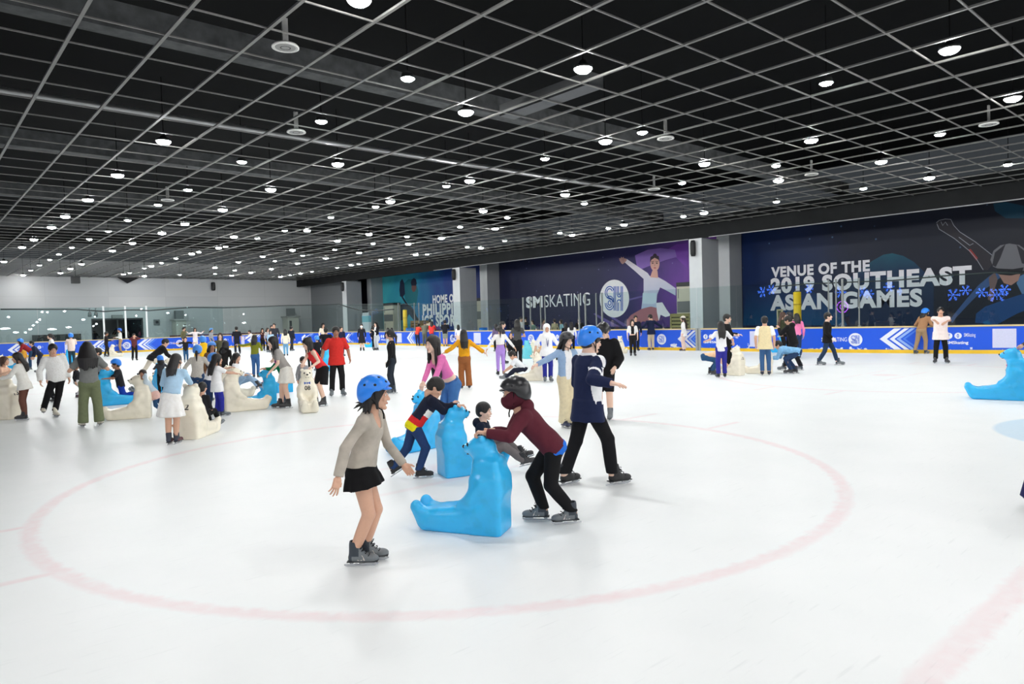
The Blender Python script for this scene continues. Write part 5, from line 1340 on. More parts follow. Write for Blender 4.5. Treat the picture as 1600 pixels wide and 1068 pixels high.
        if pt:
            def pf(cn):
                q = cn-Pv; t_ = q @ ax/B; s_ = q @ rt/B; f_ = q @ fw/B
                # how far down which arm a face lies
                da = [np.linalg.norm(np.cross(cn-sho[i], nrm(elb[i]-sho[i])), axis=1) for i in range(2)]
                return pt(t_, s_, f_, np.array([((cn-sho[i]) @ nrm(elb[i]-sho[i]))/ua for i in range(2)]), np.array(da)/B)
        name_ = {'tee': 'shirt', 'sweater': 'sweater', 'jacket': 'jacket', 'vest': 'top', 'shirt': 'shirt', 'hoodie': 'hoodie', 'dress': 'dress', 'blouse': 'blouse', 'cardigan': 'cardigan'}.get(kd, kd)
        to = field_obj(name_, F, mats_, root, 1, pf)
        if o_.get('under'):       # shirt showing under an open jacket or below its hem
            F = Field(lo-.05*u, hi+.05*u, vb); torso(F, g-.003*u+o_.get('ug', 0)*u, o_.get('uhem', -.06)*B, hem+.02*B, .03*u, bx); uo = field_obj('undershirt', F, cloth(o_['under']), root)
        if o_.get('collar_c'):
            F = Field(Nk-.15*B, Nk+.15*B, vb*.7); F.rc(Nk-ax*.012*B, Nk+ax*.03*B, .063*B, .050*B, .01*u, cap=2); F.rc(Nk-ax*.02*B, HB+np.array([0, 0, .05]), .044*B, .040*B, 0, '-'); field_obj('collar', F, cloth(o_['collar_c']), root)
    # ---- skates
    if feet:
        for i in range(2):
            sx = -1 if i == 0 else 1; yw = math.radians(legs[i][3])*(1 if i == 0 else -1); pt = math.radians(legs[i][4])
            s_ = B/1.68*(1.0 if not kid else 1.05); shin = nrm(knees[i]-ftp[i])
            R = rotz(yw) @ rotx(pt)
            add_skate(root, ftp[i]-R @ np.array([0, -.045, .112])*s_, R, s_, skate, near)
    if extra: extra(root, dict(B=B, u=u, hh=hh, hp=hp, RH=RH, Pv=Pv, Nk=Nk, ax=ax, rt=rt, fw=fw, wr=wr, elb=elb, sho=sho, ftp=ftp, hip=hip, knees=knees, Hc=Hc, vb=vb, torso=torso, arm=arm))
    PEOPLE.append(root)
    return root
def heading(pos, face):
    """turn about z so that local +y looks: 0 to the camera, 90 picture right, 180 away, 270 picture left"""
    v = nrm([pos[0], pos[1]]); r = np.array([v[1], -v[0]]); a = math.radians(face); f = -v*math.cos(a)+r*math.sin(a)
    return math.atan2(f[1], f[0])-math.pi/2
def inside(pos, gap):
    d = nrm([pos[0], pos[1]]); D = math.hypot(pos[0], pos[1]); best = 1e9
    for i in range(len(PATH)-1):
        a, b = PATH[i], PATH[i+1]; e = b-a; M = np.array([[d[0], -e[0]], [d[1], -e[1]]])
        if abs(np.linalg.det(M)) < 1e-9: continue
        t, k = np.linalg.solve(M, a)
        if t > 0 and -.01 <= k <= 1.01: n = nrm([e[1], -e[0]]); best = min(best, t-gap/max(.3, abs(n @ d)))
    return np.array([d[0], d[1], 0])*min(D, best)
def P(label, px, py, S, face, **kw):
    pos = inside(at(px, py), kw.pop('gap', .30)) if not isinstance(px, np.ndarray) else px
    if isinstance(S, tuple):           # ('h', row of the crown): stature from the photograph
        d = math.hypot(pos[0], pos[1]); S = (at_dist(pos_px(pos), S[1], d)[2])/1.022
    return person(label, pos, heading(pos, face), S, **kw)
def pos_px(pos):
    q = np.array([pos[0], pos[1], 0])-np.array([0, 0, EYE]); d = q @ CF; return 800+FPX*(q @ CR)/d

# ================================================================== BEAR-SHAPED SKATING AIDS (seat facing +y)
def bear_field(h):
    F = Field((-.27, -.24, -.02), (.27, .76, .90), h)
    F.box((0, -.03, .235), (.170, .136, .255), None, .045, 0)
    F.box((0, -.035, .47), (.142, .122, .16), rotx(-.07), .05, .09)
    F.rc((0, -.015, .60), (0, .03, .69), .112, .104, .05)
    F.ell((0, .035, .715), (.112, .122, .098), None, .03)
    F.rc((0, .09, .705), (0, .158, .70), .068, .046, .03)
    F.box((0, .33, .085), (.158, .25, .095), rotx(.05), .05, .05)
    for sx in (-1, 1):
        F.ell((sx*.084, -.0, .795), (.038, .024, .036), None, .012)
        F.rc((sx*.095, .04, .19), (sx*.098, .40, .125), .085, .068, .05)
        F.rc((sx*.092, .56, .09), (sx*.096, .625, .20), .066, .054, .05)
        F.rc((sx*.150, .0, .43), (sx*.150, .10, .30), .046, .044, .05); F.rc((sx*.150, .10, .30), (sx*.125, .19, .25), .044, .038, .04)
        for k in (-1, 0, 1): F.rc((sx*.094+k*.030, .70, .15), (sx*.094+k*.030, .655, .262), .007, .007, .010, '-')
    F.rc((0, .30, .29), (0, .76, .22), .055, .045, .04, '-')
    F.rc((-.035, .196, .672), (.035, .196, .672), .007, .007, .01, '-')
    F.cut((0, 0, 0), (0, 0, -1))
    return F
_bf = bear_field(.0115)
_bp, _bq = _bf.mesh(); BEAR = np_mesh('body', [(smooth_verts(_bp, _bq, 1), _bq)], plastic((60, 176, 238)))
BC = dict(blue=(52, 190, 252), white=(248, 240, 220), teal=(104, 204, 220))
def bear_plastic(c):
    key = ('bear', c)
    if key in MATS: return MATS[key]
    m, nt, b = new_mat('moulded_plastic'); N = nt.nodes.new; L = nt.links.new
    tc = N('ShaderNodeTexCoord'); nz = N('ShaderNodeTexNoise'); nz.inputs['Scale'].default_value = 7; nz.inputs['Detail'].default_value = 6; L(tc.outputs['Object'], nz.inputs['Vector'])
    rp = N('ShaderNodeValToRGB'); rp.color_ramp.elements[0].position = .36; rp.color_ramp.elements[1].position = .46; l = lin(BC[c])
    rp.color_ramp.elements[0].color = (l[0]*.94, l[1]*.94, l[2]*.92, 1); rp.color_ramp.elements[1].color = l; L(nz.outputs['Fac'], rp.inputs[0]); L(rp.outputs[0], b.inputs['Base Color'])
    b.inputs['Roughness'].default_value = .27; b.inputs['Subsurface Weight'].default_value = .0
    MATS[key] = m; return m
def on_bear(x, z, out=.003, y0=.45):
    ys = np.arange(y0, -.25, -.004); v = _bf.sample(np.stack([np.full_like(ys, x), ys, np.full_like(ys, z)], 1)); i = np.argmax(v < 0)
    return (x, ys[i]+out+.002, z)
def bear_small(name, mb_, m): return mb_.mesh(name, m, True)
_eyes = []
for sx in (-1, 1):
    mb = MB(); p = on_bear(sx*.052, .742); mb.ell(p, (.015, .008, .018), rotx(-.2), 12, 8); _eyes.append(mb.mesh('eye', mat('bear_eye', (16, 16, 20), .25), True))
mb = MB(); mb.ell((0, .204, .715), (.022, .012, .015), None, 12, 8); _nose = mb.mesh('nose', mat('bear_eye', (16, 16, 20), .25), True)
mb = MB(); _m = [on_bear(x, .664-.012*math.cos(x*40), .002) for x in np.linspace(-.035, .035, 9)]; mb.tube(_m, .004, 5); _mouth = mb.mesh('mouth', mat('bear_eye', (16, 16, 20), .25), True)
def _bow(c):
    mb = MB()
    for sx in (-1, 1):
        q = [(sx*.010, .545), (sx*.058, .570), (sx*.058, .515)]
        mb.add([on_bear(x, z, .006) for x, z in q], [(0, 1, 2) if sx < 0 else (0, 2, 1)])
    mb.ell(on_bear(0, .543, .006), (.014, .008, .018), None, 10, 6); return mb.mesh('bow_tie', mat('bow', c, .5))
_bows = dict(blue=_bow((36, 84, 180)), pink=_bow((226, 60, 140)), black=_bow((24, 24, 28)))
mb = MB()
for sx in (-1, 1): mb.tube([(sx*.206, -.05, .02), (sx*.208, -.05, .30), (sx*.200, -.05, .50)], .004, 5)
_seam = mb.mesh('seam', mat('seam_line', (150, 160, 164), .5, .1))
BEARS = {}
def bear(key, label, pos, face, colour, number=None, bow='blue', sc=1.0, rear=None):
    pos = inside(np.array(pos, float), .34); rz = heading(pos, face)
    t = empty('skating_aid', (pos[0], pos[1], 0), rz); t.scale = (sc, sc, sc); tag(t, label, 'skating aid', 'bear-shaped skating aids')
    b = link('body', BEAR, t); b.material_slots[0].link = 'OBJECT'; b.material_slots[0].material = bear_plastic(colour)
    for e in _eyes: link('eye', e, t)
    link('nose', _nose, t); link('mouth', _mouth, t); link('bow_tie', _bows[bow], t)
    if number:
        v, fs, sz = text_mesh(number, .02); mb = MB(); mb.add([on_bear((.055-.110*x/sz[0])*(1 if len(number) > 1 else .35), .405+.085*y/sz[1], .005) for x, y, _ in v], [q[::-1] for q in fs]); mb.build('number', mat('bear_number', (26, 26, 30), .5), t)
    if rear:
        v, fs, sz = text_mesh(rear, .02); mb = MB()
        def back(x, z):
            ys = np.arange(-.29, .2, .004); q = _bf.sample(np.stack([np.full_like(ys, x), ys, np.full_like(ys, z)], 1)); return (x, ys[np.argmax(q < 0)]-.006, z)
        mb.add([back(-.058+.116*x/sz[0], .45+.085*y/sz[1]) for x, y, _ in v], fs); mb.build('number', mat('bear_number', (26, 26, 30), .5), t)
    BEARS[key] = (pos, rz, sc); return t
def bp(key, x, y, z):
    """a point of a bear, in the room"""
    p, r, s = BEARS[key]; c, n = math.cos(r), math.sin(r); return ('w', p[0]+s*(c*x-n*y), p[1]+s*(n*x+c*y), s*z)
def bxy(key, x, y):
    q = bp(key, x, y, 0); return np.array([q[1], q[2], 0.0])

# ================================================================== WHO AND WHAT IS ON THE ICE
BK, DB, BR, BROWN = (20, 17, 17), (30, 23, 21), (48, 34, 28), (74, 50, 38)
HB_ = (44, 134, 240)
JEAN, NAVYJ, PALEJ = (54, 92, 142), (40, 58, 92), (150, 178, 206)
BLACK, WHITE = (24, 24, 26), (252, 252, 252)
BOT = 'bear-shaped skating aids'
# ---- bears
bear('front', 'blue bear aid nearest the camera, held by the child in maroon', at(763, 828.5), 249, 'blue', None, 'pink')
bear('mid', 'blue bear aid carrying a seated boy, pushed by striped sweater boy', at(710.5, 741), 111, 'blue', None, 'pink')
bear('pink', 'blue bear aid pushed by the woman in a pink top', at(664, 699), 312, 'blue', '1', 'pink')
bear('dancer', 'white bear aid under the boy bending over his skates', at(840, 594), 270, 'white')
bear('teal', 'teal bear aid behind the person in grey and black', at(824, 560), 200, 'teal')
bear('helmkid', 'white bear aid carrying a child in a small blue helmet', at(834, 559), 60, 'white')
bear('far969', 'small white bear aid behind the man in a black jacket', at(969, 551), 20, 'white')
bear('ten', 'white bear aid numbered 10 seen from behind', at(1152, 586), 238, 'white', rear='10')
bear('vest', 'white bear aid beside the person in a cream vest', at(1198, 583), 270, 'white')
bear('camo', 'blue bear aid lying under hands of the bent blue shirted person', at(1222, 549), 270, 'blue')
bear('right', 'blue bear aid at the right edge of the photo', at(1586, 624), 272, 'blue', '0', 'pink', 1.2)
bear('thirteen', 'white bear aid numbered 13 at the left edge', at(13, 654), 232, 'white', rear='13', sc=1.1)
bear('edge', 'white bear aid at far left edge, behind the other', at(2, 584), 40, 'white', bow='black')
bear('lefttop', 'blue bear aid behind the woman in a white tunic', at(30, 577), 268, 'blue')
bear('peach', 'blue bear aid before the skater in a pale pink jumper', at(108, 570), 190, 'blue')
bear('kneel', 'blue bear aid under the kneeling child in bright blue trousers', at(165, 633), 94, 'blue', sc=1.1)
bear('farwhite', 'small white bear aid near the far doorway', at(176, 557), 80, 'white')
bear('girl', 'white bear aid hugged by the small girl in a pink skirt', at(222, 652), 265, 'white', sc=1.07)
bear('bent', 'white bear aid before the bending man in beige trousers', at(268, 597), 268, 'white')
bear('hidden', 'blue bear aid behind the girl in a pale blue blouse', at(252, 612), 200, 'blue')
bear('twelve', 'white bear aid numbered 12 beside the pleated white skirt', at(301, 684), 152, 'white', rear='12', sc=1.08)
bear('walker', 'white bear aid pushed by the black haired girl in blue trousers', at(365, 642), 97, 'white', sc=1.14)
bear('second', 'white bear aid carrying a rider in pale jeans', at(356, 621), 95, 'white')
bear('beanie', 'blue bear aid hugged by the child in a green top', at(420, 632), 276, 'blue', None, 'pink')
bear('farblue', 'blue bear aid behind the legs of the white skirted woman', at(447, 612), 280, 'blue')
bear('eight', 'white bear aid numbered 08 facing the camera', at(481, 640), 4, 'white', '08', sc=1.06)
bear('redman', 'blue bear aid behind the man in a red polo', at(512, 579), 200, 'blue')
bear('corner', 'small blue bear aid near the far corner', at(584, 542), 250, 'blue')

def open_front(t, s, f, al, da): return ((np.abs(s) < .042) & (f > 0) & (da.min(0) > .045)).astype(int)
def mask_(root, k, c):
    F = Field(k['Hc']-.6*k['hh'], k['Hc']+.6*k['hh'], .006); hp, hh, RH = k['hp'], k['hh'], k['RH']
    F.ell(hp(0, .10, -.20), (.325*hh, .425*hh, .35*hh), RH, 0); F.ell(hp(0, -.10, -.06), (.415*hh, .44*hh, .44*hh), RH, .06*hh); F.ell(hp(0, .48, .08), (.27*hh, .26*hh, .13*hh), RH, .02*hh, '-'); field_obj('face_mask', F, cloth(c), root)
def fg_extra(root, k):
    mb = MB(); a = k['Nk']+k['fw']*.035*k['B']; mb.tube([a+k['rt']*.02, a-k['ax']*.05*k['B']+k['fw']*.02, a-k['rt']*.02], .0015, 5); mb.build('necklace', mat('fine_chain', (120, 100, 90), .4), root)
def stripes(t, s, f, al, da):
    m = np.zeros(len(t)); arm_ = (da.min(0) < .055) & ((al[np.argmin(da, 0), np.arange(len(t))]) > .25) & (t > .05)
    m[(t < .07)] = 1; m[t < .01] = 2
    pan = (f > .0) & (t < .13) & (s > -.02); m[pan & (t >= .07) ] = 1; pw = (f > .0) & (t >= .13) & (t < .20) & (s > -.02); m[pw] = 3; m[arm_] = 0
    return m
def seated(label, key, y, S, face, z=.33, **kw):
    p = bxy(key, kw.pop('x', 0), y); return person(label, p, heading(p, face), S, hz=z, **kw)
def side_panel(t, s, f, al, da):
    i = np.argmin(da, 0); a = al[i, np.arange(len(t))]; d = da.min(0); arm_ = (d < .062) & (a > .1)
    m = np.zeros(len(t)); m[(t > .02) & (t < .245) & (s > .05+.25*np.maximum(0, .12-t)) & (s < .118) & (f > -.02-.03*np.sin(t*9)) & (f < .10)] = 1
    m[arm_] = 0
    m[(i == 1) & arm_ & (a > .55) & (a < .66)] = 1; m[(i == 1) & arm_ & (a < .42) & (f < .0) & (t < .26)] = 1
    m[(d < .06) & (t > .262) & (np.abs(s) > .02) & (np.abs(f) < .018)] = 1
    return m
def lanyard(root, k):
    a = k['Nk']+k['fw']*.075*k['B']; mb = MB(); mb.tube([k['Nk']+k['rt']*.05+k['ax']*.01, a-k['ax']*.06+k['rt']*.04, k['Pv']+k['ax']*.10*k['B']+k['fw']*.105*k['B']], .008, 5); mb.tube([k['Nk']-k['rt']*.05+k['ax']*.01, a-k['ax']*.06-k['rt']*.04, k['Pv']+k['ax']*.10*k['B']+k['fw']*.105*k['B']], .008, 5); mb.build('lanyard', cloth((52, 60, 130)), root)
    c = k['Pv']+k['ax']*.05*k['B']+k['fw']*.11*k['B']; mb = MB(); mb.obox(c, (k['rt'], k['ax'], k['fw']), (.045, .065, .004)); mb.build('card', mat('card_white', (248, 250, 252), .4), root)
def cap_(root, k, c):
    F = Field(k['Hc']-.75*k['hh'], k['Hc']+.75*k['hh'], .012); hp, hh, RH = k['hp'], k['hh'], k['RH']
    F.ell(hp(0, -.07, .18), (.42*hh, .5*hh, .45*hh), RH, 0); F.cut(hp(0, 0, .22), RH @ np.array([0, .1, -1.0])); F.ell(hp(0, .42, .24), (.30*hh, .26*hh, .035*hh), RH, .02*hh); field_obj('cap', F, cloth(c), root)
def glasses_(root, k):
    hp, hh, RH = k['hp'], k['hh'], k['RH']; mb = MB()
    for sx in (-1, 1):
        mb.tube([hp(sx*.14+.085*math.cos(a), .42, .015+.07*math.sin(a)) for a in np.linspace(0, 2*math.pi, 11)], .008*hh, 4); mb.tube([hp(sx*.22, .41, .02), hp(sx*.33, .05, .03)], .008*hh, 4)
    mb.tube([hp(-.055, .43, .02), hp(.055, .43, .02)], .008*hh, 4); mb.build('glasses', mat('glasses_black', (20, 20, 22), .3), root)
def tee_sleeves(root, k, c):
    F = Field(k['Pv']-.4*k['B'], k['Pv']+.6*k['B'], k['vb']); [k['arm'](F, i, .014*k['u'], .8) for i in range(2)]; k['torso'](F, .012*k['u'], .2*k['B'], .31*k['B']); field_obj('shirt', F, cloth(c), root)
def gloves_(root, k, c):
    for i in range(2):
        e = nrm(k['wr'][i]-k['elb'][i]); F = Field(k['wr'][i]-.2, k['wr'][i]+.2, .010); F.rc(k['wr'][i]-e*.03, k['wr'][i]+e*.07, .034, .045, .01); F.rc(k['wr'][i]+e*.08, k['wr'][i]+e*.14, .034, .02, .02); field_obj('glove', F, cloth(c), root)
def print_(root, k):
    mb = MB(); c = k['Pv']+k['ax']*.16*k['B']+k['fw']*.078*k['B']
    for i, (x, z, w, h, cc) in enumerate(((-.03, .02, .05, .025, (120, 60, 130)), (.03, -.01, .04, .03, (230, 120, 160)), (0, -.04, .06, .02, (50, 50, 90)))):
        q = c+k['rt']*x+k['ax']*z; mb.obox(q, (k['rt'], k['ax'], k['fw']), (w, h, .012), i)
    mb.build('shirt_print', [cloth((120, 60, 130)), cloth((230, 120, 160)), cloth((50, 50, 90))], root)
def beanie_(root, k, c):
    F = Field(k['Hc']-.75*k['hh'], k['Hc']+.75*k['hh'], .010); hp, hh, RH = k['hp'], k['hh'], k['RH']; F.ell(hp(0, -.07, .2), (.41*hh, .49*hh, .42*hh), RH, 0); F.cut(hp(0, 0, .18), RH @ np.array([0, .1, -1.0])); field_obj('beanie', F, knit(c), root)
def outside(label, px, ytop, X, face, S=1.68, **kw):
    d = ray(px, 500)[:2]; t = X/d[0]; p = np.array([X, d[1]*t, 0]); k = dict(feet=False); k.update(kw)
    S2 = at_dist(px, ytop, math.hypot(p[0], p[1]))[2]; zf = min(0.35, S2-S) if S2-S > 0 else 0
    return person(label, p, heading(p, face), S2 if S2 < 1.95 else 1.85, **k)
# ---- the six nearest
P('girl in blue helmet, mottled grey cardigan and short black skirt, foreground', 557, 880, 1.385, 80, hair=('messy', (18, 15, 16)), helmet=HB_, skin_c='tan',
  top=('cardigan', (176, 168, 156), dict(hem=-.055, g=.017, neck='v', mat=mat('mottled_knit', (180, 172, 160), .9, .38, 9, .35, 0, .1), box=.7, cuff=.006, rip=.006)), bottom=('skirt', (17, 17, 19), dict(len=.085, flare=.026, fold=.008)),
  arms=((.10, .42, -.88), (.34, -.38, -.84)), fingers=(.75, .25), spread=(.3, 1.1), palms=(None, (-.3, -.6, -.6)), elbow=(None, (.3, -.6, .3)), hs=1.07, legs=((.035, .045, 0, 0, 0), (-.01, .032, 0, 4, 0)), pelv=(-.0, .045), crouch=.018, lean=13, twist=16, head=(4, 4), lod=.007, extra=fg_extra, knee=((.05, 1, .1), (.05, 1, .1)))
P('boy in navy sweater with red, yellow and white blocks, pushing a bear', 645, 746, 1.24, 97, sex='m', kid=True, hair=('short', (24, 20, 18)), top=('sweater', (28, 32, 50), dict(hem=-.06, g=.018, mat=cloth((28, 32, 50)), cols=[(214, 44, 46), (236, 224, 24), (238, 236, 232)], paint=stripes, rip=.003)),
  bottom=('jeans', (40, 62, 104), dict(len=2.02)), skate='black', lean=37, head=(6, 44), arms=(bp('mid', .10, .08, .80), bp('mid', -.09, .08, .81)), fingers=(.6, .6), legs=((-.19, .05, .03, 8, 28), (.05, .05, 0, 4, 0)), pelv=(0, .03), crouch=.03, lod=.008)
seated('boy in navy hoodie and grey trousers seated on a blue bear', 'mid', .385, 1.18, 78, .215, sex='m', kid=True, hair=('crop', (20, 17, 17)), skin_c='fair', top=('hoodie', (24, 32, 50), dict(hem=-.05, g=.022, hood=True)), bottom=('trousers', (114, 108, 108)), skate='dark', head=(12, 4), lean=-2,
  arms=((.1, .5, -.7), (.1, .45, -.75)), legs=((.36, .10, .10, 6, 14), (.42, .09, .07, 6, 14)), knee=((0, .35, 1), (0, .35, 1)), lod=.008)
P('child in maroon hoodie and black helmet holding the nearest blue bear', 866, 815, 1.40, 277, sex='m', kid=True, hair=None, helmet=(38, 39, 42), top=('hoodie', (92, 38, 50), dict(hem=-.03, g=.026, hood=True, under=(36, 110, 214), uhem=-.068, ug=.005)), bottom=('joggers', BLACK, dict(nocut=False)), skate='grey', lean=40, head=(0, 8),
  arms=(bp('front', -.06, .03, .82), bp('front', .06, .0, .82)), fingers=(.9, .9), legs=((-.12, .05, 0, 6, 0), (.06, .05, 0, 10, 0)), pelv=(0, .0), crouch=.045, lod=.008,
  extra=lambda root, k: mask_(root, k, (84, 34, 46)))

P('man in navy track jacket with white piping and blue helmet', 921, 757, 1.66, 128, sex='m', hair=('crop', DB), helmet=HB_, skin_c='fair', top=('jacket', (32, 40, 72), dict(hem=-.095, g=.026, box=.9, cols=[(244, 246, 250)], paint=side_panel, collar_c=(248, 248, 250), flare=.012)), bottom=('trousers', (24, 24, 27), dict(len=2.02)), skate='black',
  arms=('bent', (.68, -.25, -.36)), legs=((-.135, .095, 0, 6, 0), (.115, .10, 0, 8, 0)), spread=(0, .7), fingers=(.4, .2), head=(12, 8), lean=3, lod=.0085)
P('woman in pale blue cardigan and cream trousers with grey helmet', 887, 667, 1.50, 30, hair=('long', BK, .22), helmet=(66, 66, 68), skin_c='fair', top=('cardigan', (150, 176, 208), dict(hem=-.01, g=.022, cols=[WHITE], paint=open_front)), bottom=('wide', (228, 214, 178), dict(waist=.05)), skate='navy',
  arms=('bent', (.92, .15, -.34)), legs=((.02, .04, 0, 4, 0), (-.02, .04, 0, 4, 0)), head=(-14, 10), spread=(0, .5))
P('man in black jacket, black shorts and black helmet looking down', 947, 655, 1.63, 345, sex='m', hair=('crop', BK), helmet=(34, 34, 36), skin_c='fair', top=('jacket', (22, 22, 24), dict(hem=-.06, g=.034, box=.9, collar=True, loose=.012)), bottom=('shorts', (26, 26, 30), dict(len=.98)), skate='grey',
  arms=((.1, .35, -.78), (.22, .25, -.85)), legs=((0, .05, 0, 8, 0), (.04, .06, 0, 8, 0)), head=(8, 34))

# ---- middle distance
P('woman in tight pink top and jeans pushing a blue bear', 700, 688, 1.64, 300, hair=('long', DB), skin_c='fair', top=('vest', (232, 122, 182), dict(hem=.085, g=.006, neck='v', mat=cloth((232, 122, 182)), box=.1, rip=.001)), bottom=('jeans', (70, 116, 172), dict(waist=.05, belt=(60, 96, 150))), lean=31, head=(-12, 4),
  arms=(bp('pink', -.09, .0, .77), bp('pink', .08, .0, .77)), legs=((-.10, .05, 0, 6, 0), (.05, .05, 0, 6, 0)), pelv=(0, -.06))
P('woman in mustard top and wide brown trousers, seen from behind', 727, 607, ('h', 515), 184, hair=('long', BK, .26), top=('sweater', (226, 160, 36), dict(hem=.03, g=.03, cuff=.01)), bottom=('wide', (150, 92, 52)), skate='maroon', arms=((.75, .1, -.55), (.80, .0, -.62)), legs=((0, .06, 0, 8, 0), (-.03, .07, 0, 8, 0)))
P('girl in white cropped top and lilac leggings, seen from behind', 783, 586, ('h', 509), 186, kid=False, hair=('pony', BK), top=('sweater', (248, 242, 234), dict(hem=.11, g=.022)), bottom=('leggings', (172, 136, 214), dict(waist=.11)), skate='black', arms=((.55, .05, -.82), (.62, .0, -.78)), legs=((0, .06, 0, 6, 0), (.02, .06, 0, 6, 0)))
P('person in dark grey top and black trousers beyond the bending boy', 810, 573, ('h', 499), 182, hair=('half', BK), top=('tee', (78, 78, 78), dict(hem=.0, g=.012, sl=.6)), bottom=('trousers', BLACK), skate='black', arms=('bent', 'bent'))
seated('boy in white shirt and dark trousers bending over his skates', 'dancer', .38, 1.30, 272, .36, sex='m', kid=True, hair=('short', DB), skin_c='tan', top=('tee', (238, 240, 248), dict(hem=-.04, g=.014, sl=.8, cols=[(120, 130, 214)])), bottom=('trousers', (36, 40, 58)), lean=48, head=(0, 40), arms=((.0, .62, -.72), (.0, .66, -.70)), legs=((.42, .08, .04, 0, 10), (.48, .08, .02, 0, 10)), knee=((0, .4, 1), (0, .4, 1)))
P('woman in white headscarf and blue trousers with a lanyard card', 856, 596, ('h', 506), 8, hair=('hijab', (250, 248, 248)), skin_c='tan', top=('shirt', (248, 246, 250), dict(hem=-.07, g=.03, sl=1.3)), bottom=('trousers', (44, 48, 140)), arms=('outlow', (.4, -.05, -.86)), head=(0, 16), extra=lanyard)
seated('child in white clothes and small blue helmet riding a white bear', 'helmkid', .26, 1.12, 80, .34, kid=True, hair=('bob', BK), helmet=HB_, top=('tee', (240, 234, 228), dict(hem=-.05, sl=.8)), bottom=('shorts', (226, 190, 160)), arms=('lap', 'lap'), legs=((.34, .09, .16, 0, 10), (.30, .09, .16, 0, 10)), knee=((0, .3, 1), (0, .3, 1)), head=(10, 25))
P('girl in black crop top, white overshirt and ripped black trousers', 989, 556, ('h', 499), 5, hair=('long', BR), skin_c='fair', top=('shirt', (240, 238, 236), dict(hem=.09, g=.02, sl=.9, cols=[BLACK], paint=open_front)), bottom=('trousers', (32, 30, 32), dict(waist=.06)), skate='dark')
P('man in dark navy clothes just behind the girl in black crop top', 994, 548, ('h', 493), 10, sex='m', hair=('short', BK), top=('jacket', (30, 34, 50), dict(hem=-.06, g=.02)), bottom=('trousers', (32, 36, 50)), skate='black')
P('man in navy jacket and beige trousers leaning on the boards', 1018, 544.5, ('h', 491), 200, sex='m', hair=('short', BK), top=('jacket', (30, 38, 66), dict(hem=-.08, g=.02)), bottom=('trousers', (206, 190, 160)), skate='dark', arms=((.62, .12, -.6), (.80, .02, -.55)), head=(-30, 20), lean=6)
P('woman in long white blouse and pale pink trousers by the gate', 1069, 546, ('h', 494), 265, hair=('long', BR), skin_c='fair', top=('blouse', (250, 244, 240), dict(hem=-.10, g=.024)), bottom=('wide', (232, 204, 190)), skate='maroon', extra=lambda root, k: cap_(root, k, (228, 220, 210)))
P('man in black jacket and glasses behind the girl with blue trousers', 1136, 580, ('h', 491), 72, sex='m', hair=('short', BK), skin_c='fair', top=('jacket', BLACK, dict(hem=-.08, g=.022)), bottom=('trousers', BLACK), arms=('bent', 'bent'),
  extra=lambda root, k: glasses_(root, k))
P('girl in white T-shirt and bright blue trousers, back turned, near bear 10', 1128, 590, ('h', 502), 192, hair=('long', BK, .24), top=('tee', (248, 246, 252), dict(hem=-.05, g=.02, sl=.8)), bottom=('trousers', (52, 52, 146)), skate='dark', arms=((.5, .35, -.45), (.45, .35, -.6)), legs=((0, .06, 0, 8, 0), (.02, .06, 0, 8, 0)))
P('person in peach top and jeans bending down beside bear 10', 1110, 585, 1.55, 84, hair=('short', BK), top=('tee', (238, 196, 158), dict(hem=-.03, g=.014)), bottom=('jeans', (44, 80, 118)), lean=78, crouch=.20, pelv=(0, -.10), head=(0, 30), arms=((.0, .5, -.8), (.0, .5, -.8)), legs=((-.02, .06, 0, 8, 0), (.05, .06, 0, 8, 0)), skate='dark')
P('person in cream vest over white shirt and jeans, back turned', 1196, 586, ('h', 494), 180, sex='m', hair=('short', BK), top=('vest', (240, 222, 176), dict(hem=-.075, g=.03, sl=0, box=.9)), bottom=('jeans', (60, 96, 140)), skate='navy', arms=('down', 'down'), extra=lambda root, k: tee_sleeves(root, k, WHITE), legs=((0, .05, 0, 6, 0), (0, .06, 0, 6, 0)))
P('girl with long dark hair and olive top by the notice board', 1223, 556, 1.72, 95, hair=('long', BROWN), skin_c='fair', top=('sweater', (62, 66, 50), dict(hem=-.03, g=.016)), bottom=('trousers', BLACK), arms=('bent', 'phone'))
P('person in dark helmet behind the olive topped girl', 1235, 553, 1.70, 300, hair=('half', BK), helmet=(54, 56, 60), top=('jacket', (40, 42, 46), dict(hem=-.05)), bottom=('trousers', BLACK))
P('person in bright pink top with long black hair by yellow post', 1246, 560, 1.66, 190, hair=('long', BK, .16), top=('tee', (240, 132, 180), dict(hem=-.04, g=.016)), bottom=('jeans', NAVYJ))
P('person in black hoodie looking down beside the bent blue shirted person', 1240, 578, 1.66, 250, sex='m', hair=('short', BK), top=('hoodie', (26, 26, 28), dict(hem=-.05, g=.026, hood=True)), bottom=('trousers', (28, 28, 32)), skate='grey', arms=('phone', 'bent'), head=(0, 25), lean=12, legs=((.14, .06, 0, 6, 0), (-.12, .06, 0, 6, 0)))
P('person in patterned pale blue shirt bent double over a blue bear', 1240, 583, 1.58, 262, sex='m', hair=('short', BK), top=('shirt', (120, 176, 226), dict(hem=-.05, g=.018, mat=mat('print_shirt', (122, 176, 226), .8, .45, 14))), bottom=('jeans', (40, 62, 96)), skate='dark', lean=80, crouch=.14, pelv=(0, -.08), head=(0, 35), arms=((.0, .6, -.5), (.0, .6, -.5)), legs=((.03, .07, 0, 8, 0), (-.04, .06, 0, 8, 0)))
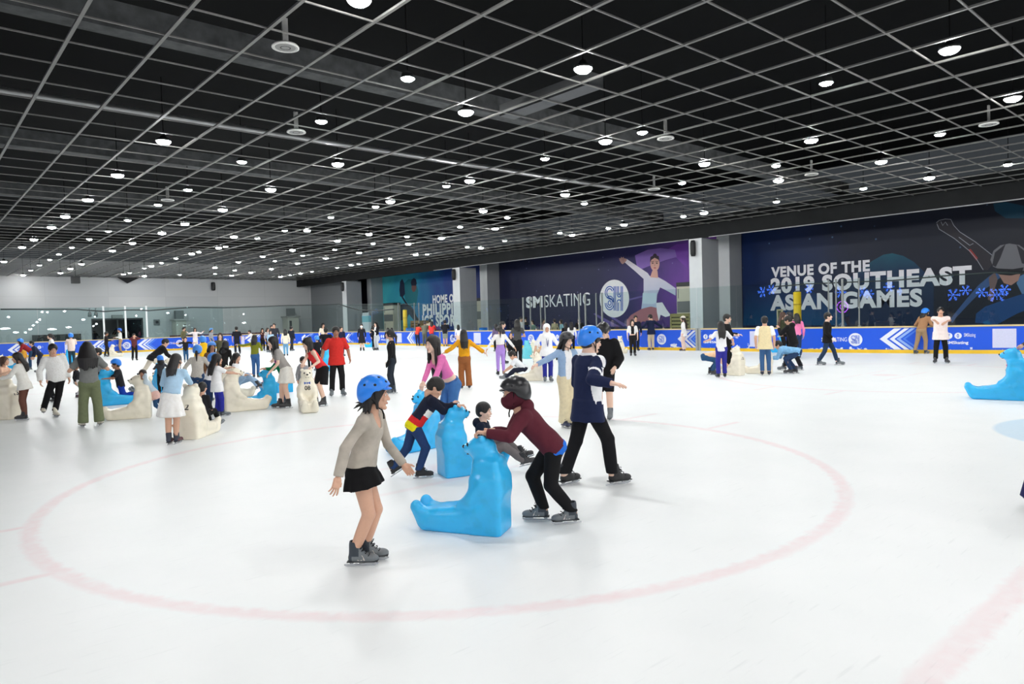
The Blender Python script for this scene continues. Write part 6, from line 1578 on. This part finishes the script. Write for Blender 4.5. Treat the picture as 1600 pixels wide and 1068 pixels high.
P('man striding in black jacket, dark jeans and white gloves', 1293, 570, ('h', 486), 88, sex='m', hair=('short', BK), skin_c='fair', top=('jacket', (24, 24, 26), dict(hem=-.08, g=.018)), bottom=('jeans', (38, 56, 82)), skate='grey', arms=((.1, .15, -.9), (.1, .3, -.86)), legs=((.17, .05, 0, 6, 0), (-.16, .05, 0, 6, 0)), extra=lambda root, k: gloves_(root, k, (244, 234, 234)), head=(0, -4))
P('person in tan clothes and blue helmet leaning over the boards', 1440, 551.5, 1.76, 150, hair=('half', BK), helmet=HB_, top=('sweater', (168, 126, 92), dict(hem=.0, g=.03)), bottom=('joggers', (168, 140, 108)), skate='grey', lean=24, head=(25, 10), arms=((.15, .35, -.55), (.15, .35, -.55)), legs=((-.06, .12, 0, 4, 0), (.04, .06, 0, 4, 0)))
P('boy in pale pink T-shirt and black trousers, arms crossed', 1470, 567, ('h', 480), 5, sex='m', hair=('short', BK), top=('tee', (252, 230, 226), dict(hem=-.10, g=.03, sl=.9, box=.95)), bottom=('trousers', BLACK), skate='dark', arms=((-.62, .42, -.12), (-.60, .48, -.16)), legs=((0, .085, 0, 14, 0), (0, .085, 0, 14, 0)))
P('person mostly out of frame holding the right blue bear', 1640, 632, 1.55, 275, hair=('short', BK), top=('tee', (60, 62, 66), dict(hem=-.05)), bottom=('trousers', BLACK), lean=25, arms=(bp('right', -.09, -.02, .80), bp('right', .09, -.02, .80)))
P('person in navy trousers cut off by the right edge', 1663, 798, 1.6, 5, hair=('short', BK), top=('jacket', (40, 44, 60), dict(hem=-.05)), bottom=('wide', (34, 36, 84)), legs=((.0, .06, 0, 6, 0), (.0, .14, 0, 4, 0)), skate='white')

# ---- middle of the rink, left of the foreground girl
P('slim woman all in black standing in profile behind the foreground girl', 614, 614, ('h', 515), 262, hair=('pony', BK), skin_c='tan', top=('sweater', (26, 26, 28), dict(hem=-.05, g=.01, mat=cloth((26, 26, 28)))), bottom=('leggings', (40, 46, 56)), arms=((.12, .12, -.95), (.12, .1, -.95)), legs=((.02, .04, 0, 4, 0), (-.02, .04, 0, 4, 0)), extra=lambda root, k: gloves_(root, k, (20, 20, 22)))
P('man in red polo shirt and black trousers facing the camera', 528, 618, ('h', 510), 8, sex='m', hair=('short', BK), skin_c='brown', top=('tee', (214, 52, 46), dict(hem=-.075, g=.020, sl=.85, box=.85, collar=True)), bottom=('trousers', (30, 29, 30)), arms=((.25, .15, -.85), (.35, .12, -.85)), legs=((0, .07, 0, 10, 0), (0, .085, 0, 14, 0)), head=(2, 10))
P('woman in red sleeveless top and black skirt holding bear 08', 501, 634, 1.60, 292, hair=('long', BK, .16), skin_c='fair', top=('vest', (222, 54, 58), dict(hem=-.01, g=.012, sl=0, neck='wide')), bottom=('skirt', BLACK, dict(len=.22, flare=.008)), skate='dark', lean=34, head=(0, 22), pelv=(0, -.05), arms=(bp('eight', -.10, .0, .81), bp('eight', .11, .0, .81)), legs=((-.04, .05, 0, 6, 0), (.03, .06, 0, 6, 0)), crouch=.02)
P('small child in grey behind bear 08', 474, 630, 1.05, 20, kid=True, hair=('short', BK), top=('hoodie', (150, 152, 158), dict(hem=-.05, g=.02, hood=True)), bottom=('trousers', (90, 92, 98)), lean=10)
P('woman in grey printed T-shirt and white skirt reaching to a child', 445, 637, 1.58, 282, hair=('long', BK, .22), skin_c='fair', top=('tee', (166, 162, 158), dict(hem=-.03, g=.014, sl=.75)), bottom=('skirt', (244, 240, 232), dict(len=.19, flare=.035)), skate='dark', lean=26, head=(0, 8), pelv=(0, -.04), arms=((.05, .35, -.85), bp('beanie', .0, -.10, .90)), legs=((-.05, .05, 0, 6, 0), (.03, .05, 0, 6, 0)), extra=print_)
P('child in green top and beanie hugging a blue bear', bxy('beanie', 0, -.36), None, 1.22, 285, kid=True, hair=('bob', BR), skin_c='brown', top=('sweater', (24, 122, 82), dict(hem=-.05, g=.02)), bottom=('trousers', NAVYJ), lean=22, head=(-35, -8), arms=(bp('beanie', -.12, .1, .80), bp('beanie', .12, .1, .80)), extra=lambda root, k: beanie_(root, k, (150, 118, 98)))
P('woman in olive green top and jeans with arms spread, far', 400, 590, ('h', 523), 165, hair=('half', BK), top=('sweater', (122, 126, 44), dict(hem=.02, g=.016)), bottom=('jeans', JEAN), arms=('side', 'bent'))
P('girl with long black hair, white T-shirt and bright blue trousers pushing', 341, 650, ('h', 553), 110, kid=True, hair=('long', BK, .27), top=('tee', (252, 250, 252), dict(hem=-.12, g=.024, sl=.8, box=.9)), bottom=('trousers', (46, 50, 150)), skate='grey', arms=((.1, .85, -.3), (.1, .9, -.35)), legs=((.0, .06, 0, 8, 0), (.04, .06, 0, 8, 0)))
P('child in tilted blue helmet with outstretched arms behind white bear', bxy('walker', -.10, -.42), None, 1.22, 80, kid=True, hair=('bob', BROWN), helmet=(84, 146, 226), top=('tee', (238, 238, 244), dict(hem=-.05, sl=.8)), bottom=('trousers', NAVYJ), lean=18, arms=((.1, .95, -.1), (.1, .95, -.05)))
seated('rider with black hair, white top and pale jeans on a white bear', 'second', .22, 1.50, 75, .38, hair=('long', BK, .2), top=('shirt', (248, 248, 250), dict(hem=-.05)), bottom=('jeans', PALEJ), skate='dark', arms=('bent', 'bent'), legs=((.42, .10, .10, 0, 14), (.36, .10, .14, 0, 14)), knee=((0, .3, 1), (0, .3, 1)), head=(20, 10))
P('person in black hoodie behind the rider in pale jeans', 350, 612, ('h', 531), 150, hair=('half', BK), top=('hoodie', (28, 26, 26), dict(hem=-.04, hood=True)), bottom=('trousers', BLACK), lean=20)
P('woman in blue helmet, oatmeal sweater and jeans with a black ponytail', 311, 640, ('h', 540), 168, hair=('pony', BK), helmet=(78, 150, 238), top=('sweater', (206, 200, 190), dict(hem=-.03, g=.018)), bottom=('jeans', (46, 72, 110)), arms=((.4, .4, -.6), (.35, .5, -.6)), legs=((0, .06, 0, 6, 0), (.05, .05, 0, 6, 0)), lean=10)
P('person in brown jacket and blue helmet turning to the camera', 334, 625, ('h', 535), 25, hair=('long', BK, .14), helmet=(92, 154, 236), skin_c='brown', top=('jacket', (112, 80, 52), dict(hem=-.05, g=.024)), bottom=('jeans', (40, 70, 106)), head=(10, 0))
P('person in blue helmet with a yellow hooded top turned away', 322, 603, ('h', 525), 200, hair=('short', BK), helmet=(66, 142, 232), top=('hoodie', (250, 192, 36), dict(hem=-.06, g=.065, hood=True, box=1)), bottom=('trousers', NAVYJ), lean=14)
P('woman in olive top with long brown hair, far middle', 346, 585, ('h', 520), 20, hair=('wavy', BR), skin_c='fair', top=('sweater', (84, 82, 62), dict(hem=-.04, g=.016)), bottom=('trousers', (46, 50, 58)), head=(15, 0))
P('girl in pale blue blouse and pleated white skirt, back turned', 271, 693, ('h', 551), 158, hair=('wavy', (34, 32, 34), .20), skin_c='tan', top=('blouse', (176, 208, 232), dict(hem=.035, g=.026, cuff=.008)), bottom=('skirt', (252, 248, 240), dict(len=.22, flare=.045, waist=.06, fold=.010)), skate='maroon', lean=14, slean=7, head=(15, 14), arms=((.15, .6, -.55), bp('twelve', .02, .0, .80)), legs=((-.04, .035, 0, 6, 0), (.0, .03, 0, 6, 0)), pelv=(0, -.02))
seated('child in black with pink cuffs riding bear 12', 'twelve', .34, 1.05, 150, .34, kid=True, hair=('short', BK), top=('jacket', (34, 34, 38), dict(hem=-.05)), bottom=('trousers', BLACK), arms=('lap', 'lap'), legs=((.36, .09, .1, 0, 10), (.36, .09, .1, 0, 10)), knee=((0, .3, 1), (0, .3, 1)))
P('small girl in pale blue top and pink skirt hugging a white bear', 248, 650, 1.08, 278, kid=True, hair=('bun', BR), skin_c='brown', top=('sweater', (206, 220, 230), dict(hem=-.02, g=.016)), bottom=('skirt', (238, 196, 186), dict(len=.12, flare=.03)), tights=(50, 84, 124), lean=32, head=(-62, -4), arms=(bp('girl', -.10, -.02, .78), bp('girl', .10, .0, .78)), legs=((-.12, .05, 0, 6, 8), (-.20, .05, 0, 6, 12)), pelv=(0, .06))
P('child in blue helmet with black and white sleeves by hidden bear', 253, 616, 1.02, 200, kid=True, hair=('half', BK), helmet=HB_, top=('jacket', (60, 62, 68), dict(hem=-.05, g=.02)), bottom=('trousers', BLACK), arms=('fwd', 'out'))
seated('child in black T-shirt and bright blue trousers kneeling on blue bear', 'kneel', .30, 1.22, 275, .46, sex='m', kid=True, hair=('short', BK), helmet=HB_, skin_c='brown', top=('tee', (40, 40, 44), dict(hem=-.05, g=.02, sl=.9)), bottom=('trousers', (30, 66, 170)), lean=8, arms=((.1, .75, -.4), (.1, .75, -.4)), legs=((-.25, .07, .16, 0, 60), (-.30, .07, .17, 0, 60)), knee=((0, .8, -1), (0, .8, -1)), head=(0, 10))
P('boy in grey T-shirt behind the woman in khaki trousers', 157, 624, 1.30, 290, sex='m', kid=True, hair=('short', BK), top=('tee', (142, 144, 146), dict(hem=-.05, sl=.8)), bottom=('trousers', BLACK))
P('woman in grey T-shirt and khaki trousers with long black hair, back turned', 143, 666, ('h', 534), 181, hair=('wavy', BK, .25, 1.55), top=('tee', (126, 128, 126), dict(hem=.0, g=.022, sl=.8)), bottom=('wide', (114, 122, 92), dict(waist=.03)), skate='white', arms=((.3, .5, -.4), (.3, .5, -.4)), legs=((0, .085, 0, 14, 0), (.0, .085, 0, 14, 0)), build=1.06)
P('small dark clothed child at left of the khaki trousered woman', 121, 621, 1.02, 70, kid=True, hair=('bob', BK), top=('jacket', (34, 34, 38), dict(hem=-.05)), bottom=('trousers', (210, 210, 212)), crouch=.1, skate='maroon')
P('man in white sweater and black trousers looking down, gliding', 88, 650, ('h', 536), 12, sex='m', hair=('short', BK), skin_c='tan', top=('sweater', (252, 250, 244), dict(hem=-.04, g=.030, box=.9, cuff=.006)), bottom=('trousers', (22, 22, 24)), skate='white', slean=6, arms=((.2, .1, -.92), (.22, .12, -.9)), legs=((.02, -.02, 0, 6, 0), (-.05, .14, .045, 12, 8)), head=(0, 14), pelv=(-.03, 0))
P('woman in white tunic and brown tights bending to bear 13', 41, 655, 1.36, 250, hair=('long', DB, .22), top=('blouse', (248, 242, 234), dict(hem=-.075, g=.024)), bottom=None, tights=(108, 72, 60), skate='dark', lean=10, head=(-20, 10), arms=((.1, .7, -.55), bp('thirteen', .05, .0, .80)), legs=((.0, .04, 0, 6, 0), (.02, .04, 0, 6, 0)))
P('child with brown hair and peach sleeves behind bear 13', 3, 640, 1.22, 60, kid=True, hair=('bob', BROWN), top=('sweater', (234, 192, 166), dict(hem=-.05, g=.02)), bottom=('trousers', NAVYJ), arms=((.2, .7, -.2), (.2, .7, -.2)), lean=12)
P('person in dark trousers behind the man in a white sweater', 89, 628, 1.25, 200, sex='m', hair=('short', BK), top=('tee', (190, 192, 196), dict(hem=-.05)), bottom=('trousers', BLACK), skate='dark', crouch=.05)
# ---- far left
P('bending man in black shirt and beige trousers pushing a white bear', 235, 592, 1.72, 92, sex='m', hair=('short', BK), top=('shirt', (26, 26, 28), dict(hem=-.07, g=.02)), bottom=('trousers', (224, 214, 198)), lean=48, pelv=(0, .05), crouch=.02, head=(0, 25), arms=((.1, .55, -.8), (.1, .6, -.75)), legs=((-.22, .06, 0, 4, 6), (.06, .06, 0, 4, 0)))
P('person in maroon jacket and blue helmet bending, far left', 48, 577, 1.62, 268, hair=('half', BK), helmet=HB_, top=('jacket', (140, 36, 44), dict(hem=-.05, g=.024)), bottom=('jeans', (40, 66, 96)), lean=48, head=(0, 10), arms=((.1, .5, -.8), (.1, .5, -.8)), pelv=(0, -.04))
P('child in mustard clothes under the maroon jacketed person', 38, 575, 1.10, 30, kid=True, hair=('bob', BROWN), top=('sweater', (216, 156, 60), dict(hem=-.06, g=.02)), bottom=('trousers', (150, 110, 70)))
P('person in dark navy bending beside the maroon jacketed person', 62, 581, 1.45, 280, hair=('short', BK), top=('jacket', (36, 42, 66), dict(hem=-.06, g=.02)), bottom=('trousers', (38, 42, 60)), lean=34, pelv=(0, -.03))
P('person in pale pink jumper, dark jeans and blue helmet, back turned', 113, 572, ('h', 521), 182, hair=('short', BK), helmet=HB_, top=('sweater', (240, 214, 202), dict(hem=-.05, g=.03, box=.9)), bottom=('jeans', (38, 60, 72)), arms=('fwd', 'fwd'))
P('woman in white and pale blue top turning left, far', 84, 575, ('h', 521), 275, hair=('pony', DB), skin_c='fair', top=('sweater', (252, 248, 248), dict(hem=-.04, g=.02)), bottom=('jeans', (86, 150, 220)), lean=6)
P('thin person in dark clothes standing before the far doorway', 167, 557, ('h', 518), 95, sex='m', hair=('short', BK), skin_c='brown', top=('tee', (46, 38, 38), dict(hem=-.05)), bottom=('trousers', (44, 40, 42)), arms=('bent', 'bent'), legs=((.07, .05, 0, 4, 0), (-.08, .05, 0, 4, 0)))
P('person in white shirt, tan trousers and blue helmet by far boards', 189, 549.5, ('h', 513), 275, hair=('short', BK), helmet=(58, 110, 210), top=('tee', (250, 246, 236), dict(hem=-.03)), bottom=('trousers', (190, 152, 108)), arms=('bent', 'bent'))
P('person in dark red checked shirt covering the face, far', 211, 563, ('h', 521), 10, sex='m', hair=('short', DB), top=('shirt', (96, 38, 42), dict(hem=-.05, mat=mat('checked_shirt', (96, 38, 42), .8, .5, 9))), bottom=('trousers', BLACK), skate='black', arms=('face', 'face'), legs=((0, .05, 0, 8, 0), (.05, .09, 0, 10, 0)))
P('boy in black T-shirt and jeans with arms out, far', 291, 566, ('h', 526), 5, sex='m', kid=True, hair=('short', BK), top=('tee', (28, 28, 32), dict(hem=-.06, sl=.9)), bottom=('jeans', (40, 80, 120)), arms=('side', 'side'))
P('man in olive shirt standing by the far boards', 288, 547.5, ('h', 511), 60, sex='m', hair=('short', BK), top=('tee', (110, 106, 76), dict(hem=-.06)), bottom=('trousers', (60, 56, 50)))
P('woman in white blouse raising both arms by the far boards', 306, 548, ('h', 512), 5, hair=('half', BR), top=('blouse', (250, 232, 232), dict(hem=-.05, g=.02)), bottom=('trousers', (244, 238, 238)), arms=((.75, .2, .1), (.75, .2, .1)))
P('person in blue cap helmet and grey top by far boards', 331, 548, ('h', 513), 60, hair=('half', BR), helmet=(96, 158, 226), top=('tee', (160, 160, 166), dict(hem=-.05)), bottom=('jeans', JEAN))
P('child in white between the far girl and yellow top', 318, 556, 1.2, 20, kid=True, hair=('short', BK), top=('hoodie', (244, 242, 242), dict(hem=-.05, hood=True)), bottom=('trousers', (232, 230, 228)))
P('man in black T-shirt and dark trousers, back turned, far boards', 371, 553, ('h', 510), 182, sex='m', hair=('short', BK), top=('tee', (28, 28, 34), dict(hem=-.05, sl=.9)), bottom=('trousers', (30, 34, 46)), legs=((0, .06, 0, 8, 0), (0, .09, 0, 8, 0)))
P('person in white shirt and black skirt leaning left, far boards', 398, 548, 1.55, 285, hair=('short', BK), top=('shirt', (252, 250, 248), dict(hem=-.02, g=.02)), bottom=('shorts', BLACK), lean=34, arms=('fwd', 'pushlow'))
P('person in black cap and dark red top with crossed arms, far', 411, 548, ('h', 513), 10, hair=('half', BK), top=('tee', (66, 34, 38), dict(hem=-.04)), bottom=('trousers', BLACK), arms=('cross', 'cross'), extra=lambda root, k: beanie_(root, k, (30, 28, 30)))
P('woman in striped white top beside the dark red top, far', 419, 550, ('h', 512), 40, hair=('half', BR), top=('tee', (238, 236, 238), dict(hem=-.04, cols=[(40, 40, 44)], paint=lambda t, s, f, al, da: (np.floor(t*40) % 2).astype(int))), bottom=('trousers', BLACK))
P('girl in pale blue dress holding on, far', 424, 551, ('h', 516), 5, hair=('long', BR), skin_c='fair', top=('tee', (168, 204, 240), dict(hem=.0)), bottom=('skirt', (168, 204, 240), dict(len=.2, flare=.04)))
P('tall man in dark grey behind the pale blue dress, far', 430, 549, ('h', 505), 350, sex='m', hair=('short', BK), top=('jacket', (52, 54, 62), dict(hem=-.06)), bottom=('trousers', (40, 42, 48)))
P('second dark haired person beside the tall man in grey, far', 425.5, 547.5, ('h', 508), 20, sex='m', hair=('short', BK), top=('tee', (34, 34, 40), dict(hem=-.05)), bottom=('trousers', BLACK))
P('person in cream jacket and pale jeans, far', 447, 556, ('h', 514), 185, hair=('half', BK), top=('jacket', (236, 228, 210), dict(hem=-.06, g=.026)), bottom=('jeans', (110, 160, 196)))
P('person in dark jacket striding away beside the cream jacket, far', 456, 548, ('h', 509), 140, sex='m', hair=('short', BK), top=('jacket', (38, 42, 54), dict(hem=-.06, g=.02)), bottom=('trousers', (48, 50, 56)), legs=((.1, .05, 0, 4, 0), (-.14, .05, 0, 4, 0)))
P('person in black jacket turning away behind the red topped woman', 511, 572, ('h', 512), 175, sex='m', hair=('short', BK), top=('jacket', (26, 28, 36), dict(hem=-.05, g=.026)), bottom=('trousers', (34, 36, 44)), arms=('akimbo', 'akimbo'))
P('person in blue helmet and black jacket behind red topped woman', 497, 579, ('h', 525), 200, hair=('short', BK), helmet=(70, 150, 228), top=('jacket', (28, 28, 32), dict(hem=-.05, g=.024)), bottom=('trousers', BLACK))
P('dark haired person half hidden behind the red topped woman', 486, 576, ('h', 526), 190, hair=('short', BK), top=('jacket', (60, 62, 68), dict(hem=-.05)), bottom=('trousers', BLACK))
P('person in cream top and black cap by the corner boards', 506, 549, ('h', 505), 20, hair=('half', BK), top=('tee', (226, 212, 194), dict(hem=-.03)), bottom=('trousers', (60, 60, 66)), extra=lambda root, k: cap_(root, k, (26, 26, 30)))
P('person in dark blue jacket right behind the red polo man', 534, 556, ('h', 510), 30, sex='m', hair=('short', BK), top=('jacket', (34, 38, 62), dict(hem=-.05)), bottom=('trousers', (34, 38, 58)))
P('woman in black dress and white mask near the corner', 566, 548, ('h', 506), 3, hair=('long', BK, .2), skin_c='fair', top=('dress', (38, 36, 40), dict(hem=-.04, g=.014)), bottom=('skirt', (38, 36, 40), dict(len=.24, flare=.03)), skate='black', extra=lambda root, k: mask_(root, k, (252, 252, 252)))
P('person in black jacket and pale trousers beside corner blue bear', 589, 547, ('h', 503), 320, hair=('half', BK), skin_c='fair', top=('jacket', (26, 26, 30), dict(hem=.0, g=.024, cols=[WHITE], paint=open_front)), bottom=('trousers', (196, 200, 206)), skate='dark', arms=('chest', 'bent'))
P('person with black hair behind the black jacket, near corner', 584, 545, ('h', 508), 40, hair=('half', BK), top=('jacket', (30, 30, 34), dict(hem=-.05)), bottom=('trousers', BLACK))
P('person in black and white top with pale jeans by corner boards', 607, 546, ('h', 512), 170, hair=('half', BK), top=('jacket', (40, 40, 46), dict(hem=-.02, g=.02)), bottom=('jeans', (190, 204, 218)))
P('person in dark jacket right of the pale jeans by corner boards', 613, 541.5, ('h', 512), 190, hair=('half', BK), top=('jacket', (30, 30, 36), dict(hem=-.04, g=.02)), bottom=('trousers', (44, 46, 56)))
P('person in orange-red shirt leaning left over the boards', 653, 539.5, 1.70, 165, hair=('short', BK), top=('tee', (232, 76, 60), dict(hem=-.06, g=.018)), bottom=('jeans', (40, 52, 78)), lean=34, slean=8, arms=('fwd', 'fwd'), pelv=(0, -.08), skate='black')
P('person in grey-green overall between two red shirts', 664, 540, 1.78, 170, sex='m', hair=('short', (70, 66, 66)), top=('jacket', (110, 112, 98), dict(hem=-.06, g=.02)), bottom=('trousers', (104, 106, 92)), lean=20, arms=('fwd', 'fwd'))
P('person in bright red shirt with long hair leaning over boards', 675, 540, 1.78, 172, hair=('long', BK), top=('tee', (238, 64, 60), dict(hem=-.06, g=.022)), bottom=('jeans', (56, 74, 122)), lean=24, arms=('fwd', 'fwd'))
P('person in black shirt and grey shorts leaning on boards', 696, 541, 1.80, 176, sex='m', hair=('short', BK), top=('tee', (34, 34, 40), dict(hem=-.05, g=.02)), bottom=('shorts', (142, 148, 132), dict(len=.9)), lean=14, arms=('fwd', 'fwd'))
P('black haired person in white top left of the mustard top', 717, 543, ('h', 507), 185, hair=('half', BK), top=('tee', (252, 248, 250), dict(hem=-.05)), bottom=('shorts', (236, 206, 180)), lean=6)
P('person in purple checked shirt behind the lilac leggings', 776, 549, ('h', 506), 200, hair=('half', BK), top=('shirt', (112, 96, 132), dict(hem=-.06, g=.022, mat=mat('purple_check', (112, 96, 132), .8, .5, 10))), bottom=('trousers', BLACK))
P('man behind the girl in a white cropped top', 786, 568, ('h', 502), 80, sex='m', hair=('short', BK), skin_c='fair', top=('jacket', (60, 58, 66), dict(hem=-.06)), bottom=('trousers', BLACK), skate='black')
P('dark haired girl crouching by the boards right of lilac leggings', 797, 556, 1.5, 20, hair=('long', DB), top=('tee', (40, 38, 44), dict(hem=-.05)), bottom=('trousers', BLACK), crouch=.26, lean=20)

# ---- outside the boards, behind the glass
outside('man in white shirt outside the boards left of the black shirt', 813.5, 496, 31.3, 60, sex='m', hair=('short', BK), top=('tee', WHITE, dict(hem=-.06)), bottom=('trousers', BLACK))
outside('man in black shirt outside the boards, looking right', 821, 496, 30.3, 300, sex='m', hair=('short', BK), skin_c='fair', top=('tee', BLACK, dict(hem=-.06)), bottom=('trousers', BLACK))
outside('person in green shirt stretching an arm behind the glass', 832, 501, 30.4, 330, hair=('pony', BR), skin_c='fair', top=('tee', (120, 138, 108), dict(hem=-.06, sl=.8)), bottom=('trousers', (60, 60, 64)), arms=('down', 'side'))
outside('person in dusky pink behind the glass under SKATING', 848, 499, 31.2, 60, hair=('half', BK), top=('tee', (176, 140, 140), dict(hem=-.06)), bottom=('trousers', BLACK))
outside('person in beige behind the glass under the letter T', 866.5, 499, 31.6, 200, hair=('short', BR), top=('tee', (176, 164, 132), dict(hem=-.06)), bottom=('trousers', BLACK))
outside('person in pale teal shirt behind the glass', 877, 500, 30.8, 290, hair=('bob', BR), top=('tee', (150, 188, 196), dict(hem=-.06)), bottom=('trousers', BLACK))
P('person in black jacket, back turned, left of the long white-clad hair', 885, 551, ('h', 504), 182, hair=('half', BK), top=('jacket', (26, 26, 30), dict(hem=-.06, g=.022)), bottom=('jeans', PALEJ))
P('person in white top with long black hair, back turned, by boards', 894, 552, ('h', 503), 180, hair=('long', BK, .2), top=('tee', (250, 248, 246), dict(hem=-.05)), bottom=('trousers', BLACK))
outside('man in black with bare neck leaning on the boards from outside', 905.5, 497, 30.0, 350, sex='m', hair=('short', BK), skin_c='fair', top=('tee', BLACK, dict(hem=-.06, neck='v', sl=.8)), bottom=('trousers', BLACK), lean=6, arms=('bent', 'bent'))
outside('dark haired person outside the boards right of the black clad man', 918, 508, 30.2, 20, hair=('half', BK), top=('tee', (50, 44, 52), dict(hem=-.06)), bottom=('trousers', BLACK))
outside('person in cream shirt outside the boards above the red shirts', 671.5, 499, 29.9, 190, sex='m', hair=('short', BK), top=('tee', (236, 206, 186), dict(hem=-.06)), bottom=('trousers', BLACK))

# ================================================================== BLUE SNOWFLAKE LIGHTS hanging on the near side, mirrored in the glass
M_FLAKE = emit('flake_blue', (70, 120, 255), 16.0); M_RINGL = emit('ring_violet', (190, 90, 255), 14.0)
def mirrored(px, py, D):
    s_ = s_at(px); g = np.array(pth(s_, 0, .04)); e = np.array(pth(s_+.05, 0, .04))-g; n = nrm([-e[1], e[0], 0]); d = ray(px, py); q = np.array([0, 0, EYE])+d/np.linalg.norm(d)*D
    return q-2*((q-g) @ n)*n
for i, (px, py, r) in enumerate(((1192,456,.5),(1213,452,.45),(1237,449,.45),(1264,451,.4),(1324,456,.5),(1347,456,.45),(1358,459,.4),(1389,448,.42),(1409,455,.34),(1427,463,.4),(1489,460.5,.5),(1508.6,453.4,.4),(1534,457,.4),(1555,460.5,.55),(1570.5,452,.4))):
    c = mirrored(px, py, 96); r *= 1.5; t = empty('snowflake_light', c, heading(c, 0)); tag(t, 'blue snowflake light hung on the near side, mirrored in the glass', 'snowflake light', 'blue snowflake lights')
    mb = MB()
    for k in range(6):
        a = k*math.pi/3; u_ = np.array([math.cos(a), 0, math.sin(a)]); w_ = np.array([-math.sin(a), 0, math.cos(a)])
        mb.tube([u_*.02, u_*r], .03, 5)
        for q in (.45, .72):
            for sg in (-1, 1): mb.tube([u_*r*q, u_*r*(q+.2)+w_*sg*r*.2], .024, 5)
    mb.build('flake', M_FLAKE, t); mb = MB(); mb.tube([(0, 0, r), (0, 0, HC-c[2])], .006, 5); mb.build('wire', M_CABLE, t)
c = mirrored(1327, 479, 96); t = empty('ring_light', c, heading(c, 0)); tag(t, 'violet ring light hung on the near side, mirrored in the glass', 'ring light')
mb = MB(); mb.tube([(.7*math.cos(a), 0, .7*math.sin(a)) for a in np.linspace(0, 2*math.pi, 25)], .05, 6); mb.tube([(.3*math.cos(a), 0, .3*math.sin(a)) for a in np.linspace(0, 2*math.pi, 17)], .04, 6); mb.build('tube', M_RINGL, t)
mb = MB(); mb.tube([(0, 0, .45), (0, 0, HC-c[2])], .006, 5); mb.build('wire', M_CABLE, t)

# lamps of the shops behind the camera, seen only as glints in the far glass
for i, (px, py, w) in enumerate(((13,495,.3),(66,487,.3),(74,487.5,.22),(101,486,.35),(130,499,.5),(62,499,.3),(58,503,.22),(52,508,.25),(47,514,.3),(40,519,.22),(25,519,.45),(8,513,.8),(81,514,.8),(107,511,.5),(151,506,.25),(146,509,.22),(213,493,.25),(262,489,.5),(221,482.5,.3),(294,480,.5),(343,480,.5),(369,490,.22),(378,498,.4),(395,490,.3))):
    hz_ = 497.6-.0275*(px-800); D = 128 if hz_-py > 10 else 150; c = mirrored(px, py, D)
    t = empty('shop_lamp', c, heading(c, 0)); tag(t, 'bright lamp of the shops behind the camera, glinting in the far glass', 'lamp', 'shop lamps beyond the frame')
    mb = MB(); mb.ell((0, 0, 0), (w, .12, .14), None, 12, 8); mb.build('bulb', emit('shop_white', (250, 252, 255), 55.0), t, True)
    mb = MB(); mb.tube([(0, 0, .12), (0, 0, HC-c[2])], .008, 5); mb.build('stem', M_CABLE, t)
